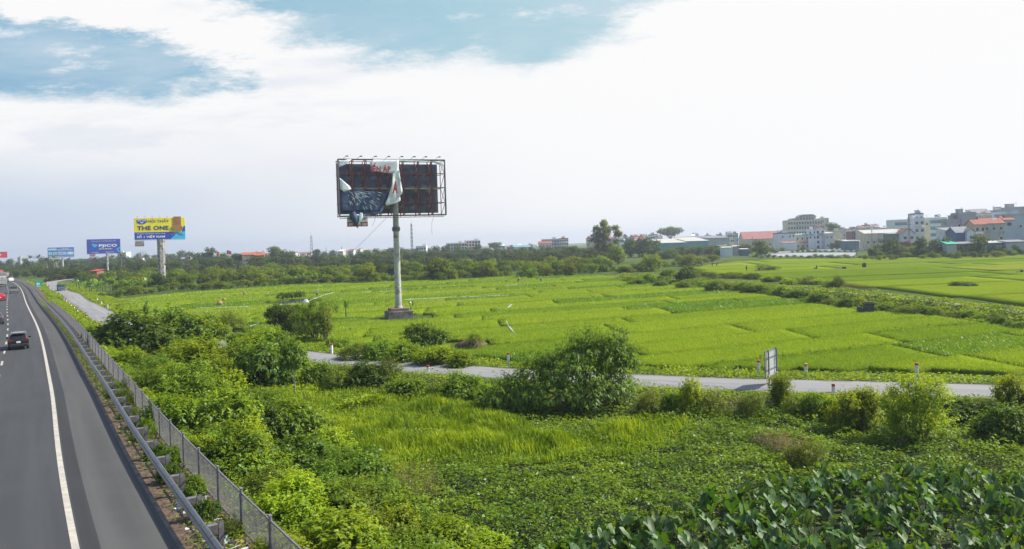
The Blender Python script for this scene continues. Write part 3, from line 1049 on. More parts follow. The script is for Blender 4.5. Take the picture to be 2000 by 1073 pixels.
# weeds along the guard rail and the foot of the fence
n = 52000
s_ = np.minimum(rg.random(n) ** 1.5 * 190 + 44, 300)
oo = rg.uniform(2.3, 5.4, n)
i = s_.astype(int)
yy_ = EXP[i, 1]
near_bare = (yy_ < 45) & (oo < FENCE_OFF(yy_) + .1)
k = ~near_bare | (rg.random(n) < .22 + .5 * (fbm(s_ * .35, oo * .8, 90) > .57))
k &= (oo > RAIL_OFF(yy_) - .35)
i, oo = i[k], oo[k]
fr = (s_[k] - i)[:, None]
xy = EXP[i] * (1 - fr) + EXP[np.minimum(i + 1, len(EXP) - 1)] * fr + N_[i] * oo[:, None]
zz = 1.92 + fbm(xy[:, 0] * .6, xy[:, 1] * .6, 93) * np.where(oo > 4, .55, .42) * rg.uniform(.1, 1, len(oo))
cover('verge_weeds', 'scrubby weeds growing between the guard rail and the wire fence', xy[:, 0], xy[:, 1], zz, .15, .05, M['lf_weed'], rg, flat=.3, cat='weeds')
# bank between expressway and service road farther on
n = 60000
s_ = 85 + rg.random(n) ** 1.4 * 290
i = s_.astype(int); oo = rg.uniform(4.4, 19, n)
xy = EXP[i] + N_[i] * oo[:, None] + rg.uniform(-.5, .5, (n, 2))
oS, _ = sdist(SRV, xy[:, 0], xy[:, 1])
k = np.abs(oS) > 2.4
xy = xy[k]
z = gz(xy[:, 0], xy[:, 1]) + fbm(xy[:, 0] * .22, xy[:, 1] * .22, 95) ** 1.5 * 1.1 * rg.uniform(.3, 1, len(xy))
cover('bank_grass', 'bright grass and weeds on the bank between the expressway fence and the service road', xy[:, 0], xy[:, 1], z, .42, .16, M['lf_weed'], rg, flat=.35, tn=.65, cat='grass')
# creepers on both sides of the service road
n = 90000
i = rg.integers(20, 330, n); sd_ = rg.choice([-1, 1], n, p=[.35, .65]); oo = sd_ * (2.35 + rg.random(n) ** 1.3 * 5.2)
xy = SRV[i] + N2[i] * oo[:, None] + rg.uniform(-.6, .6, (n, 2))
oS, _ = sdist(SRV, xy[:, 0], xy[:, 1]); oE, _ = sdist(EXP, xy[:, 0], xy[:, 1])
k = (np.abs(oS) > 1.95 + .7 * fbm(xy[:, 0] * .5, xy[:, 1] * .5, 97)) & (oE > 4.6)
xy = xy[k]; oS = np.abs(oS[k])
z = gz(xy[:, 0], xy[:, 1]) + np.clip((oS - 2.6) * .35, 0.02, .6) * (.4 + fbm(xy[:, 0] * .35, xy[:, 1] * .35, 98)) * rg.uniform(.3, 1, len(xy))
cover('roadside_creeper', 'creeping leafy plants edging both sides of the pale service road', xy[:, 0], xy[:, 1], z, .22, .14, M['lf_weed'], rg, flat=.5, tn=.6, cat='creeper')
# dike creepers
n = 60000
i = rg.integers(0, len(DIKE), n); oo = rg.uniform(-4.6, 4.4, n)
TD = tangents(DIKE); ND = np.stack([TD[:, 1], -TD[:, 0]], 1)
k = np.abs(oo) > .8
i, oo = i[k], oo[k]
xy = DIKE[i] + ND[i] * oo[:, None] + rg.uniform(-.5, .5, (len(i), 2))
z = gz(xy[:, 0], xy[:, 1]) + fbm(xy[:, 0] * .25, xy[:, 1] * .25, 99) ** 1.2 * np.where(oo > .9, 1.3, .35) * rg.uniform(.2, 1, len(i))
cover('dike_creeper', 'rank creepers and weeds covering the long dike between the two fields', xy[:, 0], xy[:, 1], z, .34, .2, M['lf_weed'], rg, flat=.45, tn=.5, cat='creeper')
# weeds on the field banks
n = 26000
cs = np.concatenate([p[0] for p in PLOTS1])
V = []
xs, ys, zs = [], [], []
rgb = np.random.default_rng(17)
for cs, hgt, tint, cell in PLOTS1:
    if rgb.random() < .74 or len(cs) < 4: continue
    # far edge row of the plot
    t = cs @ np.array([-math.sin(R(23)), math.cos(R(23))])
    ed = cs[t > t.max() - cell * .7]
    m_ = int(len(ed) * rgb.uniform(4, 16))
    q = ed[rgb.integers(0, len(ed), m_)] + np.array([-math.sin(R(23)), math.cos(R(23))]) * cell * .55 + rgb.normal(0, .22, (m_, 2)) + np.outer(rgb.uniform(-cell / 2, cell / 2, m_), [math.cos(R(23)), math.sin(R(23))])
    xs.append(q[:, 0]); ys.append(q[:, 1]); zs.append(hgt + rgb.uniform(-.15, .28, m_) * rgb.uniform(.4, 1.2))
cover('bank_weeds', 'dark grassy weeds on the narrow banks between the rice plots', np.concatenate(xs), np.concatenate(ys), np.concatenate(zs), .32, .11, M['lf_broad'], rg, flat=.2, tn=.35, cat='weeds')

# ------------------------------------------------------------------ near shrubs: (kind, foot u, foot v, width px, height px, label)
NEARSH = [
 ('dark', 255, 694, 118, 80, 'dark spreading shrub hiding the bend of the service road beside the fence'),
 ('broad', 205, 668, 60, 34, 'small green shrub between the fence top and the service road'),
 ('dark', 350, 690, 96, 76, 'dark bushy tree-like shrub in front of the field corner'),
 ('broad', 408, 676, 70, 55, 'mid green shrub right of the dark tree-like shrub near the field corner'),
 ('fine', 453, 648, 50, 40, 'round feathery shrub alone at the near edge of the field'),
 ('fine', 410, 640, 44, 24, 'low brownish green shrub left of the round feathery shrub'),
 ('broad', 505, 690, 70, 46, 'broad-leaved shrub in front of the dark two-trunk trees'),
 ('broad', 545, 688, 56, 40, 'leafy shrub at the foot of the dark trees by the road'),
 ('broad', 462, 690, 60, 36, 'leafy shrub left of the road gap below the field'),
 ('upright', 350, 732, 74, 64, 'yellow-green shrub of upright shoots, left one of the pair'),
 ('upright', 412, 738, 92, 76, 'yellow-green shrub of upright shoots, taller one of the pair'),
 ('upright', 450, 750, 60, 52, 'small shrub of upright shoots beside the dense dark shrub'),
 ('dark', 518, 756, 104, 84, 'dense dark rounded shrub on the left of the thin sapling'),
 ('broad', 556, 752, 50, 60, 'leafy shrub touching the dense dark shrub by the sapling'),
 ('bright', 250, 722, 66, 36, 'low yellow-green shrub just behind the fence near the dark spreading shrub'),
 ('feather', 300, 742, 80, 44, 'low feathery shrub behind the fence below the upright shrubs'),
 ('feather', 290, 775, 84, 52, 'feathery yellow-green shrub leaning on the fence'),
 ('feather', 372, 800, 130, 88, 'wide feathery shrub in layers in the middle of the embankment'),
 ('bright', 440, 790, 90, 64, 'bright shrub behind the wide feathery shrub'),
 ('feather', 510, 805, 90, 50, 'feathery shrub at the top edge of the grass hollow'),
 ('broad', 340, 840, 96, 64, 'mid green shrub pressed against the fence wire'),
 ('broad', 430, 862, 130, 96, 'big broad-leaved shrub on the slope above the fence'),
 ('dark', 505, 868, 120, 88, 'dark broad-leaved shrub in the heart of the embankment thicket'),
 ('broad', 575, 852, 110, 70, 'green shrub bordering the tall grass'),
 ('bright', 395, 905, 76, 50, 'yellow-green shrub with big leaves behind the fence'),
 ('broad', 470, 930, 120, 92, 'broad-leaved shrub above the white rubbish behind the fence'),
 ('dark', 560, 942, 130, 84, 'dark shrub in the shaded hollow of the thicket'),
 ('bright', 640, 905, 110, 66, 'yellow-green shrub at the edge of the tall grass'),
 ('feather', 640, 960, 140, 84, 'feathery shrub spreading in the lower thicket'),
 ('broad', 715, 955, 130, 76, 'leafy shrub left of the reddish dry weeds'),
 ('fine', 740, 930, 60, 48, 'fine-leaved shrub behind the reddish dry weeds'),
 ('bright', 545, 1015, 110, 66, 'yellow-green shrub right behind the nearest fence panels'),
 ('broad', 620, 1040, 150, 88, 'leafy shrub above the nearest bright shrub'),
 ('feather', 735, 1030, 150, 84, 'wide feathery shrub in front of the reddish dry weeds'),
 ('bright', 655, 1110, 190, 104, 'bright pointed-leaf shrub at the bottom edge beside the fence'),
 ('bright', 560, 1100, 110, 60, 'small bright shrub at the bottom edge against the fence'),
 ('broad', 800, 1050, 130, 72, 'leafy shrub at the lower edge next to the vine mat'),
 ('fine', 770, 1100, 110, 70, 'brownish green shrub at the bottom edge'),
 ('bright', 880, 1100, 160, 86, 'yellow-green shrub at the bottom edge left of the taro'),
 ('bright', 940, 1080, 100, 44, 'low yellow-green shrub beside the first taro leaves'),
 ('dry', 808, 985, 80, 84, 'reddish dry weed clump between thicket and vine mat'),
 ('dry', 1545, 905, 70, 66, 'dry brown weed clump standing in the vine mat'),
 ('fine', 1575, 915, 60, 56, 'small olive shrub beside the dry brown weeds in the vine mat'),
 ('dry', 1510, 880, 60, 40, 'thin dry weeds behind the olive shrub in the vine mat'),
 ('fine', 1755, 905, 26, 22, 'tiny bush alone in the vine mat before the twin roadside bushes'),
 # hedge along the near side of the service road
 ('broad', 620, 748, 60, 48, 'shrub right of the sapling on the road bank'),
 ('fine', 665, 752, 70, 50, 'olive shrub on the road bank behind the grass hollow'),
 ('dark', 712, 752, 70, 52, 'dark shrub on the road bank below the pale road'),
 ('fine', 752, 748, 60, 44, 'olive shrub breaking the view of the pale road'),
 ('broad', 800, 762, 70, 34, 'low shrub on the road bank left of the rounded one'),
 ('broad', 905, 770, 76, 50, 'rounded leafy shrub on the road bank'),
 ('fine', 855, 778, 44, 30, 'small olive shrub at the edge of the tall grass'),
 ('broad', 955, 778, 56, 40, 'shrub on the road bank left of the huge vine-draped bush'),
 ('fine', 1275, 800, 50, 38, 'olive shrub right of the huge vine-draped bush'),
 ('broad', 1310, 796, 44, 34, 'low shrub on the road bank before the pale road'),
 ('bright', 1350, 800, 54, 62, 'yellow-green shrub reaching up over the pale road'),
 ('fine', 1392, 806, 56, 44, 'olive shrub left of the white road sign'),
 ('dry', 1440, 806, 50, 44, 'brownish weedy clump left of the white road sign'),
 ('fine', 1468, 806, 50, 48, 'weedy shrub at the feet of the white road sign'),
 ('upright', 1522, 800, 44, 56, 'upright weeds right of the white road sign'),
 ('fine', 1560, 808, 50, 40, 'olive shrub on the road bank beyond the white sign'),
 ('broad', 1600, 808, 54, 42, 'leafy shrub on the road bank before the twin bushes'),
 ('bright', 1640, 812, 60, 44, 'yellow-green shrub left of the twin bushes'),
 ('dark', 1860, 815, 80, 30, 'dark shrub on the bank right of the twin bushes'),
 ('fine', 1915, 814, 70, 28, 'olive shrub on the bank near the right edge'),
 ('bright', 1985, 815, 70, 62, 'yellow-green shrub standing against the road at the right edge'),
 ('dark', 1985, 870, 110, 80, 'dark mound-like shrub in the vine mat at the right edge'),
 # beyond the road
 ('broad', 655, 688, 54, 28, 'low shrub by the first white post beyond the road'),
 ('fine', 700, 700, 60, 30, 'olive shrub on the far side of the road below the billboard'),
 ('broad', 745, 702, 60, 34, 'leafy shrub on the far side of the road below the billboard'),
 ('broad', 790, 706, 60, 36, 'green shrub in front of the dark round bush'),
 ('bright', 850, 712, 66, 34, 'yellow-green shrub right of the dark round bush'),
 ('bright', 905, 716, 60, 28, 'low yellow-green shrub beside the earth mound'),
 ('dark', 834, 677, 70, 44, 'dark round bush standing at the field edge near the billboard'),
]
_r = random.Random(5)
for kd, u, v, w, h, lab in NEARSH:
    if v < 830 and u > 1240 or 600 < u < 1000 and 740 < v < 790: h *= (1.15 if u > 1240 else .92); w *= 1.05
    bush_px(kd, u, v, w, h, lab, 'shrubs near the expressway and the service road', rg=_r)
# filling shrubs of the embankment thicket, which nothing tells apart
_rf = random.Random(8)
for i in range(84):
    s = int(44 + 66 * (i / 84.0))
    off = _rf.uniform(5.4, 10.5)
    p = EXP[s] + N_[s] * off
    w = _rf.uniform(1.3, 2.5)
    bush(_rf.choice(['broad', 'bright', 'feather', 'broad', 'bright', 'fine']), p[0], p[1], w, w * _rf.uniform(.5, .75),
         'low leafy shrub filling the thicket on the embankment behind the wire fence', 'filling shrubs of the embankment thicket', rg=_rf)
_fp = PXP([(560, 1120), (480, 985), (560, 900), (720, 900), (800, 960), (850, 1010), (960, 1110)], .6)
_fx, _fy = scatter(_fp, 1.1, np.random.default_rng(6))
for a_, b_ in list(zip(_fx, _fy))[:70]:
    if sdist(EXP, [a_], [b_])[0][0] < 5.3: continue
    w = _rf.uniform(1.1, 2.1)
    bush(_rf.choice(['broad', 'bright', 'bright', 'feather', 'broad', 'fine']), a_, b_, w, w * _rf.uniform(.45, .7),
         'leafy shrub merging into the near thicket between the fence and the vine mat', 'near thicket shrubs', rg=_rf)
for i in range(30):
    s = int(112 + 130 * (i / 30.0)); off = _rf.uniform(5.5, 13)
    p = EXP[s] + N_[s] * off
    if abs(sdist(SRV, [p[0]], [p[1]])[0][0]) < 3.6: continue
    w = _rf.uniform(1.4, 2.6)
    bush(_rf.choice(['bright', 'bright', 'feather', 'fine']), p[0], p[1], w, w * _rf.uniform(.35, .55),
         'low bushy weed clump on the bank between the fence and the service road', 'weed clumps on the bank', name='weed_clump', cat='weeds', rg=_rf)
for i in range(26):
    s = 52 + i * 1.6 + _rf.uniform(-.5, .5)
    if i < 9 and _rf.random() < .35: continue
    p = EXP[int(s)] + N_[int(s)] * (FENCE_OFF(EXP[int(s), 1]) - _rf.uniform(.1, .8))
    w = _rf.uniform(.6, 1.1)
    bush(_rf.choice(['broad', 'fine', 'dark']), p[0], p[1], w, w * _rf.uniform(.6, 1.0),
         'small scrubby weed between the guard rail and the wire fence', 'weeds at the foot of the wire fence', name='weed_clump', cat='weeds', z=1.9, rg=_rf)

for i in range(12):
    u = 2020 + i * 34; bush_px(_rf.choice(['broad', 'fine', 'bright']), u, 818 + _rf.uniform(-4, 8), _rf.uniform(60, 90), _rf.uniform(30, 52), 'leafy shrub on the road bank past the right edge', 'shrubs on the road bank past the right edge', rg=_rf)
# huge vine-draped bush in the middle
def big_bush():
    rg = np.random.default_rng(77)
    L = [(-2.6, 0, .9, 1.6, 1.5, 1.0), (-1.2, .2, 1.6, 1.7, 1.6, 1.4), (.4, 0, 2.4, 1.7, 1.6, 1.5), (1.6, .3, 2.8, 1.3, 1.4, 1.6), (2.8, .2, 3.0, 1.1, 1.2, 1.4), (2.9, 0, 1.5, 1.3, 1.4, 1.3),
         (0, -1.0, 1.0, 2.2, 1.2, 1.0), (1.8, -.8, 1.3, 1.6, 1.2, 1.2), (-3.3, -.2, .5, 1.2, 1.2, .6), (2.0, .1, 3.9, .7, .7, .8), (3.2, .1, 3.9, .7, .7, .8), (3.7, 0, 3.0, .6, .7, .9), (1.1, .2, 3.3, .7, .7, .7), (-.4, .1, 2.7, .8, .8, .8)]
    V, T = shoots(L, 1700, 10, .25, .105, rg, up=.12, splen=.34, droop=.55, spread=1.1, tvar=.45)
    V2, T2 = shoots(L[8:] + [(x_, rg.normal(0, .4), z_, .3, .3, rg.uniform(.5, .9)) for x_, z_ in ((-2.9, 1.9), (-1.9, 2.9), (-1.1, 3.3), (.2, 3.9), (.9, 4.3), (1.7, 4.8), (2.5, 4.5), (3.3, 4.9), (3.8, 4.1), (4.1, 3.0))], 620, 12, .2, .06, rg, up=1.3, splen=.45, droop=.2)
    mb = MB(); branches(mb, (0.6, 0, -.2), L, rg, .12)
    return foliage_thing('bush', 'huge dark bush draped in leafy vines in the middle before the pale road', 'bush', np.concatenate([V, V2]), np.concatenate([T, T2]), M['lf_bush'], mb, crown='foliage')
M['lf_bush'] = leafmat('vine draped bush leaf', (0.024, 0.055, 0.008), (0.115, 0.180, 0.015), .36, .025, .5, YT)
p = W(1095, 800, 0); t = big_bush(); t.location = p; t.rotation_euler = (0, 0, -.06); t.scale = (1.1, 1, .95)

# two twin bushes by the road on the right
def twin_bush(name, seed, w, h, label, u, v):
    rg = np.random.default_rng(seed)
    L = [(rg.normal(0, w * .16), rg.normal(0, w * .14), h * .32, w * .3, w * .3, h * .3) for _ in range(5)]
    L += [(rg.uniform(-w * .32, w * .32), rg.normal(0, w * .15), h * rg.uniform(.5, .78), w * .17, w * .17, h * .2) for _ in range(9)]
    L += [(rg.uniform(-w * .15, w * .15), 0, h * rg.uniform(.82, .93), w * .09, w * .09, h * .1) for _ in range(4)]
    V, T = shoots(L, 1300, 11, .15, .06, rg, up=.9, splen=.3, droop=.22, tvar=.4)
    mb = MB(); branches(mb, (0, 0, -.2), L, rg, .09)
    t = foliage_thing(name, label, 'bush', V, T, M['lf_bright'], mb, crown='foliage')
    p = W(u, v, 0); t.location = p
    return t
twin_bush('bush', 5, 3.2, 3.3, 'tall yellow-green bush with a dark foot by the road, larger right one of the twins', 1785, 868)
twin_bush('bush', 6, 2.3, 2.3, 'yellow-green bush with a dark foot by the road, smaller left one of the twins', 1678, 848)

# sapling, two trees by the field, bananas
def sapling():
    rg = np.random.default_rng(21)
    L = [(-.3, 0, 2.7, .55, .5, .4), (.35, .1, 2.9, .5, .5, .45), (0, 0, 3.5, .5, .5, .45), (-.4, .1, 3.3, .4, .4, .35), (.55, 0, 2.2, .4, .4, .3), (-.55, 0, 2.1, .4, .4, .3), (.15, 0, 3.9, .28, .28, .25), (.2, .1, 2.3, .5, .4, .35)]
    V, T = shoots(L, 190, 9, .26, .13, rg, up=.2, splen=.22, droop=.5)
    mb = MB(); mb.tube([(0, 0, -.1), (.03, 0, 1.0), (-.02, 0, 2.2), (0, 0, 3.6)], [.045, .04, .03, .012], 7); branches(mb, (0, 0, 1.8), L, rg, .03)
    return foliage_thing('sapling', 'thin young tree with a bare pale stem and large leaves at the grass edge', 'tree', V, T, M['lf_broad'], mb, M['palebark'])
t = sapling(); t.location = W(576, 776, 0); t.location.z = gz1(*t.location[:2])

def small_tree(label, seed, w, h, kind, u, v, trunks=2, leaf=.19, lw=.085, dens=900, z=0, low=.25, name='tree', droop=.3, fluff=.55):
    rg = np.random.default_rng(seed)
    L = []
    for i in range(13):
        a = rg.uniform(0, 6.28); r = w * .5 * math.sqrt(rg.random()) * .7
        zz = h * rg.uniform(low + .1, .92) if r > w * .12 else h * rg.uniform(.5, .9)
        s = w * rg.uniform(.13, .22)
        L.append((r * math.cos(a), r * math.sin(a), zz, s, s, s * rg.uniform(.7, 1)))
    V, T = shoots(L, dens, 10, leaf, lw, rg, up=fluff, splen=.3, droop=droop, tvar=.4)
    mb = MB()
    for k in range(trunks):
        b = (rg.normal(0, w * .05), rg.normal(0, w * .05), -.1); branches(mb, b, L[k::trunks], rg, .07 + h * .012)
    t = foliage_thing(name, label, 'tree', V, T, M[kind], mb)
    p = W(u, v, z); t.location = p
    return t
small_tree('dark dense tree with several stems at the field edge left of the billboard', 31, 4.6, 4.2, 'lf_dark', 557, 660, 3, dens=1300, low=.02)
small_tree('lighter feathery tree with thin stems right of the dark tree at the field edge', 32, 5.2, 5.2, 'lf_feather', 615, 666, 3, leaf=.2, lw=.08, dens=1250, fluff=1.0, low=.06)
small_tree('small leafy tree leaning out at the right of the two field-edge trees', 33, 2.6, 3.6, 'lf_olive', 640, 668, 2, leaf=.18, lw=.07, dens=620, low=.2)


def banana_leaf(mb, base, az, L, w, lift, rg):
    """one long arching blade, split in two halves along its midrib, with ragged edges"""
    n = 8
    pts = []
    d = Vector((math.cos(az), math.sin(az), 0)); s = Vector((-d.y, d.x, 0))
    el = lift
    p = Vector(base)
    for i in range(n + 1):
        pts.append(p.copy())
        el -= (1.9 / n) * (i / n) * 1.5
        p = p + (d * math.cos(el) + Vector((0, 0, 1)) * math.sin(el)) * (L / n)
    vs, fs = [], []
    for i, q in enumerate(pts):
        f = i / n
        ww = w * (math.sin(math.pi * min(1, f * .93 + .06)) ** .6) * .5 if f > .12 else .02
        ww *= rg.uniform(.8, 1.1)
        vs += [q + s * ww - Vector((0, 0, ww * .35)), q, q - s * ww - Vector((0, 0, ww * .35))]
    for i in range(n):
        fs += [(i * 3, i * 3 + 1, i * 3 + 4, i * 3 + 3), (i * 3 + 1, i * 3 + 2, i * 3 + 5, i * 3 + 4)]
    mb.add(vs, fs)


def banana(label, x, y, h, seed, leaves=8, stems=1, group=None):
    rg = random.Random(seed)
    t = thing('banana_plant', label, 'banana plant', (x, y, gz1(x, y)), rg.uniform(0, 6.28), group)
    st = MB()
    for k in range(stems):
        bx, by = (0, 0) if k == 0 else (rg.uniform(-.9, .9), rg.uniform(-.9, .9))
        hh = h * (1 if k == 0 else rg.uniform(.6, .95))
        st.tube([(bx, by, -.1), (bx, by, hh * .25), (bx + .04, by, hh * .55)], [.12, .10, .06], 8)
        for i in range(leaves):
            lb = MB()
            up = i < 2
            banana_leaf(lb, (bx + .04, by, hh * .52), rg.uniform(0, 6.28), hh * rg.uniform(.5, .75), hh * .17, 1.45 if up else rg.uniform(.5, 1.2), rg)
            me = lb.mesh('banana_leaf', M['lf_banana'])
            at = me.attributes.new('tint', 'FLOAT', 'POINT'); at.data.foreach_set('value', [rg.uniform(.2, .9)] * len(me.vertices))
            place('leaf', me, t)
    st.build('stem', M['stem'], t, smooth=True)
    return t
p = W(676, 622); banana('young banana plant in the field left of the billboard post', p.x, p.y, 2.9, 3)
p = W(803, 614); banana('small upright banana plant just behind the billboard base', p.x, p.y, 2.2, 4, 7)
BG = 'banana plants by the service road bend'
for i, (u, v, h, lab) in enumerate([(284, 634, 3.1, 'banana clump above the dark spreading shrub, tallest one on the left'), (303, 632, 2.6, 'banana clump above the dark spreading shrub, middle one'),
                                    (320, 634, 2.3, 'banana clump above the dark spreading shrub, small one on the right')]):
    p = W(u, v); banana(lab, p.x, p.y, h, 20 + i, 7, 2, BG)

# taro: heart-shaped leaves on stalks
def taro_mesh(seed):
    rg = random.Random(seed)
    V, F_, T, MI = [], [], [], []
    for i in range(rg.choice([6, 7, 8, 9])):
        az = rg.uniform(0, 6.28); rr = rg.uniform(.08, .5); hh = rg.uniform(.45, .85)
        c = Vector((math.cos(az) * rr, math.sin(az) * rr, hh))
        Ls = rg.uniform(.23, .40)
        yaw = az + rg.normalvariate(0, .7)
        d = Vector((math.cos(yaw), math.sin(yaw), 0)); s = Vector((-d.y, d.x, 0))
        pit = rg.uniform(.15, 1.2)                          # the blade hangs down towards its tip
        roll = rg.normalvariate(0, .35)
        dd = d * math.cos(pit) - Vector((0, 0, 1)) * math.sin(pit)
        s = (s * math.cos(roll) + Vector((0, 0, 1)) * math.sin(roll)).normalized()
        n = s.cross(dd).normalized()
        if n.z < 0: n = -n
        out = [(-.30, .14), (-.40, .30), (-.28, .47), (0, .54), (.3, .45), (.62, .27), (1.0, 0)]
        o = len(V); tt = rg.random() * .85 if rg.random() < .988 else .95
        mids = [-.02, .05, .15, .3, .5, .72]
        row = []
        for (a, b) in out[:-1]:
            row.append((a, b))
        # left half, midrib, right half; the halves rise from the rib and the rim curls
        for k, (a, b) in enumerate(row):
            wv = .05 * math.sin(k * 2.1 + seed)
            V.append(c + dd * a * Ls + s * b * Ls + n * (b * .32 + wv) * Ls)
        for k, a in enumerate(mids):
            V.append(c + dd * a * Ls + n * (-.02) * Ls)
        for k, (a, b) in enumerate(row):
            wv = .05 * math.sin(k * 2.1 + seed + 2)
            V.append(c + dd * a * Ls - s * b * Ls + n * (b * .32 + wv) * Ls)
        V.append(c + dd * Ls - n * .08 * Ls)
        V.append(c + dd * Ls * 1.01 - n * .08 * Ls)
        for k in range(5):
            F_.append((o + k, o + k + 1, o + 7 + k, o + 6 + k)); F_.append((o + 6 + k, o + 7 + k, o + 13 + k, o + 12 + k))
        F_.append((o + 5, o + 18, o + 19, o + 11)); F_.append((o + 11, o + 19, o + 18, o + 17))
        MI += [0] * 12; T += [tt] * 20
        # stalk as a thin three-sided strip
        o = len(V); b = Vector((math.cos(az) * .06, math.sin(az) * .06, -.05))
        m_ = b.lerp(c, .55) + Vector((0, 0, .12))
        for q in (b, m_, c):
            for k in range(3):
                V.append(q + Vector((math.cos(k * 2.09), math.sin(k * 2.09), 0)) * .012)
        for r in range(2):
            for k in range(3):
                F_.append((o + r * 3 + k, o + r * 3 + (k + 1) % 3, o + r * 3 + 3 + (k + 1) % 3, o + r * 3 + 3 + k))
        MI += [1] * 6; T += [.3] * 9
    return npmesh('taro', np.array([tuple(v) for v in V]), np.array(F_), [M['lf_taro'], M['stem']], tint=np.array(T), mi=MI, smooth=False)
TARO = [taro_mesh(s) for s in range(9)]
rg_ = np.random.default_rng(9)
_tp = []
x, y = scatter(REG_TARO, 14, rg_)
_o = rg_.permutation(len(x))
for i in _o:
    if all((x[i] - a) ** 2 + (y[i] - b) ** 2 > .64 ** 2 for a, b in _tp): _tp.append((x[i], y[i]))
_tp.sort(key=lambda q: q[1])
_rest = _tp[290:]; _tp = _tp[:290]
for a, b in _tp:
    tag(place('taro_plant', TARO[int(rg_.integers(9))], None, (a, b, 0), rg_.uniform(0, 6.28), rg_.uniform(.8, 1.2) * np.ones(3)),
        'taro plant with large drooping heart-shaped leaves in the bed beside the vine mat', 'taro', 'taro plants in the near bed')

if _rest:
    Vs, Fs, Ts, Ms, b0 = [], [], [], [], 0
    for a, b in _rest:
        me = TARO[int(rg_.integers(9))]; n = len(me.vertices)
        co = np.empty(n * 3, np.float32); me.vertices.foreach_get('co', co); co = co.reshape(-1, 3)
        fi = np.empty(len(me.loops), np.int32); me.loops.foreach_get('vertex_index', fi); ti = np.empty(n, np.float32); me.attributes['tint'].data.foreach_get('value', ti)
        mi_ = np.empty(len(me.polygons), np.int32); me.polygons.foreach_get('material_index', mi_)
        rz = rg_.uniform(0, 6.28); R_ = np.array([[math.cos(rz), -math.sin(rz), 0], [math.sin(rz), math.cos(rz), 0], [0, 0, 1]])
        Vs.append((co * rg_.uniform(.8, 1.2)) @ R_.T + np.array([a, b, 0])); Fs.append(fi.reshape(-1, 4) + b0); Ts.append(ti); Ms.append(mi_); b0 += n
    tag(place('taro_bed', npmesh('taro_bed', np.concatenate(Vs), np.concatenate(Fs), [M['lf_taro'], M['stem']], tint=np.concatenate(Ts), mi=np.concatenate(Ms))),
        'back rows of the taro bed bordering the vine mat', 'taro', kind='stuff')

# ------------------------------------------------------------------ trees farther away
def tree_proto(kind, seed):
    """10 m high prototype meshes: (crown, trunk, crown width)"""
    rg = np.random.default_rng(seed)
    mb = MB(); m = M['lf_far']; up = .3; n = 520; leaf, lw = .62, .38
    if kind == 'round':
        L = [(rg.normal(0, 1.8), rg.normal(0, 1.8), rg.uniform(1.8, 8.2), rg.uniform(1.4, 2.3), rg.uniform(1.4, 2.3), rg.uniform(1.1, 1.7)) for _ in range(17)]
        tr = 1.8; n = 640
    elif kind == 'tall':
        L = [(rg.normal(0, 1.0), rg.normal(0, 1.0), rg.uniform(1.6, 9.0), rg.uniform(1.0, 1.8), rg.uniform(1.0, 1.8), rg.uniform(.9, 1.4)) for _ in range(15)]
        tr = 2.5
    elif kind == 'spread':
        L = [(rg.uniform(-4.5, 4.5), rg.uniform(-3, 3), rg.uniform(6.3, 8.8), rg.uniform(1.3, 2.2), rg.uniform(1.3, 2.0), rg.uniform(.7, 1.2)) for _ in range(15)]
        tr = 4.0
    elif kind == 'thicket':
        L = [(rg.uniform(-4, 4), rg.uniform(-3, 3), rg.uniform(.6, 8.2), rg.uniform(1.6, 2.4), rg.uniform(1.6, 2.4), rg.uniform(1.3, 1.9)) for _ in range(20)]
        L = [(a, b, min(c, 9.0 - .35 * abs(a) ** 1.2), d, e, f) for a, b, c, d, e, f in L]
        m = M['lf_farlight']; n = 760; tr = .8; up = .5
    elif kind == 'open':
        L = [(rg.uniform(-3.2, 3.2), rg.uniform(-2.5, 2.5), rg.uniform(4.5, 9.2), rg.uniform(.7, 1.2), rg.uniform(.7, 1.2), rg.uniform(.6, 1.0)) for _ in range(16)]
        n = 480; leaf, lw = .5, .3; tr = 3.6
    branches(mb, (0, 0, tr), L, rg, .22)
    mb.tube([(0, 0, -.3), (rg.normal(0, .1), rg.normal(0, .1), tr * .5), (0, 0, tr)], [.32, .26, .22], 7)
    V, T = shoots(L, n, 7, leaf, lw, rg, up=up, splen=.6, droop=.25, tvar=.5, inner=.3, zmin=-.85)
    w = np.ptp(V[:, 0]); hgt = V[:, 2].max()
    V = V * (10 / hgt)
    return (npmesh('crown', V, np.arange(len(V)).reshape(-1, 4), m, tint=T), mb.mesh('trunk', M['bark'], smooth=True), w * 10 / hgt)
TREES = {(k, i): tree_proto(k, 100 + 11 * i + 3 * len(k)) for k in ('round', 'tall', 'spread', 'thicket', 'open') for i in range(3)}


def tree(kind, x, y, h, label, group, wscale=1.0, name='tree', cat='tree', rg=random, z=0.0, crownmat=None):
    cm, tm, w = TREES[kind, rg.randrange(3)]
    t = thing(name, label, cat, (x, y, z), rg.uniform(0, 6.28), group)
    s = h / 10
    t.scale = (s * wscale, s * wscale, s)
    c = place('crown', cm, t); place('trunk', tm, t)
    return t


def tree_px(kind, u, v, hpx, label, group=None, wscale=1.0, rg=random, **k):
    p = W(u, v, 0)
    return tree(kind, p.x, p.y, hpx * p.y / F, label, group, wscale, rg=rg, **k)


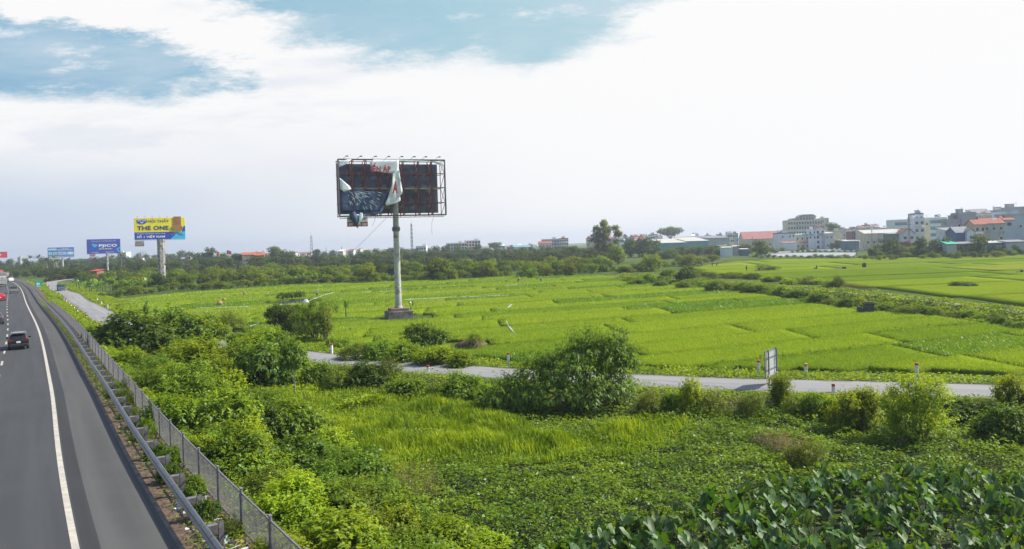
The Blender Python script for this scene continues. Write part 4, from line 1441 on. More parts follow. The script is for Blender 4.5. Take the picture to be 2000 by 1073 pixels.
def belt(line, hr, step, kinds, label, group, seed, vj=3, ws=(1, 1.35), name='tree', cat='tree', stuff=None):
    rg = random.Random(seed)
    us = [p[0] for p in line]; vs = [p[1] for p in line]
    u = us[0]
    while u < us[-1]:
        v = float(np.interp(u, us, vs)) + rg.uniform(-vj, vj)
        if stuff is not None: stuff.append((rg.choice(kinds), u, v, rg.uniform(*hr), rg.uniform(*ws), rg.randrange(3), rg.uniform(0, 6.28)))
        else: tree_px(rg.choice(kinds), u, v, rg.uniform(*hr), label, group, rg.uniform(*ws), rg=rg, name=name, cat=cat)
        u += step * rg.uniform(.65, 1.35)


TH = 'olive bushy thicket tree in the belt between the rice field and the dark far trees'
GTH = 'thicket belt beyond the rice field'
belt([(200, 583), (260, 576), (330, 567), (430, 563), (520, 558), (620, 553), (720, 550), (860, 547), (940, 541), (985, 538)], (9, 19), 15, ['thicket'], 'low olive bush along the far edge of the rice field', 'bushes along the far field edge', 1, 2, (1.2, 1.8), 'bush', 'bush')
belt([(230, 566), (300, 560), (430, 553), (620, 547), (720, 542), (860, 541), (1000, 535)], (18, 30), 15, ['thicket', 'thicket', 'thicket', 'round'], TH, GTH, 2, 3, (.9, 1.3), 'thicket', 'thicket')
belt([(160, 552), (300, 548), (430, 543), (620, 537), (860, 531), (1000, 527), (1190, 522)], (17, 26), 17, ['thicket'], TH, GTH, 3, 3, (1, 1.4), 'thicket', 'thicket')
belt([(1025, 543), (1090, 538), (1160, 534), (1205, 531)], (20, 33), 14, ['thicket'], TH, GTH, 4, 3, (.9, 1.2), 'thicket', 'thicket')
belt([(1215, 532), (1290, 522), (1340, 517), (1400, 512)], (9, 18), 12, ['thicket'], 'low olive bush in the rough ground left of the dike', 'bushes in the rough ground by the dike', 5, 4, (1.2, 1.7), 'bush', 'bush')
DK = 'dark green tree in the long tree line behind the thicket belt'
GDK = 'dark tree line below the town'
belt([(18, 541), (120, 545), (200, 538), (420, 528), (620, 521), (860, 513), (1100, 507), (1215, 503)], (15, 27), 15, ['round', 'tall', 'round', 'spread'], DK, GDK, 6, 3)
belt([(5, 534), (130, 535), (260, 527), (420, 519), (620, 512), (860, 505), (1130, 500)], (15, 27), 17, ['round', 'tall', 'round'], DK, GDK, 7, 2)
belt([(0, 528), (130, 527), (260, 520), (420, 513)], (18, 28), 16, ['round', 'tall'], 'dark tree at the back of the tree line under the left-hand billboards', 'back row of trees under the billboards', 8, 2)
belt([(1290, 506), (1340, 502), (1400, 500), (1470, 498)], (14, 24), 11, ['round', 'thicket'], 'bushy green tree in front of the pale warehouse', 'trees in front of the warehouse', 9, 3)
belt([(1690, 507), (1760, 505), (1850, 504), (1950, 500), (2020, 497), (2400, 486)], (8, 15), 11, ['thicket', 'thicket', 'round'], 'green bush along the far edge of the right-hand field', 'bushes below the village', 10, 3, (1.1, 1.6), 'bush', 'bush')
belt([(1700, 503), (1780, 501), (1860, 501), (1900, 499), (1990, 496), (2400, 482)], (12, 25), 11, ['round', 'thicket', 'tall'], 'dark green tree standing in front of the village houses', 'trees in front of the village', 12, 2, (.9, 1.3))
belt([(1440, 499), (1520, 492), (1580, 488), (1690, 482)], (7, 15), 14, ['round', 'thicket'], 'small bushy tree on the far bank of the pond', 'trees on the far pond bank', 13, 2)
FILL = []
def far_wood(items):
    """the mass of foliage between the trees one can tell apart: one object"""
    Vs, Ts = [], []
    for kd, u, v, hpx, ws, i, rz in items:
        me = TREES[kd, i][0]; n = len(me.vertices)
        co = np.empty(n * 3, np.float32); me.vertices.foreach_get('co', co); co = co.reshape(-1, 4, 3)[::4]
        ti = np.empty(n, np.float32); me.attributes['tint'].data.foreach_get('value', ti); ti = ti.reshape(-1, 4)[::4]
        c = co.mean(1, keepdims=True); co = c + (co - c) * 1.9
        p = W(u, v, 0); s = hpx * p.y / F / 10
        R_ = np.array([[math.cos(rz), -math.sin(rz), 0], [math.sin(rz), math.cos(rz), 0], [0, 0, 1]])
        co = (co.reshape(-1, 3) * np.array([s * ws, s * ws, s])) @ R_.T + np.array([p.x, p.y, -.2])
        Vs.append(co); Ts.append(ti.ravel() * .8)
    V = np.concatenate(Vs)
    tag(place('far_wood', npmesh('far_wood', V, np.arange(len(V)).reshape(-1, 4), M['lf_far'], tint=np.concatenate(Ts))),
        'dense far-off undergrowth closing the gaps between the distant trees', 'wood', kind='stuff')
UN = 'low dark tree filling the foot of the tree line'
belt([(10, 537), (130, 541), (260, 532), (420, 523), (620, 517), (860, 509), (1130, 503), (1215, 501)], (14, 24), 13, ['thicket'], UN, '', 14, 3, (1.2, 1.7), stuff=FILL)
belt([(100, 549), (200, 546), (420, 536), (620, 529), (860, 522), (1100, 515), (1215, 510)], (13, 24), 14, ['thicket', 'round'], 'green tree filling the space between the thicket belt and the dark tree line', '', 15, 3, (1.2, 1.7), stuff=FILL)
far_wood(FILL)
SK = [
 ('thicket', 1208, 517, 42, .9, 'light olive tree leaning against the tall eucalyptus'),
 ('round', 1232, 503, 40, 1.0, 'dark dense tree left one of the row beside the warehouse'),
 ('round', 1254, 503, 42, 1.1, 'dark dense tree in the middle of the row beside the warehouse'),
 ('round', 1276, 502, 36, 1.1, 'dark dense tree right one of the row beside the warehouse'),
 ('spread', 1310, 485, 44, 1.0, 'large wide-crowned tree rising above the warehouse roof'),
 ('thicket', 1270, 530, 36, 1.3, 'yellowish green bushy tree in the rough ground before the warehouse'),
 ('thicket', 1340, 520, 26, 1.2, 'olive bushy tree in the rough ground right of the yellowish one'),
 ('round', 1490, 502, 36, 1.0, 'yellow-lit rounded tree at the left end of the pond'),
 ('open', 1630, 484, 52, .9, 'airy tall tree right of the cream hotel'),
 ('round', 1735, 502, 40, 1.2, 'large dark tree at the right end of the pond'),
 ('round', 1712, 490, 26, 1.1, 'dark tree behind the pond bank beside the power pole'),
 ('tall', 1800, 502, 42, 1.0, 'dark tree between the lattice power pole and the village'),
 ('round', 1842, 501, 40, 1.0, 'dark tree in front of the grey village house'),
 ('round', 1912, 500, 45, .9, 'yellow-lit tree in front of the red-roofed village house'),
 ('round', 1525, 480, 32, 1.2, 'dark rounded tree left of the cream hotel'),
 ('open', 408, 524, 42, .9, 'open-crowned tree beside the orange flag'),
 ('round', 385, 524, 32, 1.3, 'broad dark tree left of the orange flag'),
 ('spread', 470, 524, 30, 1.0, 'wide dark tree between the red flag and the temple'),
 ('round', 500, 530, 30, 1.1, 'dark tree in front of the temple hall'),
 ('tall', 537, 520, 40, 1.1, 'tall dark tree right of the temple roof'),
 ('round', 560, 520, 34, 1.2, 'broad dark tree behind the temple wall'),
 ('open', 872, 508, 30, .8, 'airy tree standing left of the pale hospital block'),
 ('spread', 966, 497, 24, 1.2, 'lone umbrella-shaped tree on the skyline right of the hospital block'),
 ('thicket', 870, 547, 46, 1.1, 'big leafy tree at the edge of the rice field right of the billboard'),
 ('round', 848, 548, 38, .9, 'dark leafy tree joined to the big one at the field edge'),
 ('thicket', 955, 541, 34, 1.2, 'olive tree at the right end of the field-edge thicket'),
 ('thicket', 716, 553, 38, 1.1, 'olive rounded tree left of the billboard post at the field edge'),
]
_rs = random.Random(77)
for kd, u, v, h, ws, lab in SK:
    tree_px(kd, u, v, h, lab, None, ws, rg=_rs)

def eucalyptus():
    rg = np.random.default_rng(52)
    L = []
    for i in range(42):
        z = rg.uniform(5, 20.5); wv = 7.2 * math.sin(math.pi * min(1, max(.12, (z - 2) / 21))) ** .7
        L.append((rg.uniform(-wv, wv) * .95, rg.uniform(-4, 4), z, rg.uniform(1.0, 2.0), rg.uniform(1.0, 2.0), rg.uniform(.8, 1.4)))
    V, T = shoots(L, 1500, 7, .75, .42, rg, up=.3, splen=.7, droop=.45, tvar=.5, zmin=-.8)
    mb = MB(); mb.tube([(0, 0, -.3), (.2, 0, 5), (-.1, 0, 10), (.3, 0, 15)], [.5, .42, .32, .18], 8); branches(mb, (0, 0, 4.5), L[::2], rg, .26); branches(mb, (0, 0, 9), L[1::2], rg, .2)
    t = foliage_thing('tree', 'tall eucalyptus with an airy crown standing alone left of the warehouse', 'tree', V, T, M['lf_farlight'], mb, M['palebark'])
    p = W(1185, 508, 0); t.location = p
    k = 77 * p.y / F / 21.5; t.scale = (k, k, k)
eucalyptus()
LB = 'low bush on the bank of the pond'
belt([(1476, 503.5), (1560, 503), (1690, 504)], (4, 9), 11, ['thicket'], LB, 'bank bushes of the pond', 21, 1, (1.3, 2.2), 'bush', 'bush')
belt([(1548, 493.2), (1600, 492.6), (1680, 492.2)], (3, 6), 13, ['thicket'], 'low bush on the narrow strip between the two ponds', 'bushes between the ponds', 22, .5, (1.4, 2.4), 'bush', 'bush')
belt([(1735, 498), (1800, 497), (1880, 495)], (16, 28), 10, ['round', 'tall'], 'dark tree standing close before the village houses behind the bushes', 'trees close to the village houses', 23, 2)
belt([(1625, 487), (1700, 486), (1760, 484)], (12, 22), 14, ['round', 'thicket'], 'dark tree at the back of the pond below the low houses', 'trees at the back of the pond', 24, 1.5)
# bushes of the dike and beyond
rgd = random.Random(31)
for i in range(40):
    u = 1235 + i * 19.5 + rgd.uniform(-6, 6)
    v = float(np.interp(u, [1230, 1330, 1500, 1640, 1800, 1900, 2000], [555, 558, 578, 601, 618, 627, 637])) + rgd.uniform(-5, 0)
    bush_px(rgd.choice(['broad', 'broad', 'fine', 'bright', 'dark']), u, v, rgd.uniform(26, 46), rgd.uniform(10, 21),
            'leafy shrub on the near slope of the long dike', 'shrubs along the near slope of the dike', rg=rgd)
for i in range(20):
    u = 1345 + i * 15 + rgd.uniform(-6, 6)
    v = float(np.interp(u, [1330, 1450, 1640, 1700], [538, 545, 560, 566])) + rgd.uniform(-3, 3)
    bush_px(rgd.choice(['fine', 'bright', 'fine']), u, v, rgd.uniform(20, 34), rgd.uniform(8, 14),
            'low olive shrub on the far side of the farm track', 'shrubs beyond the farm track', rg=rgd)
for u, v, w, h, kd, lab in [(1637, 562, 22, 24, 'fine', 'upright olive shrub beyond the farm track at its middle'), (1662, 566, 34, 15, 'dry', 'brownish weed clump right of the upright olive shrub'),
                            (1695, 570, 36, 14, 'dry', 'dry weed clump beside the farm track'), (1338, 556, 34, 26, 'dark', 'dark spiky clump at the left end of the dike'),
                            (1500, 529, 40, 12, 'fine', 'low bush beside the dark tomb in the far field'), (1880, 560, 40, 10, 'broad', 'dark low weeds in the right-hand field'),
                            (1345, 500, 34, 14, 'fine', 'bush before the pale sheds')]:
    bush_px(kd, u, v, w, h, lab, rg=rgd)
# palms and bananas by the service road
def palm(label, x, y, h, seed, group, name='palm'):
    rg = random.Random(seed)
    t = thing(name, label, 'palm', (x, y, 0), rg.uniform(0, 6.28), group)
    mb = MB(); mb.tube([(0, 0, -.2), (.1, 0, h * .45), (0, 0, h * .86)], [.17, .13, .10], 7)
    mb.build('trunk', M['palebark'], t, smooth=True)
    lb = MB()
    for i in range(16):
        banana_leaf(lb, (0, 0, h * .85), i * 2.4, h * rg.uniform(.22, .32), h * .07, rg.uniform(.1, 1.3), rg)
    me = lb.mesh('fronds', M['lf_far']); at = me.attributes.new('tint', 'FLOAT', 'POINT')
    at.data.foreach_set('value', [rg.uniform(.2, .9) for _ in me.vertices])
    place('crown', me, t)
    return t
for i, (u, v, hp) in enumerate([(76, 534, 36), (92, 538, 34), (106, 536, 38), (112, 540, 34), (135, 534, 30), (238, 534, 40), (60, 532, 32), (440, 524, 22), (785, 513, 30), (758, 512, 24)]):
    p = W(u, v); palm('slender palm rising above the dark tree line', p.x, p.y, hp * p.y / F, i, 'palms of the tree line')
for i in range(17):
    u = 140 + i * 9 + rgd.uniform(-4, 4); v = float(np.interp(u, [135, 200, 290], [566, 584, 572])) - rgd.uniform(0, 14)
    p = W(u, v)
    if sdist(SRV, [p.x], [p.y])[0][0] < 4: continue
    banana('broad-leaved banana plant in the grove at the bend of the service road', p.x, p.y, rgd.uniform(3.2, 4.6), 60 + i, 6, 2, 'banana grove by the service road')
for i in range(12):
    p = W(556 + i * 7 + rgd.uniform(-3, 3), 556 - rgd.uniform(0, 7))
    banana('pale banana plant in the plot at the far edge of the rice field', p.x, p.y, rgd.uniform(2.4, 3.4), 90 + i, 5, 1, 'banana plot beyond the rice field')

# ------------------------------------------------------------------ materials of built things
M['galv'] = mat('galvanised steel', (0.23, 0.235, 0.25), 0.45, .6, var=.15, scale=1.5, dirt=(0.16, 0.12, 0.09), dscale=3)
M['galvgrey'] = mat('dull grey steel', (0.21, 0.205, 0.215), 0.6, .3, var=.2, scale=3, dirt=(0.13, 0.09, 0.07), dscale=4)
M['wire'] = mat('fence wire', (0.17, 0.165, 0.17), 0.6, .3, var=.2, scale=2)
M['white'] = mat('white paint', (0.74, 0.74, 0.72), 0.6, var=.08, scale=3, dirt=(0.45, 0.43, 0.38), dscale=3)
M['redpaint'] = mat('red paint', (0.45, 0.045, 0.035), 0.55, var=.15, scale=4)
M['rust'] = mat('red oxide steel', (0.13, 0.035, 0.028), 0.7, var=.3, scale=3, dirt=(0.07, 0.035, 0.03), dscale=3)
M['polemetal'] = mat('weathered pale pole', (0.42, 0.43, 0.40), 0.55, var=.18, scale=.7, dirt=(0.20, 0.12, 0.075), dscale=1.3)
M['concrete'] = mat('stained concrete', (0.27, 0.25, 0.23), 0.9, var=.25, scale=1.2, bump=.4, bscale=6, dirt=(0.10, 0.085, 0.08), dscale=1.3)
M['brickred'] = mat('weathered brick top', (0.20, 0.13, 0.10), 0.9, var=.3, scale=3, bump=.4, bscale=8)
M['darksheet'] = mat('dark backing sheet', (0.095, 0.112, 0.165), 0.7, var=.25, scale=.35)
M['bluevinyl'] = mat('crumpled dark blue vinyl', (0.048, 0.075, 0.155), 0.5, var=.3, scale=.6, bump=.5, bscale=2)
M['vinyl'] = mat('torn pale vinyl', (0.76, 0.79, 0.81), 0.5, var=.1, scale=.5, bump=.35, bscale=1.6, dirt=(0.52, 0.56, 0.57), dscale=.6)
M['redtext'] = mat('red lettering', (0.42, 0.028, 0.045), 0.5, var=.1)
M['whitetext'] = mat('white lettering', (0.80, 0.80, 0.80), 0.5, var=.02)
M['navytext'] = mat('navy lettering', (0.045, 0.045, 0.15), 0.5, var=.05)
M['navy'] = mat('navy board', (0.035, 0.07, 0.38), 0.5, var=.04, scale=.3)
M['indigo'] = mat('royal blue board', (0.015, 0.06, 0.42), 0.5, var=.06, scale=.3)
M['blueboard'] = mat('blue board', (0.03, 0.16, 0.50), 0.5, var=.06, scale=.3)
M['yellowboard'] = mat('yellow board', (0.86, 0.74, 0.02), 0.5, var=.05, scale=.3)
M['cyan'] = mat('cyan print', (0.02, 0.50, 0.85), 0.5, var=.05)
M['palecyan'] = mat('pale print tile', (0.45, 0.60, 0.66), 0.5, var=.05)
M['greenprint'] = mat('green print', (0.05, 0.38, 0.22), 0.5, var=.05)
M['brownleather'] = mat('brown leather print', (0.36, 0.165, 0.05), 0.45, var=.2, scale=.5)
M['darkbrown'] = mat('dark brown print', (0.13, 0.055, 0.02), 0.5, var=.2, scale=.5)
M['crimson'] = mat('crimson board', (0.60, 0.02, 0.055), 0.5, var=.05)
M['signgreen'] = mat('green road sign', (0.01, 0.30, 0.22), 0.5, var=.05)
M['tyre'] = mat('tyre rubber', (0.015, 0.015, 0.016), 0.85, var=.2)
M['rim'] = mat('alloy rim', (0.45, 0.45, 0.46), 0.35, .8, var=.1)
M['glass'] = mat('dark car glass', (0.015, 0.018, 0.02), 0.06, var=0, spec=.8)
M['blackcar'] = mat('black car paint', (0.012, 0.012, 0.014), 0.22, var=.05, spec=.7)
M['redcar'] = mat('red car paint', (0.40, 0.015, 0.02), 0.25, var=.05, spec=.6)
M['whitecar'] = mat('white car paint', (0.75, 0.75, 0.75), 0.25, var=.03, spec=.6)
M['greycar'] = mat('dark grey car paint', (0.05, 0.052, 0.058), 0.25, var=.05, spec=.6)
M['taillight'] = mat('red tail lamp', (0.22, 0.010, 0.012), 0.2, var=.05)
M['plastic'] = mat('black plastic', (0.02, 0.02, 0.022), 0.6, var=.1)
M['plate'] = mat('number plate', (0.72, 0.73, 0.74), 0.4, var=.03)
M['truckgrey'] = mat('dusty truck body', (0.30, 0.30, 0.29), 0.6, var=.15, scale=2, dirt=(0.2, 0.18, 0.15), dscale=2)
M['truckwhite'] = mat('off white truck body', (0.58, 0.56, 0.50), 0.55, var=.1, scale=2, dirt=(0.35, 0.32, 0.26), dscale=1.2)
M['truckblue'] = mat('blue truck paint', (0.06, 0.20, 0.32), 0.5, var=.1, scale=2)
M['canvas'] = mat('dark tarpaulin', (0.06, 0.075, 0.07), 0.8, var=.2, scale=2)
M['tombstone'] = mat('dark tomb stone', (0.075, 0.065, 0.062), 0.85, var=.3, scale=2, bump=.4, bscale=8)
M['tilered'] = mat('red roof tile', (0.36, 0.105, 0.065), 0.8, var=.2, scale=2, dirt=(0.20, 0.07, 0.05), dscale=.5)
M['tileorange'] = mat('temple roof tile', (0.42, 0.13, 0.05), 0.75, var=.2, scale=1)
M['templered'] = mat('temple red wall', (0.38, 0.06, 0.075), 0.8, var=.15, scale=.5)
M['pinkroof'] = mat('faded red sheet roof', (0.42, 0.17, 0.15), 0.7, var=.1, scale=.2)
M['greyroof'] = mat('grey sheet roof', (0.22, 0.23, 0.24), 0.7, var=.15, scale=.3)
M['paleroof'] = mat('pale sheet roof', (0.50, 0.48, 0.42), 0.7, var=.1, scale=.3)
M['greenroof'] = mat('green tarpaulin roof', (0.03, 0.42, 0.25), 0.6, var=.1)
M['wcream'] = mat('cream plaster', (0.66, 0.56, 0.40), 0.9, var=.1, scale=.3, dirt=(0.38, 0.33, 0.25), dscale=.2)
M['wwhite'] = mat('white plaster', (0.70, 0.71, 0.72), 0.9, var=.08, scale=.3, dirt=(0.55, 0.56, 0.56), dscale=.25)
M['wgrey'] = mat('bare grey render', (0.42, 0.43, 0.42), 0.95, var=.15, scale=.3, dirt=(0.22, 0.22, 0.21), dscale=.3)
M['wblue'] = mat('pale blue render', (0.44, 0.51, 0.57), 0.9, var=.08, scale=.2, dirt=(0.27, 0.31, 0.34), dscale=.2)
M['wteal'] = mat('teal sheet wall', (0.17, 0.34, 0.36), 0.7, var=.1, scale=.3)
M['wdarkteal'] = mat('dark teal sheet wall', (0.05, 0.13, 0.16), 0.7, var=.15, scale=.3)
M['wbrick'] = mat('brick wall', (0.26, 0.12, 0.09), 0.9, var=.2, scale=1)
M['wbluedoor'] = mat('blue shed wall', (0.06, 0.13, 0.27), 0.7, var=.15, scale=.4)
M['wpeach'] = mat('peach plaster', (0.48, 0.38, 0.27), 0.9, var=.1, scale=.4)
M['dkwin'] = mat('dark window pane', (0.03, 0.045, 0.06), 0.15, var=.2, scale=1, spec=.6)
M['glassblue'] = mat('blue glass band', (0.10, 0.19, 0.26), 0.2, var=.25, scale=.4, spec=.6)
M['trim'] = mat('pale trim', (0.72, 0.72, 0.70), 0.85, var=.06)
M['steel_tank'] = mat('steel water tank', (0.62, 0.63, 0.64), 0.3, .7, var=.05)
M['skin'] = mat('skin', (0.30, 0.17, 0.11), 0.6, var=.08)
M['clothdark'] = mat('dark clothes', (0.035, 0.04, 0.05), 0.9, var=.2, scale=6)
M['clothblue'] = mat('light blue clothes', (0.30, 0.42, 0.55), 0.9, var=.15, scale=6)
M['clothred'] = mat('faded red clothes', (0.30, 0.12, 0.12), 0.9, var=.15, scale=6)
M['straw'] = mat('straw', (0.42, 0.31, 0.14), 0.9, var=.25, scale=5, bump=.5, bscale=14)
M['bluebag'] = mat('blue plastic sheet', (0.05, 0.20, 0.50), 0.4, var=.2, scale=3, bump=.4, bscale=4)
M['whitebag'] = mat('white plastic bag', (0.66, 0.70, 0.72), 0.4, var=.1, scale=4, bump=.4, bscale=6)
M['yellowstub'] = mat('yellow painted stub', (0.55, 0.32, 0.03), 0.6, var=.1)
M['hay'] = mat('dry straw heap', (0.33, 0.22, 0.09), 0.95, var=.3, scale=4, bump=.6, bscale=10)


def text_mesh(name, body, m, x0, z0, w, h, y, parent, bold=.012, thick=.02, rot=0.0):
    """lettering fitted into a box (x0, z0, w, h) on a face looking along -Y"""
    cu = bpy.data.curves.new('lettering', 'FONT')
    cu.body = body; cu.size = 1; cu.space_character = 1.06; cu.offset = bold; cu.resolution_u = 3
    ob = bpy.data.objects.new('lettering', cu); COL.objects.link(ob)
    me = bpy.data.meshes.new_from_object(ob.evaluated_get(bpy.context.evaluated_depsgraph_get()))
    bpy.data.objects.remove(ob); bpy.data.curves.remove(cu)
    co = np.empty(len(me.vertices) * 3, np.float32); me.vertices.foreach_get('co', co); co = co.reshape(-1, 3)
    mn, mx = co.min(0), co.max(0)
    fx = (co[:, 0] - mn[0]) / max(1e-6, mx[0] - mn[0]) * w; fz = (co[:, 1] - mn[1]) / max(1e-6, mx[1] - mn[1]) * h
    if rot:
        cx, cz = w / 2, h / 2
        fx, fz = cx + (fx - cx) * math.cos(rot) - (fz - cz) * math.sin(rot), cz + (fx - cx) * math.sin(rot) + (fz - cz) * math.cos(rot)
    out = np.stack([x0 + fx, np.full(len(fx), y), z0 + fz], 1)
    me.vertices.foreach_set('co', out.astype(np.float32).ravel())
    me.materials.clear(); me.materials.append(m); me.update()
    return place(name, me, parent)


def ppt(i, off, z):
    q = EXP[i] + N_[i] * off
    return Vector((q[0], q[1], z))


# ------------------------------------------------------------------ guard rail
gr = thing('guard_rail', 'long galvanised steel guard rail on posts along the edge of the expressway', 'guard rail', ppt(52, 3.1, ZR))
g0 = gr.location
ii = np.arange(30, 460)
T3 = T_[ii]; N3 = N_[ii]
ro = RAIL_OFF(EXP[ii, 1])
_rp = [(-.02, .46), (-.09, .50), (-.10, .545), (-.02, .585), (-.02, .615), (-.10, .655), (-.09, .70), (-.02, .76), (.0, .765), (-.06, .70), (-.0, .62), (-.0, .58), (-.06, .52), (-.0, .455)]
prof = [(o * 1.15, .62 + (z - .61) * 1.2) for o, z in _rp]
VV = np.zeros((len(ii), len(prof), 3))
for j, (o, z) in enumerate(prof):
    VV[:, j, :2] = EXP[ii] + N3 * (ro + o)[:, None] - np.array(g0[:2]); VV[:, j, 2] = z
id_ = np.arange(VV.shape[0] * VV.shape[1]).reshape(VV.shape[:2])
fs = []
k_ = len(prof)
for j in range(k_):
    jn = (j + 1) % k_
    fs.append(np.stack([id_[:-1, j], id_[:-1, jn], id_[1:, jn], id_[1:, j]], -1))
place('rail', npmesh('rail', VV.reshape(-1, 3), np.concatenate(fs), M['galv']), gr)
pm = MB()
pm.box((0, -.075, .33), (.15, .012, .86)); pm.box((0, .075, .33), (.15, .012, .86)); pm.box((0, 0, .33), (.012, .138, .86))
post_me = pm.mesh('post', M['galvgrey'])
sp = MB(); sp.cbox((-.24, 0, .6), (.30, .17, .30), .02); sp.box((-.24, -.09, .6), (.24, .008, .22))
spacer_me = sp.mesh('spacer', M['galv'])
ang_of = lambda i: math.atan2(T_[i][1], T_[i][0]) - math.pi / 2
c_ = 0
for i in range(48, 48 + 3 * 98, 3):
    q = ppt(i, float(RAIL_OFF(EXP[i, 1])) + .42, ZR) - g0
    a = place('post', post_me, gr, q, ang_of(i))
    if i < 200: place('spacer', spacer_me, a)

# ------------------------------------------------------------------ wire fence
fn = thing('wire_fence', 'grey wire mesh fence of framed panels between the guard rail and the shrubs', 'fence', ppt(52, 4.2, ZR - .1))
f0 = fn.location
PW, PH = 2.84, 1.12
fm = MB()
for z in (0.0, PH): fm.bar((-PW / 2, 0, z), (PW / 2, 0, z), .045)
for x in (-PW / 2, PW / 2): fm.bar((x, 0, 0), (x, 0, PH), .05)
frame_me = fm.mesh('frame', M['galvgrey'])
wm = MB()
st_ = .075
k = -PW / 2 - PH
while k < PW / 2:
    for sgn in (1, -1):
        x0, z0, x1, z1 = k, 0, k + PH, PH
        if x0 < -PW / 2: z0 = -PW / 2 - x0; x0 = -PW / 2
        if x1 > PW / 2: z1 = PH - (x1 - PW / 2); x1 = PW / 2
        if x1 - x0 > .02:
            a, b = (x0, .0035 * sgn, z0), (x1, .0035 * sgn, z1)
            if sgn < 0: a, b = (-x0, .0035 * sgn, z0), (-x1, .0035 * sgn, z1)
            wm.bar(a, b, .0048)
    k += st_
mesh_me = wm.mesh('wire_mesh', M['wire'])
fp = MB(); fp.tube([(0, 0, -.4), (0, 0, PH + .16)], .036, 8); fp.box((0, 0, PH + .16), (.085, .085, .02))
fpost_me = fp.mesh('post', M['galvgrey'])
s_ = 46.0
for j in range(49):
    i = int(round(s_)); i2 = int(round(s_ + 3.0))
    a = ppt(i, float(FENCE_OFF(EXP[i, 1])), ZR + .06); b = ppt(i2, float(FENCE_OFF(EXP[i2, 1])), ZR + .06)
    d = (b - a); an = math.atan2(d.y, d.x); mid = (a + b) / 2 - f0
    pn = place('panel', frame_me, fn, mid, an)
    pn.scale.x = (d.length - .18) / PW
    place('wire_mesh', mesh_me, pn)
    dn = d.normalized()
    place('post', fpost_me, fn, a - f0 + dn * .045 - Vector((0, 0, .02)), an)
    place('post', fpost_me, fn, b - f0 - dn * .045 - Vector((0, 0, .02)), an)
    s_ += 3.0

# ------------------------------------------------------------------ guide posts along the service road
GP = 'white guide posts with red tops along the service road'
def guide_post(x, y, z, label, group=GP, top='redpaint', h=.95):
    t = thing('guide_post', label, 'guide post', (x, y, z), random.uniform(-.3, .3), group)
    a = MB(); a.cbox((0, 0, h * .4), (.19, .19, h * .8 + .3), .02); a.build('post', M['white'], t)
    b = MB(); b.cbox((0, 0, h * .8 + .15 + .075), (.195, .195, .15), .02); b.build('cap', M[top], t)
    return t
_near = ['nearest the shrubs', 'second from the shrubs', 'third from the shrubs', 'fourth from the shrubs']
for k, (u, v) in enumerate([(195.4, 646.5), (179.4, 636.8), (168.2, 627.9), (159.3, 621.4), (151.2, 615.9), (144.7, 609.2), (138.7, 604.3), (134.2, 599), (128.9, 594.6),
                            (124.5, 590.6), (120.5, 587.6), (117, 584.6), (110.7, 578), (104, 571), (97.5, 565), (92, 560), (90.5, 557), (93, 554.5)]):
    p = W(u, v, .74)
    guide_post(p.x, p.y, .7, ('white red-topped guide post on the expressway side of the bend, %s' % _near[k]) if k < 4 else 'small white guide post in the row on the left edge of the service road', GP if k >= 4 else None)
for u, v, lab in [(197.9, 597, 'white guide post on the field side of the bend, the farther one'), (210.3, 604, 'white guide post on the field side of the bend, the nearer one'),
                  (190, 591, 'small white guide post on the field side before the banana grove'), (648, 692, 'white guide post with red top beyond the road below the billboard'),
                  (993, 713, 'white guide post with red top beyond the road left of the huge bush'), (1218, 729, 'white guide post right beside the huge vine-draped bush'),
                  (1482, 731, 'white guide post left of the white road sign'), (1791, 738, 'white guide post beyond the road above the twin bushes'),
                  (1628, 768, 'guide post half hidden by shrubs on the near side of the road'), (836, 728, 'guide post whose top peeps over the shrubs on the near side')]:
    p = W(u, v, .74); guide_post(p.x, p.y, .25 if 'near side' in lab else .66, lab, None)
p = W(1574, 725, .7)
t = thing('kilometre_stone', 'short yellow marker stone in the creepers right of the white road sign', 'marker stone', (p.x, p.y, .6), 0)
a = MB(); a.cbox((0, 0, .2), (.24, .16, .5), .02); a.build('stone', M['white'], t)
a = MB(); a.cbox((0, 0, .55), (.25, .17, .22), .04); a.build('top', M['yellowstub'], t)

M['signback'] = mat('dull sign panel', (0.40, 0.43, 0.41), 0.6, var=.1, scale=1, dirt=(0.30, 0.31, 0.29), dscale=1.5)
# ------------------------------------------------------------------ road signs
p = W(1509, 757, .7)
t = thing('road_sign', 'white road sign seen from its edge on two red and white striped posts', 'road sign', (p.x, p.y, .7), R(53))
pb = MB(); pb.cbox((0, .06, 1.62), (2.3, .03, 1.66), .01); pb.build('panel', M['signback'], t)
fb = MB()
for z in (.8, 2.44): fb.bar((-1.15, .03, z), (1.15, .03, z), .05)
for x in (-1.15, 1.15): fb.bar((x, .03, .8), (x, .03, 2.44), .05)
for z in (1.25, 2.0): fb.bar((-1.1, 0.0, z), (1.1, 0.0, z), .06, .03)
fb.build('frame', M['galvgrey'], t)
for x in (-.75, .75):
    q = MB()
    for k in range(10):
        q.cur = k % 2 if k < 4 else 2
        q.tube([(x, -.05, -.1 + k * .26), (x, -.05, -.1 + (k + 1) * .26)], .05, 10, cap=k in (0, 9))
    q.build('post', [M['redpaint'], M['white'], M['galv']], t)

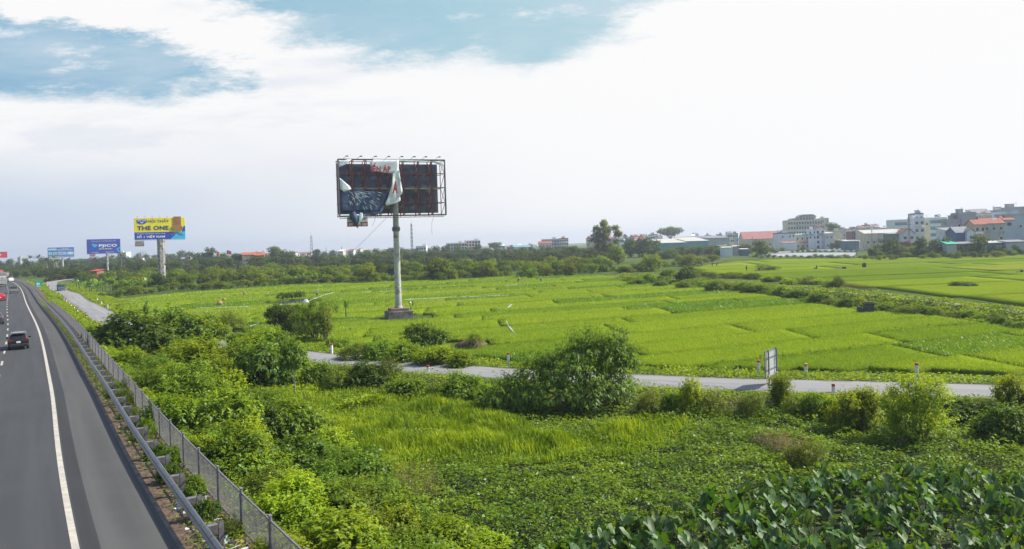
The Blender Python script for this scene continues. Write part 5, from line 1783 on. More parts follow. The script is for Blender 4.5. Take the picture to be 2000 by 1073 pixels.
p = W(75.5, 566, 1.4)
t = thing('road_sign', 'green road sign with a white diagram on the bank beside the expressway', 'road sign', (p.x, p.y, 1.2), R(33))
sc = p.y / F
wd, hg = 12.2 * sc, 12.2 * sc
zb = (566 - 561) * sc + .2
a = MB(); a.cbox((0, 0, zb + hg / 2), (wd, .06, hg), .02); a.build('panel', M['signgreen'], t)
a = MB(); a.box((-.05 * wd, -.05, zb + hg * .5), (wd * .40, .03, hg * .34)); a.build('symbol', M['whitetext'], t)
a = MB(); a.bar((-.12 * wd, -.075, zb + hg * .40), (.06 * wd, -.075, zb + hg * .58), .02, .16); a.bar((.0 * wd, -.075, zb + hg * .58), (.1 * wd, -.075, zb + hg * .44), .02, .1); a.build('arrow', M['signgreen'], t)
a = MB(); a.box((0, -.05, zb + hg * .14), (wd * .62, .03, hg * .07)); a.build('lettering', M['whitetext'], t)
for x in (-.32, .32):
    a = MB(); a.tube([(x * wd, .08, -.3), (x * wd, .08, zb + hg * .95)], .06, 8); a.build('post', M['galv'], t)

# ------------------------------------------------------------------ the torn billboard
M['oldconcrete'] = mat('blackened old concrete', (0.17, 0.155, 0.145), 0.95, var=.35, scale=1.5, bump=.6, bscale=5, dirt=(0.05, 0.045, 0.04), dscale=.9)


def torn_billboard():
    b = W(779, 620, 0)
    t = thing('billboard', 'big billboard with bare red steel frame and torn hanging vinyl on a tall pale post', 'billboard', (b.x, b.y, 0), R(20))
    XL, XR, ZT, ZB = -8.45, 7.45, 23.4, 15.25
    def bl(cx, cy):
        s = (cx - 150) / 1228
        top = 188 + 10 * s; bot = 840 - 6 * s
        return XL + s * (XR - XL), ZT - (cy - top) / (bot - top) * (ZT - ZB)
    yf, yr = -1.25, 1.25
    pl = MB()
    pl.cbox((0, 0, .35), (3.7, 3.3, 1.3), .06); pl.build('plinth', M['oldconcrete'], t)
    pl = MB(); pl.cbox((0, 0, 1.2), (2.75, 2.5, .42), .05); pl.build('plinth_top', M['brickred'], t)
    po = MB(); po.tube([(0, 0, 1.4), (0, 0, 12.9), (0, 0, 19.8)], [.50, .44, .40], 20)
    for zz in (4.2, 7.1, 10.0): po.lathe([(.49 - zz * .004, zz), (.505 - zz * .004, zz + .03), (.49 - zz * .004, zz + .06)], 20)
    po.lathe([(.62, 1.40), (.62, 1.50), (.52, 1.75)], 20)
    po.build('post', M['polemetal'], t, smooth=True)
    co = MB(); co.lathe([(.47, 12.85), (.58, 12.95), (.60, 13.1), (.52, 13.14), (.52, 13.3), (.60, 13.34), (.58, 13.5), (.47, 13.6)], 20)
    for k in range(16): co.box((.57 * math.cos(k * .3927), .57 * math.sin(k * .3927), 13.22), (.07, .07, .3), k * .3927)
    co.build('flange', M['galvgrey'], t)
    xs = [bl(c, 500)[0] for c in (158, 303, 452, 608, 735, 880, 1060, 1215, 1372)]
    zs = [ZB, 17.05, 19.3, 21.4, ZT]
    # frame in pieces: the front grid, the rear grid, the ties
    fr = MB(); rr = MB(); trs = {}
    for x in xs:
        ti = trs[x] = MB()
        fr.bar((x, yf, ZB - .12), (x, yf, ZT + .05), .10); rr.bar((x, yr, ZB - .12), (x, yr, ZT), .09)
        for k, z in enumerate(zs):
            ti.bar((x, yf, z), (x, yr, z), .055)
            if k < 4:
                if k % 2: ti.bar((x, yf, z), (x, yr, zs[k + 1]), .06)
                else: ti.bar((x, yr, z), (x, yf, zs[k + 1]), .06)
                ti.bar((x, yf, zs[k + 1]), (x, yr, z), .045)
    for z in zs:
        fr.bar((XL, yf, z), (XR, yf, z), .10); rr.bar((XL, yr, z), (XR, yr, z), .09)
    fr.bar((XL, yf + .1, ZB - .12), (XR, yf + .1, ZB - .12), .08)
    # inner lattice webs of the main trusses
    for i in (1, 2, 3, 5, 6, 7):
        x = xs[i]; ti = trs[x]
        for k in range(9):
            z0 = ZB + k * .9; ti.bar((x - .14, yf + .1, z0), (x + .16, yf + .5, z0 + .9), .07)
        fr.bar((x + .28, yf + .55, ZB), (x + .28, yf + .55, ZT), .09)
    fr.build('front_frame', M['rust'], t); rr.build('rear_frame', M['rust'], t); [q.build('truss', M['rust'], t) for q in trs.values()]
    be = MB(); z = bl(700, 518)[1]
    be.tube([(XL + .1, .0, z), (XR - .35, .0, z)], .17, 10); be.build('crossbeam', M['polemetal'], t)
    ca = MB()
    for xx in (XL, XR): ca.bar((xx, yf - .1, ZB - .1), (xx, yf - .1, ZT + .1), .16)
    ca.bar((XL, yf - .1, ZT + .08), (XR, yf - .1, ZT + .08), .12)
    ca.build('edge_trim', M['galv'], t)
    # catwalk at the foot
    cw = MB()
    for y_ in (-1.9, -1.4): cw.bar((XL, y_, ZB - .35), (XR - .5, y_, ZB - .35), .07)
    for k in range(22):
        x = XL + k * (XR - .5 - XL) / 21; cw.bar((x, -1.9, ZB - .35), (x, -1.3, ZB - .1), .05)
    cw.build('catwalk', M['galvgrey'], t)
    # rear sheet
    def pl_grid(x0, x1, z0, z1, y, nu, nv, amp, seed):
        g = MB()
        g.grid(lambda a, c: (x0 + (x1 - x0) * a, y + amp * (float(vnoise(a * 9 + seed, c * 5)) - .5), z0 + (z1 - z0) * c), nu, nv)
        return g
    pl_grid(XL + .12, 6.95, ZB + .35, ZT - .32, yr + .14, 40, 16, .10, 3).build('rear_sheet', M['darksheet'], t, smooth=True)
    # torn vinyl, each piece a sheet with thickness and folds, cut to its outline
    def sheet(name, outline, m, y, amp, freq, nseed, sub=.35, sag=0.0):
        import bmesh
        pts = [bl(*q) for q in outline]
        bm = bmesh.new()
        x0 = min(q[0] for q in pts); x1 = max(q[0] for q in pts); z0 = min(q[1] for q in pts); z1 = max(q[1] for q in pts)
        # cut a fine grid by the outline: keep it simple by scanning rows between the outline's crossings
        nz = max(2, int((z1 - z0) / sub)); rows = []
        for k in range(nz + 1):
            zz = z0 + (z1 - z0) * min(max(k / nz, .004), .996)
            cr = []
            for a in range(len(pts)):
                (xa, za), (xb, zb_) = pts[a], pts[(a + 1) % len(pts)]
                if (za > zz) != (zb_ > zz): cr.append(xa + (zz - za) / (zb_ - za) * (xb - xa))
            rows.append((zz, min(cr), max(cr)))
        nu = max(3, int((x1 - x0) / sub))
        g = MB()
        def fn(a, c):
            zz, xa, xb = rows[int(round(c * nz))]
            x = xa + (xb - xa) * a
            f = float(fbm(np.array([x * freq + nseed]), np.array([zz * freq * .45 + nseed]), 7)[0]) - .5
            return (x, y + amp * f * 2 + sag * math.sin(math.pi * a), zz)
        g.grid(fn, nu, nz)
        o = g.build(name, m, t, smooth=True)
        so = o.modifiers.new('thickness', 'SOLIDIFY'); so.thickness = .02
        return o
    yv = yf - .22
    sheet('torn_corner', [(148, 186), (303, 186), (262, 222), (205, 268), (154, 280)], M['vinyl'], yv, .10, .8, 1)
    sheet('hanging_banner', [(498, 188), (834, 190), (832, 352), (757, 352), (640, 338), (527, 346), (512, 290)], M['vinyl'], yv - .05, .07, .5, 2)
    sheet('hanging_fold', [(757, 352), (832, 300), (850, 430), (868, 585), (864, 600), (836, 606), (840, 672), (762, 712), (682, 726), (655, 716), (700, 625), (742, 490)], M['vinyl'], yv - .15, .28, 1.1, 5)
    sheet('side_scrap', [(164, 398), (225, 455), (294, 516), (288, 545), (205, 562), (168, 548), (166, 500)], M['vinyl'], yv, .15, .9, 6)
    sheet('top_strip', [(832, 190), (1366, 200), (1366, 212), (1210, 212), (834, 214)], M['vinyl'], yv, .06, .6, 7, .12)
    sheet('corner_scrap', [(1205, 208), (1366, 210), (1366, 280), (1345, 250), (1290, 245), (1240, 222)], M['vinyl'], yv, .12, .9, 8, .2)
    sheet('blue_sheet', [(165, 560), (230, 562), (300, 540), (470, 552), (600, 560), (716, 600), (690, 655), (655, 716), (600, 800), (430, 792), (172, 797)], M['bluevinyl'], yv + .12, .28, 1.0, 9)
    sheet('sagging_hem', [(170, 795), (600, 790), (640, 720), (655, 740), (615, 812), (540, 838), (420, 830), (250, 812)], M['bluevinyl'], yv - .06, .2, 1.2, 11, .2)
    # pale shards painted in for sky light through slits in the blue sheet
    sl_ = MB(); rgs = random.Random(3)
    for k in range(62):
        a = rgs.uniform(-.15, 1.45); r0 = rgs.uniform(40, 330); L = rgs.uniform(25, 85)
        c0 = (235 + rgs.uniform(-40, 120) + r0 * math.cos(a) * .9, 540 + r0 * math.sin(a) * .75)
        c1 = (c0[0] + L * math.cos(a + .1), c0[1] + L * math.sin(a + .1))
        if not (172 < c0[0] < 640 and 555 < c0[1] < 785 and c1[1] < 790 and c1[0] < 660): continue
        p0, p1 = bl(*c0), bl(*c1)
        n = Vector((p1[1] - p0[1], 0, -(p1[0] - p0[0]))).normalized() * .035
        A, B = Vector((p0[0], yv - .14, p0[1])), Vector((p1[0], yv - .14, p1[1]))
        mm = (A + B) / 2
        sl_.add([A, mm + n, B, mm - n, A + Vector((0, .02, 0)), B + Vector((0, .02, 0))], [(0, 1, 2, 3), (4, 1, 5, 3)])
    sl_.build('sky_slit_shards', M['vinyl'], t)
    # lettering
    x0, z0 = bl(531, 335); x1, z1 = bl(736, 232)
    text_mesh('lettering', '\u1ebeN \u00c1P', M['redtext'], x0, z0, x1 - x0, z1 - z0, yv - .22, t, .035)
    x0, z0 = bl(508, 330); x1, z1 = bl(521, 252)
    a = MB(); a.box(((x0 + x1) / 2, yv - .2, (z0 + z1) / 2), (x1 - x0, .02, z1 - z0)); a.build('cut_letter', M['redtext'], t)
    x0, z0 = bl(748, 590); x1, z1 = bl(806, 442)
    text_mesh('lettering', 'A', M['redtext'], x0, z0, x1 - x0, z1 - z0, yv - .52, t, .05, rot=-.06)
    # twisted rag hanging below
    rg2 = random.Random(9)
    rag = MB(); rings = []
    path = [(285, 800, 50), (300, 850, 48), (320, 900, 34), (335, 940, 22), (345, 978, 6)]
    pts = []
    for (cx, cy, r) in path:
        x, z = bl(cx, cy); pts.append((x, yv - .25 + rg2.uniform(-.1, .1), z))
    rag.tube(pts, [.5, .55, .42, .26, .08], 9)
    me = rag.mesh('hanging_rag', M['bluevinyl'], True)
    for v in me.vertices: v.co += Vector((rg2.uniform(-.12, .12), rg2.uniform(-.08, .08), rg2.uniform(-.05, .05)))
    place('hanging_rag', me, t)
    rag = MB(); x, z = bl(385, 825); x2, z2 = bl(365, 900)
    rag.tube([(x, yv - .3, z + .2), (x - .1, yv - .35, (z + z2) / 2), (x2, yv - .3, z2), (x2 - .2, yv - .3, z2 - .5)], [.16, .3, .2, .05], 8)
    me = rag.mesh('hanging_rag', M['palecyan'], True)
    for v in me.vertices: v.co += Vector((rg2.uniform(-.08, .08), rg2.uniform(-.08, .08), rg2.uniform(-.05, .05)))
    place('hanging_rag', me, t)
    # small hotline board
    x0, z0 = bl(232, 966); x1, z1 = bl(463, 842)
    hb = MB(); hb.cbox(((x0 + x1) / 2, yf, (z0 + z1) / 2), (x1 - x0, .08, z1 - z0), .01); ho = hb.build('hotline_board', M['vinyl'], t)
    zr = z0 + (z1 - z0) * .46
    hb = MB(); hb.box(((x0 + x1) / 2, yf - .05, (z0 + zr) / 2), (x1 - x0 - .04, .03, zr - z0 - .04)); hb.build('red_band', M['redpaint'], ho)
    text_mesh('lettering', '097', M['whitetext'], x0 + .2, z0 + .12, .75, .42, yf - .075, ho, .03)
    text_mesh('lettering', '0 260', M['whitetext'], x1 - 1.25, z0 + .12, 1.1, .42, yf - .075, ho, .03)
    text_mesh('lettering', 'LINE', M['redtext'], x1 - 1.0, zr + .22, .75, .3, yf - .06, ho, .03)
    text_mesh('lettering', 'H', M['redtext'], x0 + .35, zr + .22, .2, .3, yf - .06, ho, .03)
    # lamps on bent arms
    for c in (238, 392, 556, 706, 856, 998, 1134, 1293):
        x, z = bl(c - 28, 186)
        a = MB(); a.tube([(x, yf, ZT), (x + .1, yf - .5, ZT + .28), (x + .35, yf - 1.0, ZT + .42)], .028, 6); o = a.build('lamp_arm', M['galvgrey'], t)
        a = MB(); a.cbox((x + .42, yf - 1.08, ZT + .40), (.36, .3, .13), .03); a.build('lamp_head', M['plastic'], o)
    # loose wires
    for pth in ([bl(556, 850), bl(540, 900), bl(512, 960)], [bl(1230, 850), bl(1205, 930), bl(1200, 1010), bl(1205, 1075)]):
        a = MB(); a.tube([(x, yf, z) for x, z in pth], .018, 5); a.build('loose_wire', M['plastic'], t)
    Mi = Matrix.Translation(t.location) @ Matrix.Rotation(R(20), 4, 'Z')
    e = Mi.inverted() @ W(596, 545, 1.0)
    for off, cx in ((0, 700), (.6, 712)):
        x, z = bl(cx, 852); s = Vector((x, 0, z)); q = e + Vector((off, 0, 0))
        a = MB(); a.tube([s.lerp(q, k / 8) - Vector((0, 0, 2.2 * math.sin(math.pi * k / 8))) for k in range(9)], .012, 5); a.build('stay_cable', M['plastic'], t)
    return t


torn_billboard()


def bars(name, rows, m, parent, y):
    """lines of print too small to read: broken short strokes"""
    rg_b = random.Random(len(rows) * 7 + int(abs(rows[0][0]) * 10))
    a = MB()
    for x0, x1, z, h in rows:
        x = x0
        while x < x1:
            w = rg_b.uniform(.45, 1.1) * h * 2.2
            if x + w > x1: w = x1 - x
            n = max(1, int(w / (h * .55)))
            for k in range(n):
                a.box((x + (k + .5) * w / n, y, z + rg_b.choice([0, 0, .04 * h])), (w / n * .68, .02, h * rg_b.choice([.8, 1, 1])))
            x += w + h * .55
    return a.build(name, m, parent)


def board(u, v, d, width, vtop, vbot, yaw, label, face, uc=None, pole=(.5, .42), polemat='polemetal', flange=None, zc=None):
    p = W(u, v, 0) if d is None else D(u, v, d)
    d = p.y
    t = thing('billboard', label, 'billboard', (p.x, p.y, 0), yaw)
    uc = uc or u
    zt = D(uc, vtop, d).z; zb = D(uc, vbot, d).z
    xc = (uc - u) / F * d / max(.6, math.cos(yaw - math.atan2(-p.x, p.y)))
    a = MB(); a.cbox((xc, 0, (zt + zb) / 2), (width, .8, zt - zb), .04); a.build('panel', M[face], t)
    b = MB()
    for k in range(12):
        x = xc - width / 2 + (k + .5) * width / 12
        b.bar((x, .4, zb), (x, .9, zb - .1), .08); b.bar((x, .9, zb), (x, .9, zt), .08)
    b.bar((xc - width / 2, -.75, zb - .3), (xc + width / 2, -.75, zb - .3), .08); b.bar((xc - width / 2, .9, zb), (xc + width / 2, .9, zb), .1)
    for k in range(18):
        x = xc - width / 2 + (k + .5) * width / 18; b.bar((x, -.75, zb - .3), (x, -.4, zb), .05)
    b.build('frame', M['galvgrey'], t)
    if pole:
        a = MB(); a.tube([(0, 0, -.3), (0, 0, (zb) * .55), (0, 0, zb + .5)], [pole[0], (pole[0] + pole[1]) / 2, pole[1]], 16)
        a.build('post', M[polemat], t, smooth=True)
        if flange:
            a = MB(); a.lathe([(pole[0] * 1.0, zb * flange), (pole[0] * 1.25, zb * flange + .1), (pole[0] * 1.25, zb * flange + .5), (pole[0], zb * flange + .6)], 16); a.build('flange', M['galvgrey'], t)
    fx = lambda f: xc - width / 2 + width * f
    fz = lambda f: zt - (zt - zb) * f
    return t, fx, fz, zt, zb, -.42


# yellow furniture billboard
t, fx, fz, zt, zb, yf = board(317, 558, None, 15.7, 425.5, 467.5, R(29), 'yellow and blue furniture billboard on a thick rusty flaking column', 'yellowboard', uc=316, pole=None)
wd = fx(1) - fx(0); hg = zt - zb
a = MB(); a.box(((fx(0) + fx(1)) / 2, yf, (fz(.665) + zb) / 2), (wd, .03, fz(.665) - zb)); a.build('blue_band', M['indigo'], t)
a = MB()
a.prism([(fx(.70), zb), (fx(.78), fz(.83)), (fx(.88), fz(.68)), (fx(1), fz(.64)), (fx(1), zb)], 1, yf - .045, yf - .02); a.build('cyan_swoosh', M['cyan'], t)
a = MB(); a.prism([(fx(.93), fz(.66)), (fx(.97), fz(.42)), (fx(1), fz(.37)), (fx(1), fz(.66))], 1, yf - .03, yf - .01); a.build('blue_corner', M['indigo'], t)
text_mesh('lettering', 'THE ONE', M['navytext'], fx(.055), fz(.575), wd * .615, hg * .20, yf - .03, t, .04)
text_mesh('lettering', 'N\u1ed8I TH\u1ea4T', M['navytext'], fx(.265), fz(.25), wd * .415, hg * .20, yf - .03, t, .018)
text_mesh('lettering', 'N\u1ed8I TH\u1ea4T V\u0102N PH\u00d2NG, C\u00d4NG TR\u00ccNH', M['whitetext'], fx(.045), fz(.77), wd * .55, hg * .075, yf - .05, t, .01)
text_mesh('lettering', 'S\u1ed0 1 VI\u1ec6T NAM', M['whitetext'], fx(.045), fz(.95), wd * .55, hg * .17, yf - .05, t, .035)
a = MB(); a.prism([(fx(.05), fz(.08)), (fx(.245), fz(.08)), (fx(.245), fz(.21)), (fx(.2), fz(.275)), (fx(.148), fz(.30)), (fx(.095), fz(.275)), (fx(.05), fz(.21))], 1, yf - .035, yf - .01)
bd = a.build('badge', M['indigo'], t)
text_mesh('lettering', 'THE ONE', M['whitetext'], fx(.065), fz(.165), wd * .165, hg * .06, yf - .06, bd, .03)
a = MB(); a.prism([(fx(.11), fz(.22)), (fx(.148), fz(.20)), (fx(.19), fz(.22)), (fx(.148), fz(.255))], 1, yf - .06, yf - .04); a.build('badge_mark', M['whitetext'], bd)
# the armchair cut-out that rises above the top edge
ch = MB(); ch.cbox((fx(.845), yf - .12, fz(.16)), (wd * .15, .12, hg * .42), .05); co_ = ch.build('chair_cutout', M['brownleather'], t)
ch = MB(); ch.prism([(fx(.765), fz(.38)), (fx(.925), fz(.38)), (fx(.95), fz(.58)), (fx(.74), fz(.60))], 1, yf - .22, yf - .1); ch.build('chair_seat', M['brownleather'], co_)
ch = MB(); ch.box((fx(.845), yf - .2, fz(.2)), (wd * .11, .03, hg * .02)); ch.box((fx(.845), yf - .2, fz(.3)), (wd * .11, .03, hg * .02)); ch.build('chair_seams', M['darkbrown'], co_)
ch = MB()
for x in (.735, .94): ch.bar((fx(x), yf - .16, fz(.40)), (fx(x), yf - .16, fz(.58)), .16); 
ch.build('chair_arms', M['brownleather'], co_)
ch = MB()
for dx in (-.13, -.06, .06, .12): ch.bar((fx(.845), yf - .09, fz(.66)), (fx(.845 + dx), yf - .09, fz(.82)), .12)
ch.bar((fx(.845), yf - .09, fz(.58)), (fx(.845), yf - .09, fz(.68)), .2); ch.build('chair_base', M['rim'], co_)
# flaking cladding column
M['flake'] = mat('flaking clad column', (0.36, 0.34, 0.31), 0.8, var=.4, scale=.9, dirt=(0.075, 0.035, 0.018), dscale=.8)
a = MB()
for k in range(8):
    an = k * math.pi / 4
    for j in range(8):
        z0, z1 = -.3 + j * (zb + .3) / 8, -.3 + (j + 1) * (zb + .3) / 8
        r = 1.12 + (.03 if (j + k) % 2 else 0)
        M3 = Matrix.Rotation(an, 3, 'Z')
        a.box(M3 @ Vector((r, 0, (z0 + z1) / 2)), (.10, 1.02 * .86, z1 - z0 - .06), an)
    a.bar((1.2 * math.cos(an + .39), 1.2 * math.sin(an + .39), -.3), (1.2 * math.cos(an + .39), 1.2 * math.sin(an + .39), zb), .14)
a.build('column', M['flake'], t)
a = MB(); a.cbox((fx(.095), -.4, zb - 1.3), (2.8, .1, 1.9), .02); hb = a.build('small_board', M['paleroof'], t)
a = MB(); a.box((fx(.095), -.47, zb - 1.75), (2.6, .03, .75)); a.build('brown_band', M['darkbrown'], hb)
bars('lettering', [(fx(.02), fx(.165), zb - 1.75, .28)], M['whitetext'], hb, -.5)
bars('lettering', [(fx(.02), fx(.165), zb - .85, .3)], M['navytext'], hb, -.47)
for k in range(5):
    x = fx(.07 + k * .145)
    a = MB(); a.tube([(x, yf, zt), (x - .1, yf - .6, zt + .5), (x - .35, yf - 1.0, zt + .62)], .05, 5); a.build('lamp_arm', M['galvgrey'], t)

# navy insurance billboard
t, fx, fz, zt, zb, yf = board(210.5, 537.5, None, 16.6, 467.3, 495.3, R(31), 'navy insurance billboard with white lettering on a slim post', 'navy', uc=205, pole=(.62, .5), flange=.62)
wd = fx(1) - fx(0); hg = zt - zb
text_mesh('lettering', 'PJICO', M['whitetext'], fx(.355), fz(.60), wd * .54, hg * .245, yf - .02, t, .035)
text_mesh('lettering', 'T\u1ed4NG C\u00d4NG TY C\u1ed4 PH\u1ea6N B\u1ea2O HI\u1ec2M', M['whitetext'], fx(.14), fz(.165), wd * .72, hg * .075, yf - .02, t, .01)
bars('lettering', [(fx(.36), fx(.75), fz(.68), hg * .07)], M['whitetext'], t, yf - .02)
bars('lettering', [(fx(.13), fx(.33), fz(.92), hg * .04), (fx(.55), fx(.8), fz(.91), hg * .04)], M['whitetext'], t, yf - .02)
def chev(cx, cz, r, w, parts):
    a = MB()
    for p0, p1 in parts: a.bar((cx + p0[0] * r, yf - .03, cz + p0[1] * r), (cx + p1[0] * r, yf - .03, cz + p1[1] * r), .03, w)
    return a
chev(fx(.235), fz(.44), hg * .16, hg * .075, [((-.95, .35), (0, -.65)), ((0, -.65), (.95, .35)), ((-.45, .55), (0, .1)), ((0, .1), (.45, .55)), ((-.95, .35), (-.45, .7)), ((-.3, .1), (.15, -.3))]).build('heart_logo', M['cyan'], t)
chev(fx(.945), fz(.74), hg * .2, hg * .08, [((-.55, -.1), (0, .5)), ((0, .5), (.4, .5)), ((-.55, -.1), (.25, -.9))]).build('corner_logo', M['cyan'], t)
a = MB(); a.cbox((fx(.16), -.2, zb - 1.1), (2.9, .1, .8), .02); a.cbox((fx(.16), -.2, zb - .35), (2.9, .1, .5), .02); hb = a.build('small_board', M['pinkroof'], t)

# blue billboard with white tiles
t, fx, fz, zt, zb, yf = board(123, 533.5, None, 15.6, 483.5, 502.2, R(32), 'blue billboard with a row of pale logo tiles on a grey post', 'blueboard', uc=120.7, pole=(.72, .55), flange=.25)
wd = fx(1) - fx(0); hg = zt - zb
a = MB(); a.box((fx(.18), yf - .01, fz(.2)), (wd * .31, .03, hg * .2)); pt_ = a.build('pale_plate', M['palecyan'], t)
for f0_, f1_, m_, lm in ((.03, .155, 'palecyan', 'cyan'), (.19, .345, 'palecyan', 'greenprint'), (.375, .53, 'palecyan', 'redtext'), (.555, .70, 'palecyan', 'cyan'), (.73, .98, 'palecyan', 'trim')):
    a = MB(); a.box((fx((f0_ + f1_) / 2), yf - .01, fz(.62)), (wd * (f1_ - f0_), .03, hg * .30)); ti = a.build('logo_tile', M[m_], t)
    a = MB(); cxx = fx((f0_ + f1_) / 2); ww = wd * (f1_ - f0_)
    if lm == 'greenprint':
        a.bar((cxx - ww * .3, yf - .04, fz(.53)), (cxx + ww * .2, yf - .04, fz(.71)), .02, hg * .05); a.bar((cxx - ww * .3, yf - .04, fz(.71)), (cxx + ww * .2, yf - .04, fz(.53)), .02, hg * .05); a.box((cxx + ww * .32, yf - .04, fz(.66)), (ww * .16, .02, hg * .12))
    elif lm == 'redtext': a.box((cxx, yf - .04, fz(.62)), (ww * .8, .02, hg * .07))
    else: a.box((cxx, yf - .04, fz(.62)), (ww * .45, .02, hg * .16))
    a.build('logo', M[lm], ti)
bars('lettering', [(fx(.52), fx(.8), fz(.13), hg * .07), (fx(.36), fx(.96), fz(.24), hg * .08), (fx(.36), fx(.96), fz(.34), hg * .035)], M['whitetext'], t, yf - .02)
bars('lettering', [(fx(.04), fx(.58), fz(.92), hg * .07), (fx(.63), fx(.97), fz(.92), hg * .06)], M['whitetext'], t, yf - .02)

# red billboard cut by the frame
t, fx, fz, zt, zb, yf = board(-3, 536, 600, 13.5, 492.3, 503.8, R(32), 'crimson billboard with round white letters at the left edge of the view', 'crimson', uc=-4.5, pole=(.6, .5))
wd = fx(1) - fx(0); hg = zt - zb
text_mesh('lettering', 'oo', M['whitetext'], fx(.42), fz(.64), wd * .30, hg * .28, yf - .02, t, .05)
bars('lettering', [(fx(.48), fx(.66), fz(.77), hg * .06)], M['whitetext'], t, yf - .02)

# ------------------------------------------------------------------ vehicles
def wheel(parent, x, y, r, w=.24):
    a = MB(); pr = [(r * .62, -w / 2), (r * .93, -w / 2), (r, -w / 2 + .04), (r, w / 2 - .04), (r * .93, w / 2), (r * .62, w / 2)]
    a.lathe(pr, 18)
    RX = Matrix.Rotation(math.pi / 2, 3, 'Y')
    a.v = [tuple(RX @ Vector(p) + Vector((x, y, r))) for p in a.v]
    o = a.build('wheel', M['tyre'], parent, smooth=True)
    b = MB(); b.lathe([(r * .60, -w / 2 - .005), (r * .2, -w / 2 + .02), (r * .2, w / 2 - .02), (r * .60, w / 2 + .005)], 14)
    b.v = [tuple(RX @ Vector(p) + Vector((x, y, r))) for p in b.v]
    b.build('rim', M['rim'], o)
    return o


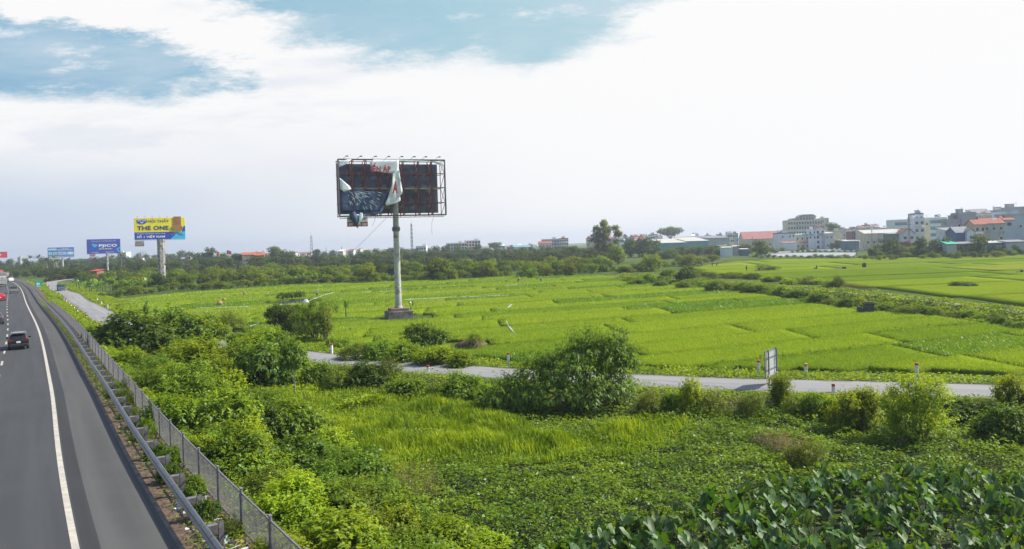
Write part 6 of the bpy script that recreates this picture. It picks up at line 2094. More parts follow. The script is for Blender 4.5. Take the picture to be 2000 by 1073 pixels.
def car(label, u, v, paint, suv=True, plate=True, side=None, z=None):
    p = W(u, v, ZR) if z is None else W(u, v, z)
    _, bi = sdist(EXP, [p.x], [p.y]); rz = ang_of(int(bi[0]))
    q = p + Vector((-math.sin(rz), math.cos(rz), 0)) * 2.2
    t = thing('suv' if suv else 'car', label, 'car', (q.x, q.y, ZR + .006), rz)
    k = 1 if suv else .86
    st = ([(-2.32, .80, .46, .92, .98, .76), (-2.25, .89, .34, 1.04, 1.10, .78), (-1.92, .92, .30, 1.08, 1.60, .66), (-1.0, .925, .27, 1.06, 1.69, .67), (.1, .925, .27, 1.03, 1.66, .67), (.98, .92, .27, 1.0, 1.07, .80), (1.9, .90, .30, .90, .95, .76), (2.25, .80, .40, .70, .74, .66)] if suv else
          [(-2.30, .78, .42, .80, .86, .72), (-2.15, .86, .30, .90, .98, .76), (-1.62, .88, .26, .93, 1.03, .74), (-.85, .89, .24, .93, 1.43, .60), (.15, .89, .24, .92, 1.45, .60), (1.0, .88, .24, .90, .97, .74), (1.85, .86, .26, .80, .86, .72), (2.25, .76, .36, .60, .66, .60)])
    def ring(s):
        y, w, zb, zl, zt, wt = s
        return [Vector(c) for c in ((-w * .93, y, zb), (-w, y, zb + .22), (-w, y, zl), (-wt, y, zt - .03), (-wt * .86, y, zt), (wt * .86, y, zt), (wt, y, zt - .03), (w, y, zl), (w, y, zb + .22), (w * .93, y, zb))]
    rs = [ring(s) for s in st]
    a = MB(); n = 10
    vs = sum(rs, []); fs = [tuple(range(n - 1, -1, -1)), tuple(range((len(rs) - 1) * n, len(rs) * n))]
    for i in range(len(rs) - 1):
        for j in range(n): fs.append((i * n + j, i * n + (j + 1) % n, i * n + n + (j + 1) % n, i * n + n + j))
    a.add(vs, fs)
    me = a.mesh('body', M[paint]); o = place('body', me, t)
    bv = o.modifiers.new('soft edges', 'BEVEL'); bv.width = .045; bv.segments = 3; bv.limit_method = 'ANGLE'; bv.angle_limit = R(18)
    me.polygons.foreach_set('use_smooth', [True] * len(me.polygons))
    def pane(name, A, B, Cc, Dd, ins=(.1, .1), m='glass', off=.012):
        A, B, Cc, Dd = map(Vector, (A, B, Cc, Dd))
        bil = lambda s, r: A.lerp(B, s).lerp(Dd.lerp(Cc, s), r)
        q = [bil(ins[0], ins[1]), bil(1 - ins[0], ins[1]), bil(1 - ins[0], 1 - ins[1]), bil(ins[0], 1 - ins[1])]
        nrm = (q[1] - q[0]).cross(q[3] - q[0]).normalized()
        cen = sum(q, Vector()) / 4
        if nrm.dot(cen - Vector((0, cen.y * .5, .6))) < 0: nrm = -nrm
        g = MB(); g.add([c + nrm * off for c in q] + [c - nrm * .02 for c in q], [(0, 1, 2, 3), (4, 7, 6, 5), (0, 4, 5, 1), (1, 5, 6, 2), (2, 6, 7, 3), (3, 7, 4, 0)])
        return g.build(name, M[m], t)
    r0, r1 = (1, 2) if suv else (2, 3)
    A, B = rs[r0], rs[r1]
    pane('rear_window', A[3], A[6], B[6], B[3], (.08, .12))
    f0_, f1_ = (4, 5)
    pane('windscreen', rs[f0_][3], rs[f0_][6], rs[f1_][6], rs[f1_][3], (.06, .08))
    for i in ((2, 3), (3, 4)) if suv else ((3, 4),):
        for s in (0, 1):
            ja, jb = ((2, 3), (7, 6))[s]
            pane('side_window', rs[i[0]][ja], rs[i[1]][ja], rs[i[1]][jb], rs[i[0]][jb], (.06, .14))
    for s in (-1, 1):
        g = MB()
        if suv: g.cbox((s * .74, -2.27, 1.0), (.24, .12, .24), .03); g.box((s * .52, -2.285, 1.02), (.3, .05, .06))
        else: g.cbox((s * .68, -2.24, .80), (.3, .12, .14), .03)
        g.build('tail_light', M['taillight'], t)
        g = MB(); g.cbox((s * 1.02, .62, 1.05 * k), (.2, .13, .15), .03); g.bar((s * .88, .62, 1.0 * k), (s * .98, .62, 1.03 * k), .05); g.build('mirror', M[paint], t)
        for y in (-1.42, 1.42): wheel(t, s * .80, y, .36 * (1 if suv else .9))
    g = MB(); g.cbox((0, -2.33, .50 * k), (1.62, .12, .26), .04); g.build('bumper', M['plastic'] if suv else M[paint], t)
    g = MB(); g.cbox((0, -2.345 if suv else -2.40, .80 * k), (.36, .03, .17), .008); g.build('number_plate', M['plate'], t)
    if suv:
        g = MB(); g.cbox((0, -2.0, 1.665), (1.15, .3, .04), .012); g.build('spoiler', M[paint], t)
        g = MB()
        for s in (-1, 1): g.bar((s * .6, -1.6, 1.72), (s * .6, .2, 1.70), .04)
        g.build('roof_rails', M['rim'], t)
        g = MB(); g.cbox((0, -.75, 1.685), (1.0, 1.7, .02), .006); g.build('sunroof', M['glass'], t)
    return t


car('black SUV driving away in the lane beside the white edge line', 36.5, 684, 'blackcar').scale = (.91, .91, .91)
car('red saloon car at the left edge in the far lane', 0.5, 588, 'redcar', False)
car('dark grey saloon car cut by the left edge between the SUV and the red car', -8.5, 635, 'greycar', False)
car('small white car far ahead beside the white edge line', 22, 550.6, 'whitecar', False)


def truck(label, u, v, wpx, hpx, L, boxm, cabm, kind='box', road=EXP, z=ZR, name='truck'):
    p = W(u, v, z)
    T__ = tangents(road); _, bi = sdist(road, [p.x], [p.y]); tg = T__[int(bi[0])]
    rz = math.atan2(tg[1], tg[0]) - math.pi / 2
    s = F / p.y
    w, h = wpx / s, hpx / s
    q = p + Vector((-math.sin(rz), math.cos(rz), 0)) * (L / 2)
    t = thing(name, label, 'truck', (q.x, q.y, z + .01), rz)
    zb = h * .30
    if kind == 'box':
        a = MB(); a.cbox((0, -L * .12, (zb + h) / 2), (w, L * .74, h - zb), .05); o = a.build('cargo_box', M[boxm], t)
        a = MB()
        for k in range(7): a.bar((-w / 2 + (k + .5) * w / 7, -L * .49 - .02, zb), (-w / 2 + (k + .5) * w / 7, -L * .49 - .02, h), .05)
        a.bar((-w / 2, -L * .49 - .03, h * .66), (w / 2, -L * .49 - .03, h * .66), .08); a.build('door_ribs', M['truckgrey'], o)
    else:
        a = MB()
        a.box((0, -L * .12, zb + .05), (w, L * .74, .1))
        for s_ in (-1, 1): a.box((s_ * (w / 2 - .03), -L * .12, zb + (h - zb) * .22), (.05, L * .74, (h - zb) * .4))
        a.box((0, -L * .49, zb + (h - zb) * .22), (w, .05, (h - zb) * .4))
        o = a.build('cargo_bed', M[boxm], t)
        a = MB()
        for s_ in (-1, 1):
            for k in range(6): a.bar((s_ * w * .47, -L * .49 + k * L * .145, zb), (s_ * w * .47, -L * .49 + k * L * .145, h), .05)
        for k in range(5): a.bar((-w * .47 + k * w * .235, -L * .49, zb), (-w * .47 + k * w * .235, -L * .49, h), .05)
        for zz in (.55, .72, .88, 1.0):
            a.bar((-w * .47, -L * .49, h * zz), (w * .47, -L * .49, h * zz), .05)
            for s_ in (-1, 1): a.bar((s_ * w * .47, -L * .49, h * zz), (s_ * w * .47, L * .25, h * zz), .05)
        a.build('stake_rack', M['galvgrey'], t)
        a = MB(); a.cbox((0, -L * .12, zb + (h - zb) * .62), (w * .86, L * .7, (h - zb) * .6), .15); a.build('load', M['canvas'], t)
    a = MB(); a.cbox((0, L * .39, (h * .22 + h * .88) / 2), (w * .94, L * .2, h * .66), .08); o = a.build('cab', M[cabm], t)
    a = MB(); a.box((0, L * .492, h * .66), (w * .8, .03, h * .24)); a.build('windscreen', M['glass'], o)
    a = MB(); a.box((0, -L * .02, zb * .62), (w * .4, L * .94, zb * .35)); a.build('chassis', M['plastic'], t)
    for s_ in (-1, 1):
        for y in (-L * .3, L * .33): wheel(t, s_ * w * .40, y, zb * .42, .3)
        a = MB(); a.cbox((s_ * w * .38, -L * .5 - .03, zb * .78), (.3, .06, .16), .02); a.build('tail_light', M['taillight'], t)
        a = MB(); a.cbox((s_ * w * .56, L * .42, h * .68), (.1, .1, .35), .02); a.build('mirror', M['plastic'], t)
    a = MB(); a.box((0, -L * .5, zb * .5), (w * .9, .08, .14)); a.build('bumper', M['truckgrey'], t)
    return t


truck('small grey stake truck with a covered load near the white edge line', 28, 573, 13.5, 14.5, 5, 'truckgrey', 'truckwhite', 'stake')
truck('large off-white box truck in the far lane at the left edge', 3.5, 560.5, 15.5, 19.5, 9, 'truckwhite', 'truckwhite')
truck('tall grey truck ahead of the off-white box truck', 6.5, 545, 11, 13, 9, 'truckgrey', 'truckgrey')
truck('red-fronted truck far ahead near the left edge', 2, 538.5, 9, 11, 9, 'crimson', 'redcar')
truck('white van-like truck far ahead beside the tree line', 14.5, 541.5, 5.6, 7.5, 6, 'truckwhite', 'truckwhite')
truck('red and white truck far ahead at the bend', 16, 537.2, 4.5, 6, 8, 'redpaint', 'truckwhite')
truck('blue truck with a dark canvas top parked on the service road bend', 120.8, 568.5, 12.6, 13.5, 6, 'truckblue', 'truckblue', 'stake', SRV, .81)

# ------------------------------------------------------------------ graves, hut, small things of the fields
def tomb(label, u, v, wpx, hpx, kind):
    p = W(u, v, 0); s = F / p.y; w, h = wpx / s, hpx / s
    t = thing('tomb', label, 'tomb', (p.x, p.y, 0), R(-6))
    if kind == 'big':
        a = MB(); a.cbox((w * .14, 0, h * .40), (w * .52, w * .5, h * .86), .03); a.build('body', M['tombstone'], t)
        a = MB(); a.cbox((w * .14, 0, h * .90), (w * .62, w * .6, h * .10), .03); a.prism([(-w * .08, h * .95), (w * .36, h * .95), (w * .30, h * 1.04), (-w * .02, h * 1.04)], 1, -w * .2, w * .2); a.build('cap', M['tombstone'], t)
        a = MB(); a.cbox((-w * .28, 0, h * .20), (w * .46, w * .5, h * .5), .03); a.cbox((-w * .44, 0, h * .3), (w * .14, w * .52, h * .64), .03); a.build('forecourt', M['tombstone'], t)
    elif kind == 'stele':
        a = MB(); a.cbox((0, 0, h * .4), (w * .8, w * .5, h * .9), .05); a.build('body', M['tombstone'], t)
        a = MB(); a.prism([(-w * .42, h * .82), (w * .42, h * .82), (w * .25, h * .98), (0, h * 1.04), (-w * .25, h * .98)], 1, -w * .3, w * .3); a.build('cap', M['tombstone'], t)
    else:
        a = MB(); a.cbox((-w * .2, 0, h * .2), (w * .5, w * .3, h * .5), .03); a.build('slab', M['concrete'], t)
        a = MB(); a.cbox((w * .25, 0, h * .45), (w * .3, w * .3, h * .9), .05); a.build('headstone', M['tombstone'], t)
    return t
tomb('large dark stone tomb with a low forecourt in the field below the dike', 1692.5, 612.5, 31, 22, 'big')
tomb('dark rounded stele standing in the far right-hand field', 1688, 523.5, 8.5, 9.5, 'stele')
tomb('dark low tomb pair in the far right-hand field', 1643, 527, 22, 6, 'low')
tomb('pale small tomb at the bush in the far right-hand field', 1593, 526.5, 8, 8, 'low')
tomb('dark tomb beside the leafy clump in the far field', 1480, 530, 12, 7, 'low')
tomb('low grey grave block in the middle of the near field, right one', 1371, 629, 9, 4.5, 'low')
tomb('low grey grave block in the middle of the near field, left one', 1322, 633, 8, 4, 'low')
tomb('dark low grave at the right edge of the far field', 1992, 533, 14, 6, 'low')

M['greybag'] = mat('grey plastic sheet', (0.30, 0.32, 0.34), 0.5, var=.2, scale=3)
# plastic-skirted bean trellis
p = W(569, 592.5, 0)
t = thing('trellis', 'vine-grown garden trellis with a white plastic skirt in the field', 'trellis', (p.x, p.y, 0), R(4))
a = MB()
for i in range(6):
    for y in (-.9, .9): a.tube([(-2.3 + i * .92, y, 0), (-2.3 + i * .92, y, 1.75)], .03, 5)
for z in (.7, 1.7):
    for y in (-.9, .9): a.bar((-2.3, y, z), (2.3, y, z), .04)
a.build('frame', M['bark'], t)
a = MB(); a.grid(lambda u, v: (-2.4 + 4.8 * u, -.98 + .06 * math.sin(u * 40), .02 + .45 * v), 60, 2); a.build('plastic_skirt', M['greybag'], t)
a = MB(); a.grid(lambda u, v: (2.42 + .05 * math.sin(v * 9), -.98 + 1.96 * u, .02 + .45 * v), 12, 2); a.build('plastic_skirt', M['greybag'], t)
rgt = np.random.default_rng(12)
V, T = shoots([(-2 + i * .8, rgt.normal(0, .2), 1.25 + .2 * i / 5, .75, 1.05, .75) for i in range(6)], 700, 9, .16, .09, rgt, up=.8, splen=.22)
place('vines', npmesh('vines', V, np.arange(len(V)).reshape(-1, 4), M['lf_dark'], tint=T), t)
a = MB(); rgl = random.Random(4)
p = W(597, 592, .2)
def rumple(name, label, cat, x, y, z, sx, sy, sz, m, seed, group=None):
    """crumpled sack or heap"""
    rr = random.Random(seed)
    a = MB(); a.lathe([(.55, 0), (.95, .18), (1, .45), (.8, .75), (.45, .95), (.1, 1.02)], 14)
    me = a.mesh(name, M[m], True)
    for v in me.vertices:
        k = .75 + .5 * rr.random()
        v.co = Vector((v.co.x * sx * k, v.co.y * sy * k, v.co.z * sz * (.8 + .35 * rr.random())))
    o = place(name, me, None, (x, y, z), rr.uniform(0, 6))
    return tag(o, label, cat, group)
rumple('plastic_sack', 'white plastic heap at the right end of the vine trellis', 'sack', p.x, p.y, 0, .8, .5, .9, 'whitebag', 2)
for u, v, w, h, lab in [(429, 597, 12, 10, 'straw-coloured hay heap on the bank left in the field'), (478, 578, 6, 8, 'small brown hay heap in the far left field'), (438, 588, 7, 6, 'little dry heap behind the hay heap'),
                        (645, 606, 8, 5, 'dry straw heap by the leaning field-edge tree')]:
    p = W(u, v, .1); s = F / p.y
    rumple('hay_heap', lab, 'hay heap', p.x, p.y, .1, w / s / 2, w / s / 2, h / s, 'hay', int(u))
p = W(920, 680, 0)
rumple('earth_mound', 'brown earth mound with grass on top beside the round dark bush', 'mound', p.x, p.y, -.1, 1.7, 1.4, .9, 'dirt', 8)
bush_px('fine', 924, 672, 34, 22, 'grass tuft growing on the brown earth mound', z=.6)
for k, (u, v, w, lab) in enumerate([(1925, 620, 16, 'blue plastic bundle at the foot of the dike, left one'), (1945, 614, 15, 'blue plastic bundle at the foot of the dike, right one'), (1934, 611, 9, 'pale sack lying on the blue bundles at the dike')]):
    p = W(u, v, .3); s = F / p.y
    rumple('plastic_bundle', lab, 'bundle', p.x, p.y, .2, w / s / 2, w / s / 2.6, w / s * .5, 'bluebag' if k < 2 else 'whitebag', 40 + k)
# litter
i = 56
for k, (u, v, w, m_, lab) in enumerate([(470, 955, 18, 'greybag', 'white plastic rubbish in the shrubs behind the fence, larger piece'), (492, 962, 12, 'greybag', 'white plastic rubbish in the shrubs behind the fence, smaller piece'),
                                        (430, 1026, 8, 'bluebag', 'blue plastic bag between the guard rail and the fence'), (422, 1040, 9, 'whitebag', 'white plastic bag beside the blue one at the rail foot'),
                                        (338, 930, 14, 'whitebag', 'pale grey plastic bag behind the guard rail posts'), (362, 958, 8, 'bluebag', 'small blue plastic scrap behind the guard rail'),
                                        (700, 697, 14, 'whitebag', 'white litter on the verge beyond the service road, left one'), (851, 708, 8, 'whitebag', 'white litter on the verge beyond the service road, right one'),
                                        (775, 702, 9, 'whitebag', 'white litter bag under the roadside shrubs below the billboard')]):
    z = 1.95 if u < 600 else .76
    if 465 < u < 500:
        for _ in range(6): z = gz1(*W(u, v, z)[:2])
    p = W(u, v, z); s = F / p.y; r = w / s / 2
    rumple('plastic_bag', lab, 'plastic bag', p.x, p.y, z - .02, r, r * .8, r * .9, m_, 60 + k)
rl = np.random.default_rng(19)
n = 420
s_ = rl.uniform(46, 66, n); oo = RAIL_OFF(EXP[s_.astype(int), 1]) + rl.uniform(-.1, 1.15, n)
xy = EXP[s_.astype(int)] + N_[s_.astype(int)] * oo[:, None] + T_[s_.astype(int)] * (s_ % 1)[:, None]
V = []; MI = []
for k in range(n):
    q = Vector((xy[k, 0], xy[k, 1], 1.945 + rl.uniform(0, .05))); a_ = rl.uniform(0, 6.28); L = rl.uniform(.02, .12); w = rl.uniform(.015, .07)
    if k % 6 == 0: L *= 3; w *= .5
    d = Vector((math.cos(a_), math.sin(a_), rl.uniform(-.2, .5))) * L; e_ = Vector((-math.sin(a_), math.cos(a_), rl.uniform(-.3, .3))) * w
    V += [q - d - e_, q + d - e_, q + d + e_ + Vector((0, 0, .02)), q - d + e_]
    MI.append(int(rl.choice([0, 1, 2, 3], p=[.42, .2, .06, .32])))
tag(place('litter', npmesh('litter', np.array([tuple(v) for v in V]), np.arange(4 * n).reshape(-1, 4), [M['whitebag'], M['hay'], M['bluebag'], M['straw']], mi=MI)),
    'scraps of paper, plastic and dry stalks strewn behind the guard rail', 'litter', kind='stuff')

# people at work in the fields
def skin_mesh(name, joints, edges, m, parent):
    me = bpy.data.meshes.new(name)
    me.from_pydata([j[:3] for j in joints], edges, [])
    o = place(name, me, parent); me.materials.append(m)
    md = o.modifiers.new('skin', 'SKIN')
    for i, j in enumerate(joints): me.skin_vertices[0].data[i].radius = (j[3], j[3] * .85)
    me.skin_vertices[0].data[0].use_root = True
    sd = o.modifiers.new('smooth', 'SUBSURF'); sd.levels = sd.render_levels = 1
    return o
def person(label, u, v, bend, shirt, hat=True, rz=0.0, z=.1):
    p = W(u, v, z)
    t = thing('person', label, 'person', (p.x, p.y, 0), rz)
    s, c = math.sin(bend), math.cos(bend)
    P = lambda r, f=0: (0, -r * s + f * c * -1, .92 + r * c - f * s)
    hip, chest, neck, head = (0, 0, .92), P(.38), P(.55), P(.70)
    sh = [(sx * .19, P(.50)[1], P(.50)[2]) for sx in (-1, 1)]
    el = [(sx * .24, sh[0][1] - .05 - .12 * s, sh[0][2] - .27) for sx in (-1, 1)]
    ha = [(sx * .20, el[0][1] - .16, el[0][2] - .20) for sx in (-1, 1)]
    J = [(*hip, .14), (*chest, .15), (*neck, .055), (*head, .10)]
    E = [(0, 1), (1, 2), (2, 3)]
    for k in (0, 1):
        b = len(J); J += [(*sh[k], .07), (*el[k], .048), (*ha[k], .036)]; E += [(1, b), (b, b + 1), (b + 1, b + 2)]
        f = len(J); sx = -1 if k == 0 else 1
        J += [(sx * .10, 0, .86, .095), (sx * .11, -.03, .47, .062), (sx * .12, .02, .06, .045), (sx * .12, -.15, .03, .04)]; E += [(0, f), (f, f + 1), (f + 1, f + 2), (f + 2, f + 3)]
    skin_mesh('body', J, E, M['skin'], t)
    J = [(*hip, .16), (*chest, .175), (*P(.5), .10)]; E = [(0, 1), (1, 2)]
    for k in (0, 1):
        b = len(J); J += [(*sh[k], .085), (*el[k], .064), (el[k][0] * .9 + ha[k][0] * .1, el[k][1] - .08, el[k][2] - .1, .055)]; E += [(1, b), (b, b + 1), (b + 1, b + 2)]
    skin_mesh('shirt', J, E, M[shirt], t)
    J = [(0, 0, .93, .155)]; E = []
    for sx in (-1, 1):
        f = len(J); J += [(sx * .10, 0, .84, .11), (sx * .11, -.03, .47, .08), (sx * .12, .015, .14, .065)]; E += [(0, f), (f, f + 1), (f + 1, f + 2)]
    skin_mesh('trousers', J, E, M['clothdark'], t)
    a = MB(); a.lathe([(.25, 0), (.13, .09), (.01, .18)] if hat else [(.11, -.03), (.115, .04), (.07, .1), (.01, .12)], 14)
    Mr = Matrix.Rotation(bend * .6, 3, 'X')
    a.v = [tuple(Mr @ Vector(q) + Vector(head) + Vector((0, 0, .05))) for q in a.v]
    a.build('conical_hat' if hat else 'hair', M['straw'] if hat else M['clothdark'], t)
    return t
person('person in light blue clothes standing by the white plastic bank near the trellis', 619, 580, .25, 'clothblue', True, .6)
person('person in dark clothes bending over the field edge beyond the billboard', 1012, 553, .9, 'clothdark', True, .4)
person('person in pale clothes stooping in the plot right of the dark-clothed worker', 1056.5, 551, .8, 'clothblue', True, -.5)
person('dark-clothed person standing alone in the far right field', 1458, 530, .1, 'clothdark', False, .2)
PG = None
for u, lab in ((1371, 'leftmost'), (1391, 'middle'), (1400, 'rightmost')):
    person('person in faded clothes working in the far field below the sheds, %s of the three' % lab, u, 521, .5 if u != 1391 else .1, 'clothred' if u != 1391 else 'clothdark', u == 1371, .5, 0)

# ------------------------------------------------------------------ flags, masts, poles
def flag(label, u, vb, vt, w, h, m, star=False):
    p = W(u, vb, 0); zt = D(u, vt, p.y).z
    t = thing('flagpole', label, 'flag', (p.x, p.y, 0), 0)
    a = MB(); a.tube([(0, 0, 0), (0, 0, zt)], [.14, .06], 7); a.build('pole', M['galv'], t)
    a = MB(); a.grid(lambda q, r: (.05 + w * q, .35 * math.sin(q * 7) * q, zt - .1 - h * r - .14 * w * q * q * 2.2), 12, 6); fo = a.build('flag', M[m], t, smooth=True)
    if star:
        pts = []
        for k in range(10):
            r = h * (.30 if k % 2 == 0 else .12); an = math.pi / 2 + k * math.pi / 5
            pts.append((w * .5 + r * math.cos(an), zt - .1 - h * .5 - w * .075 + r * math.sin(an)))
        a = MB(); a.prism(pts, 1, -.42, -.38); a.build('star', M['yellowboard'], fo)
    return t
M['orangeflag'] = mat('orange flag cloth', (0.62, 0.26, 0.06), .8, var=.2, scale=1)
flag('red flag with a yellow star flying on a tall pole by the temple', 444, 522, 489, 3.2, 2.5, 'crimson', True)
flag('orange flag hanging on a pole left of the red flag', 424, 525, 491, 1.9, 3.0, 'orangeflag')


def mast(label, u, vb, vt, d, w0, w1, m='galvgrey'):
    p = D(u, vb, d); zt = D(u, vt, d).z
    t = thing('lattice_mast', label, 'mast', (p.x, p.y, 0), .3)
    a = MB(); n = max(6, int(zt / 3)); b = MB()
    C3 = [(math.cos(k * 1.5708 + .78), math.sin(k * 1.5708 + .78)) for k in range(4)]
    for k in range(4):
        a.bar((C3[k][0] * w0, C3[k][1] * w0, -.3), (C3[k][0] * w1, C3[k][1] * w1, zt), .22)
    for j in range(n):
        f0_, f1_ = j / n, (j + 1) / n
        r0, r1 = w0 + (w1 - w0) * f0_, w0 + (w1 - w0) * f1_
        for k in range(4):
            q, r = C3[k], C3[(k + 1) % 4]
            b.bar((q[0] * r0, q[1] * r0, zt * f0_), (r[0] * r1, r[1] * r1, zt * f1_), .14); b.bar((r[0] * r0, r[1] * r0, zt * f0_), (q[0] * r1, q[1] * r1, zt * f1_), .14)
    a.build('legs', M[m], t); b.build('bracing', M[m], t)
    a = MB(); a.tube([(0, 0, zt), (0, 0, zt + 2.5)], .1, 6); a.build('aerial', M[m], t)
    return t
mast('tall grey lattice mast on the skyline left of the billboard', 609, 497, 461, 700, 1.6, .8)
mast('tall slim lattice mast on the skyline just right of the billboard post', 805, 492, 437, 640, 1.3, .6)
mast('thin mast far off beyond the town, left of the tall lattice mast', 637, 492, 484, 1300, .8, .4)
mast('thin crane-like mast far off right of the tall lattice mast', 667, 491, 482, 1300, .8, .4)
for k, u in enumerate((275, 279.5, 284, 363, 370, 376)):
    mast('thin transmission mast far off behind the town in the row under the furniture billboard' , u, 500, 491 if k < 3 else 490, 1500, 1.0, .5)['group'] = 'distant transmission masts'
# lattice power pole by the village
p = D(1777, 495, 335)
t = thing('power_pole', 'dark lattice power pole with cross-arms in front of the village', 'power pole', (p.x, p.y, 0), .2)
zt = D(1777, 418, 335).z
a = MB()
for sx in (-1, 1):
    for sy in (-1, 1): a.bar((sx * .55, sy * .55, -.2), (sx * .12, sy * .12, zt), .12)
for j in range(18):
    f0_, f1_ = j / 18, (j + 1) / 18; r0, r1 = .55 - .43 * f0_, .55 - .43 * f1_
    for sy in (-1, 1): a.bar((-r0, sy * r0, zt * f0_), (r1, sy * r1, zt * f1_), .07); a.bar((sy * r0, -r0, zt * f0_), (sy * r1, r1, zt * f1_), .07)
a.build('lattice', M['galvgrey'], t)
for f_ in (.62, .74):
    a = MB(); a.bar((-1.6, 0, zt * f_), (1.6, 0, zt * f_), .14)
    for x in (-1.5, -.7, .7, 1.5): a.lathe([(.08, 0), (.11, .1), (.06, .2), (.1, .3), (.03, .4)], 8, (x, 0, zt * f_ + .05))
    a.build('cross_arm', M['galvgrey'], t)
def pole(label, u, vb, vt, d, lamp=False):
    p = D(u, vb, d); zt = D(u, vt, d).z
    t = thing('power_pole', label, 'pole', (p.x, p.y, 0), .4)
    a = MB(); a.tube([(0, 0, -.2), (0, 0, zt)], [.2, .12], 8); a.build('pole', M['concrete'], t)
    a = MB()
    if lamp: a.bar((0, 0, zt), (1.4, 0, zt + .2), .08); a.cbox((1.5, 0, zt + .15), (.7, .25, .14), .03); a.build('lamp', M['steel_tank'], t)
    else:
        a.bar((-.9, 0, zt - .5), (.9, 0, zt - .5), .1); a.bar((-.7, 0, zt - 1.3), (.7, 0, zt - 1.3), .1); a.build('cross_arm', M['galvgrey'], t)
    return t
pole('street lamp post standing on the near bank of the pond', 1674, 503, 472, 345, True)
pole('concrete power pole left of the tall white house by the pond', 1572, 489, 456, 520)
pole('concrete power pole in front of the pink-roofed hall', 1470, 492, 462, 470)
pole('concrete power pole beside the dark tree at the pond end', 1704, 495, 448, 400)
pole('pale pole standing among the trees behind the service road bend', 147, 540, 525, 420)

# ------------------------------------------------------------------ buildings
WINP = {}
def win_mesh(w, h, fr='trim', pn='dkwin'):
    k = (round(w, 1), round(h, 1), fr, pn)
    if k not in WINP:
        a = MB()
        for sx in (-1, 1): a.box((sx * (w / 2 + .04), 0, 0), (.10, .14, h + .2))
        for sz in (-1, 1): a.box((0, 0, sz * (h / 2 + .04)), (w, .14, .10))
        a.box((0, .0, -h / 2 - .13), (w + .3, .26, .07))
        b = MB(); b.box((0, .02, 0), (w, .06, h)); b.box((0, -.02, 0), (.05, .05, h))
        WINP[k] = (a.mesh('window', M[fr]), b.mesh('pane', M[pn]))
    return WINP[k]


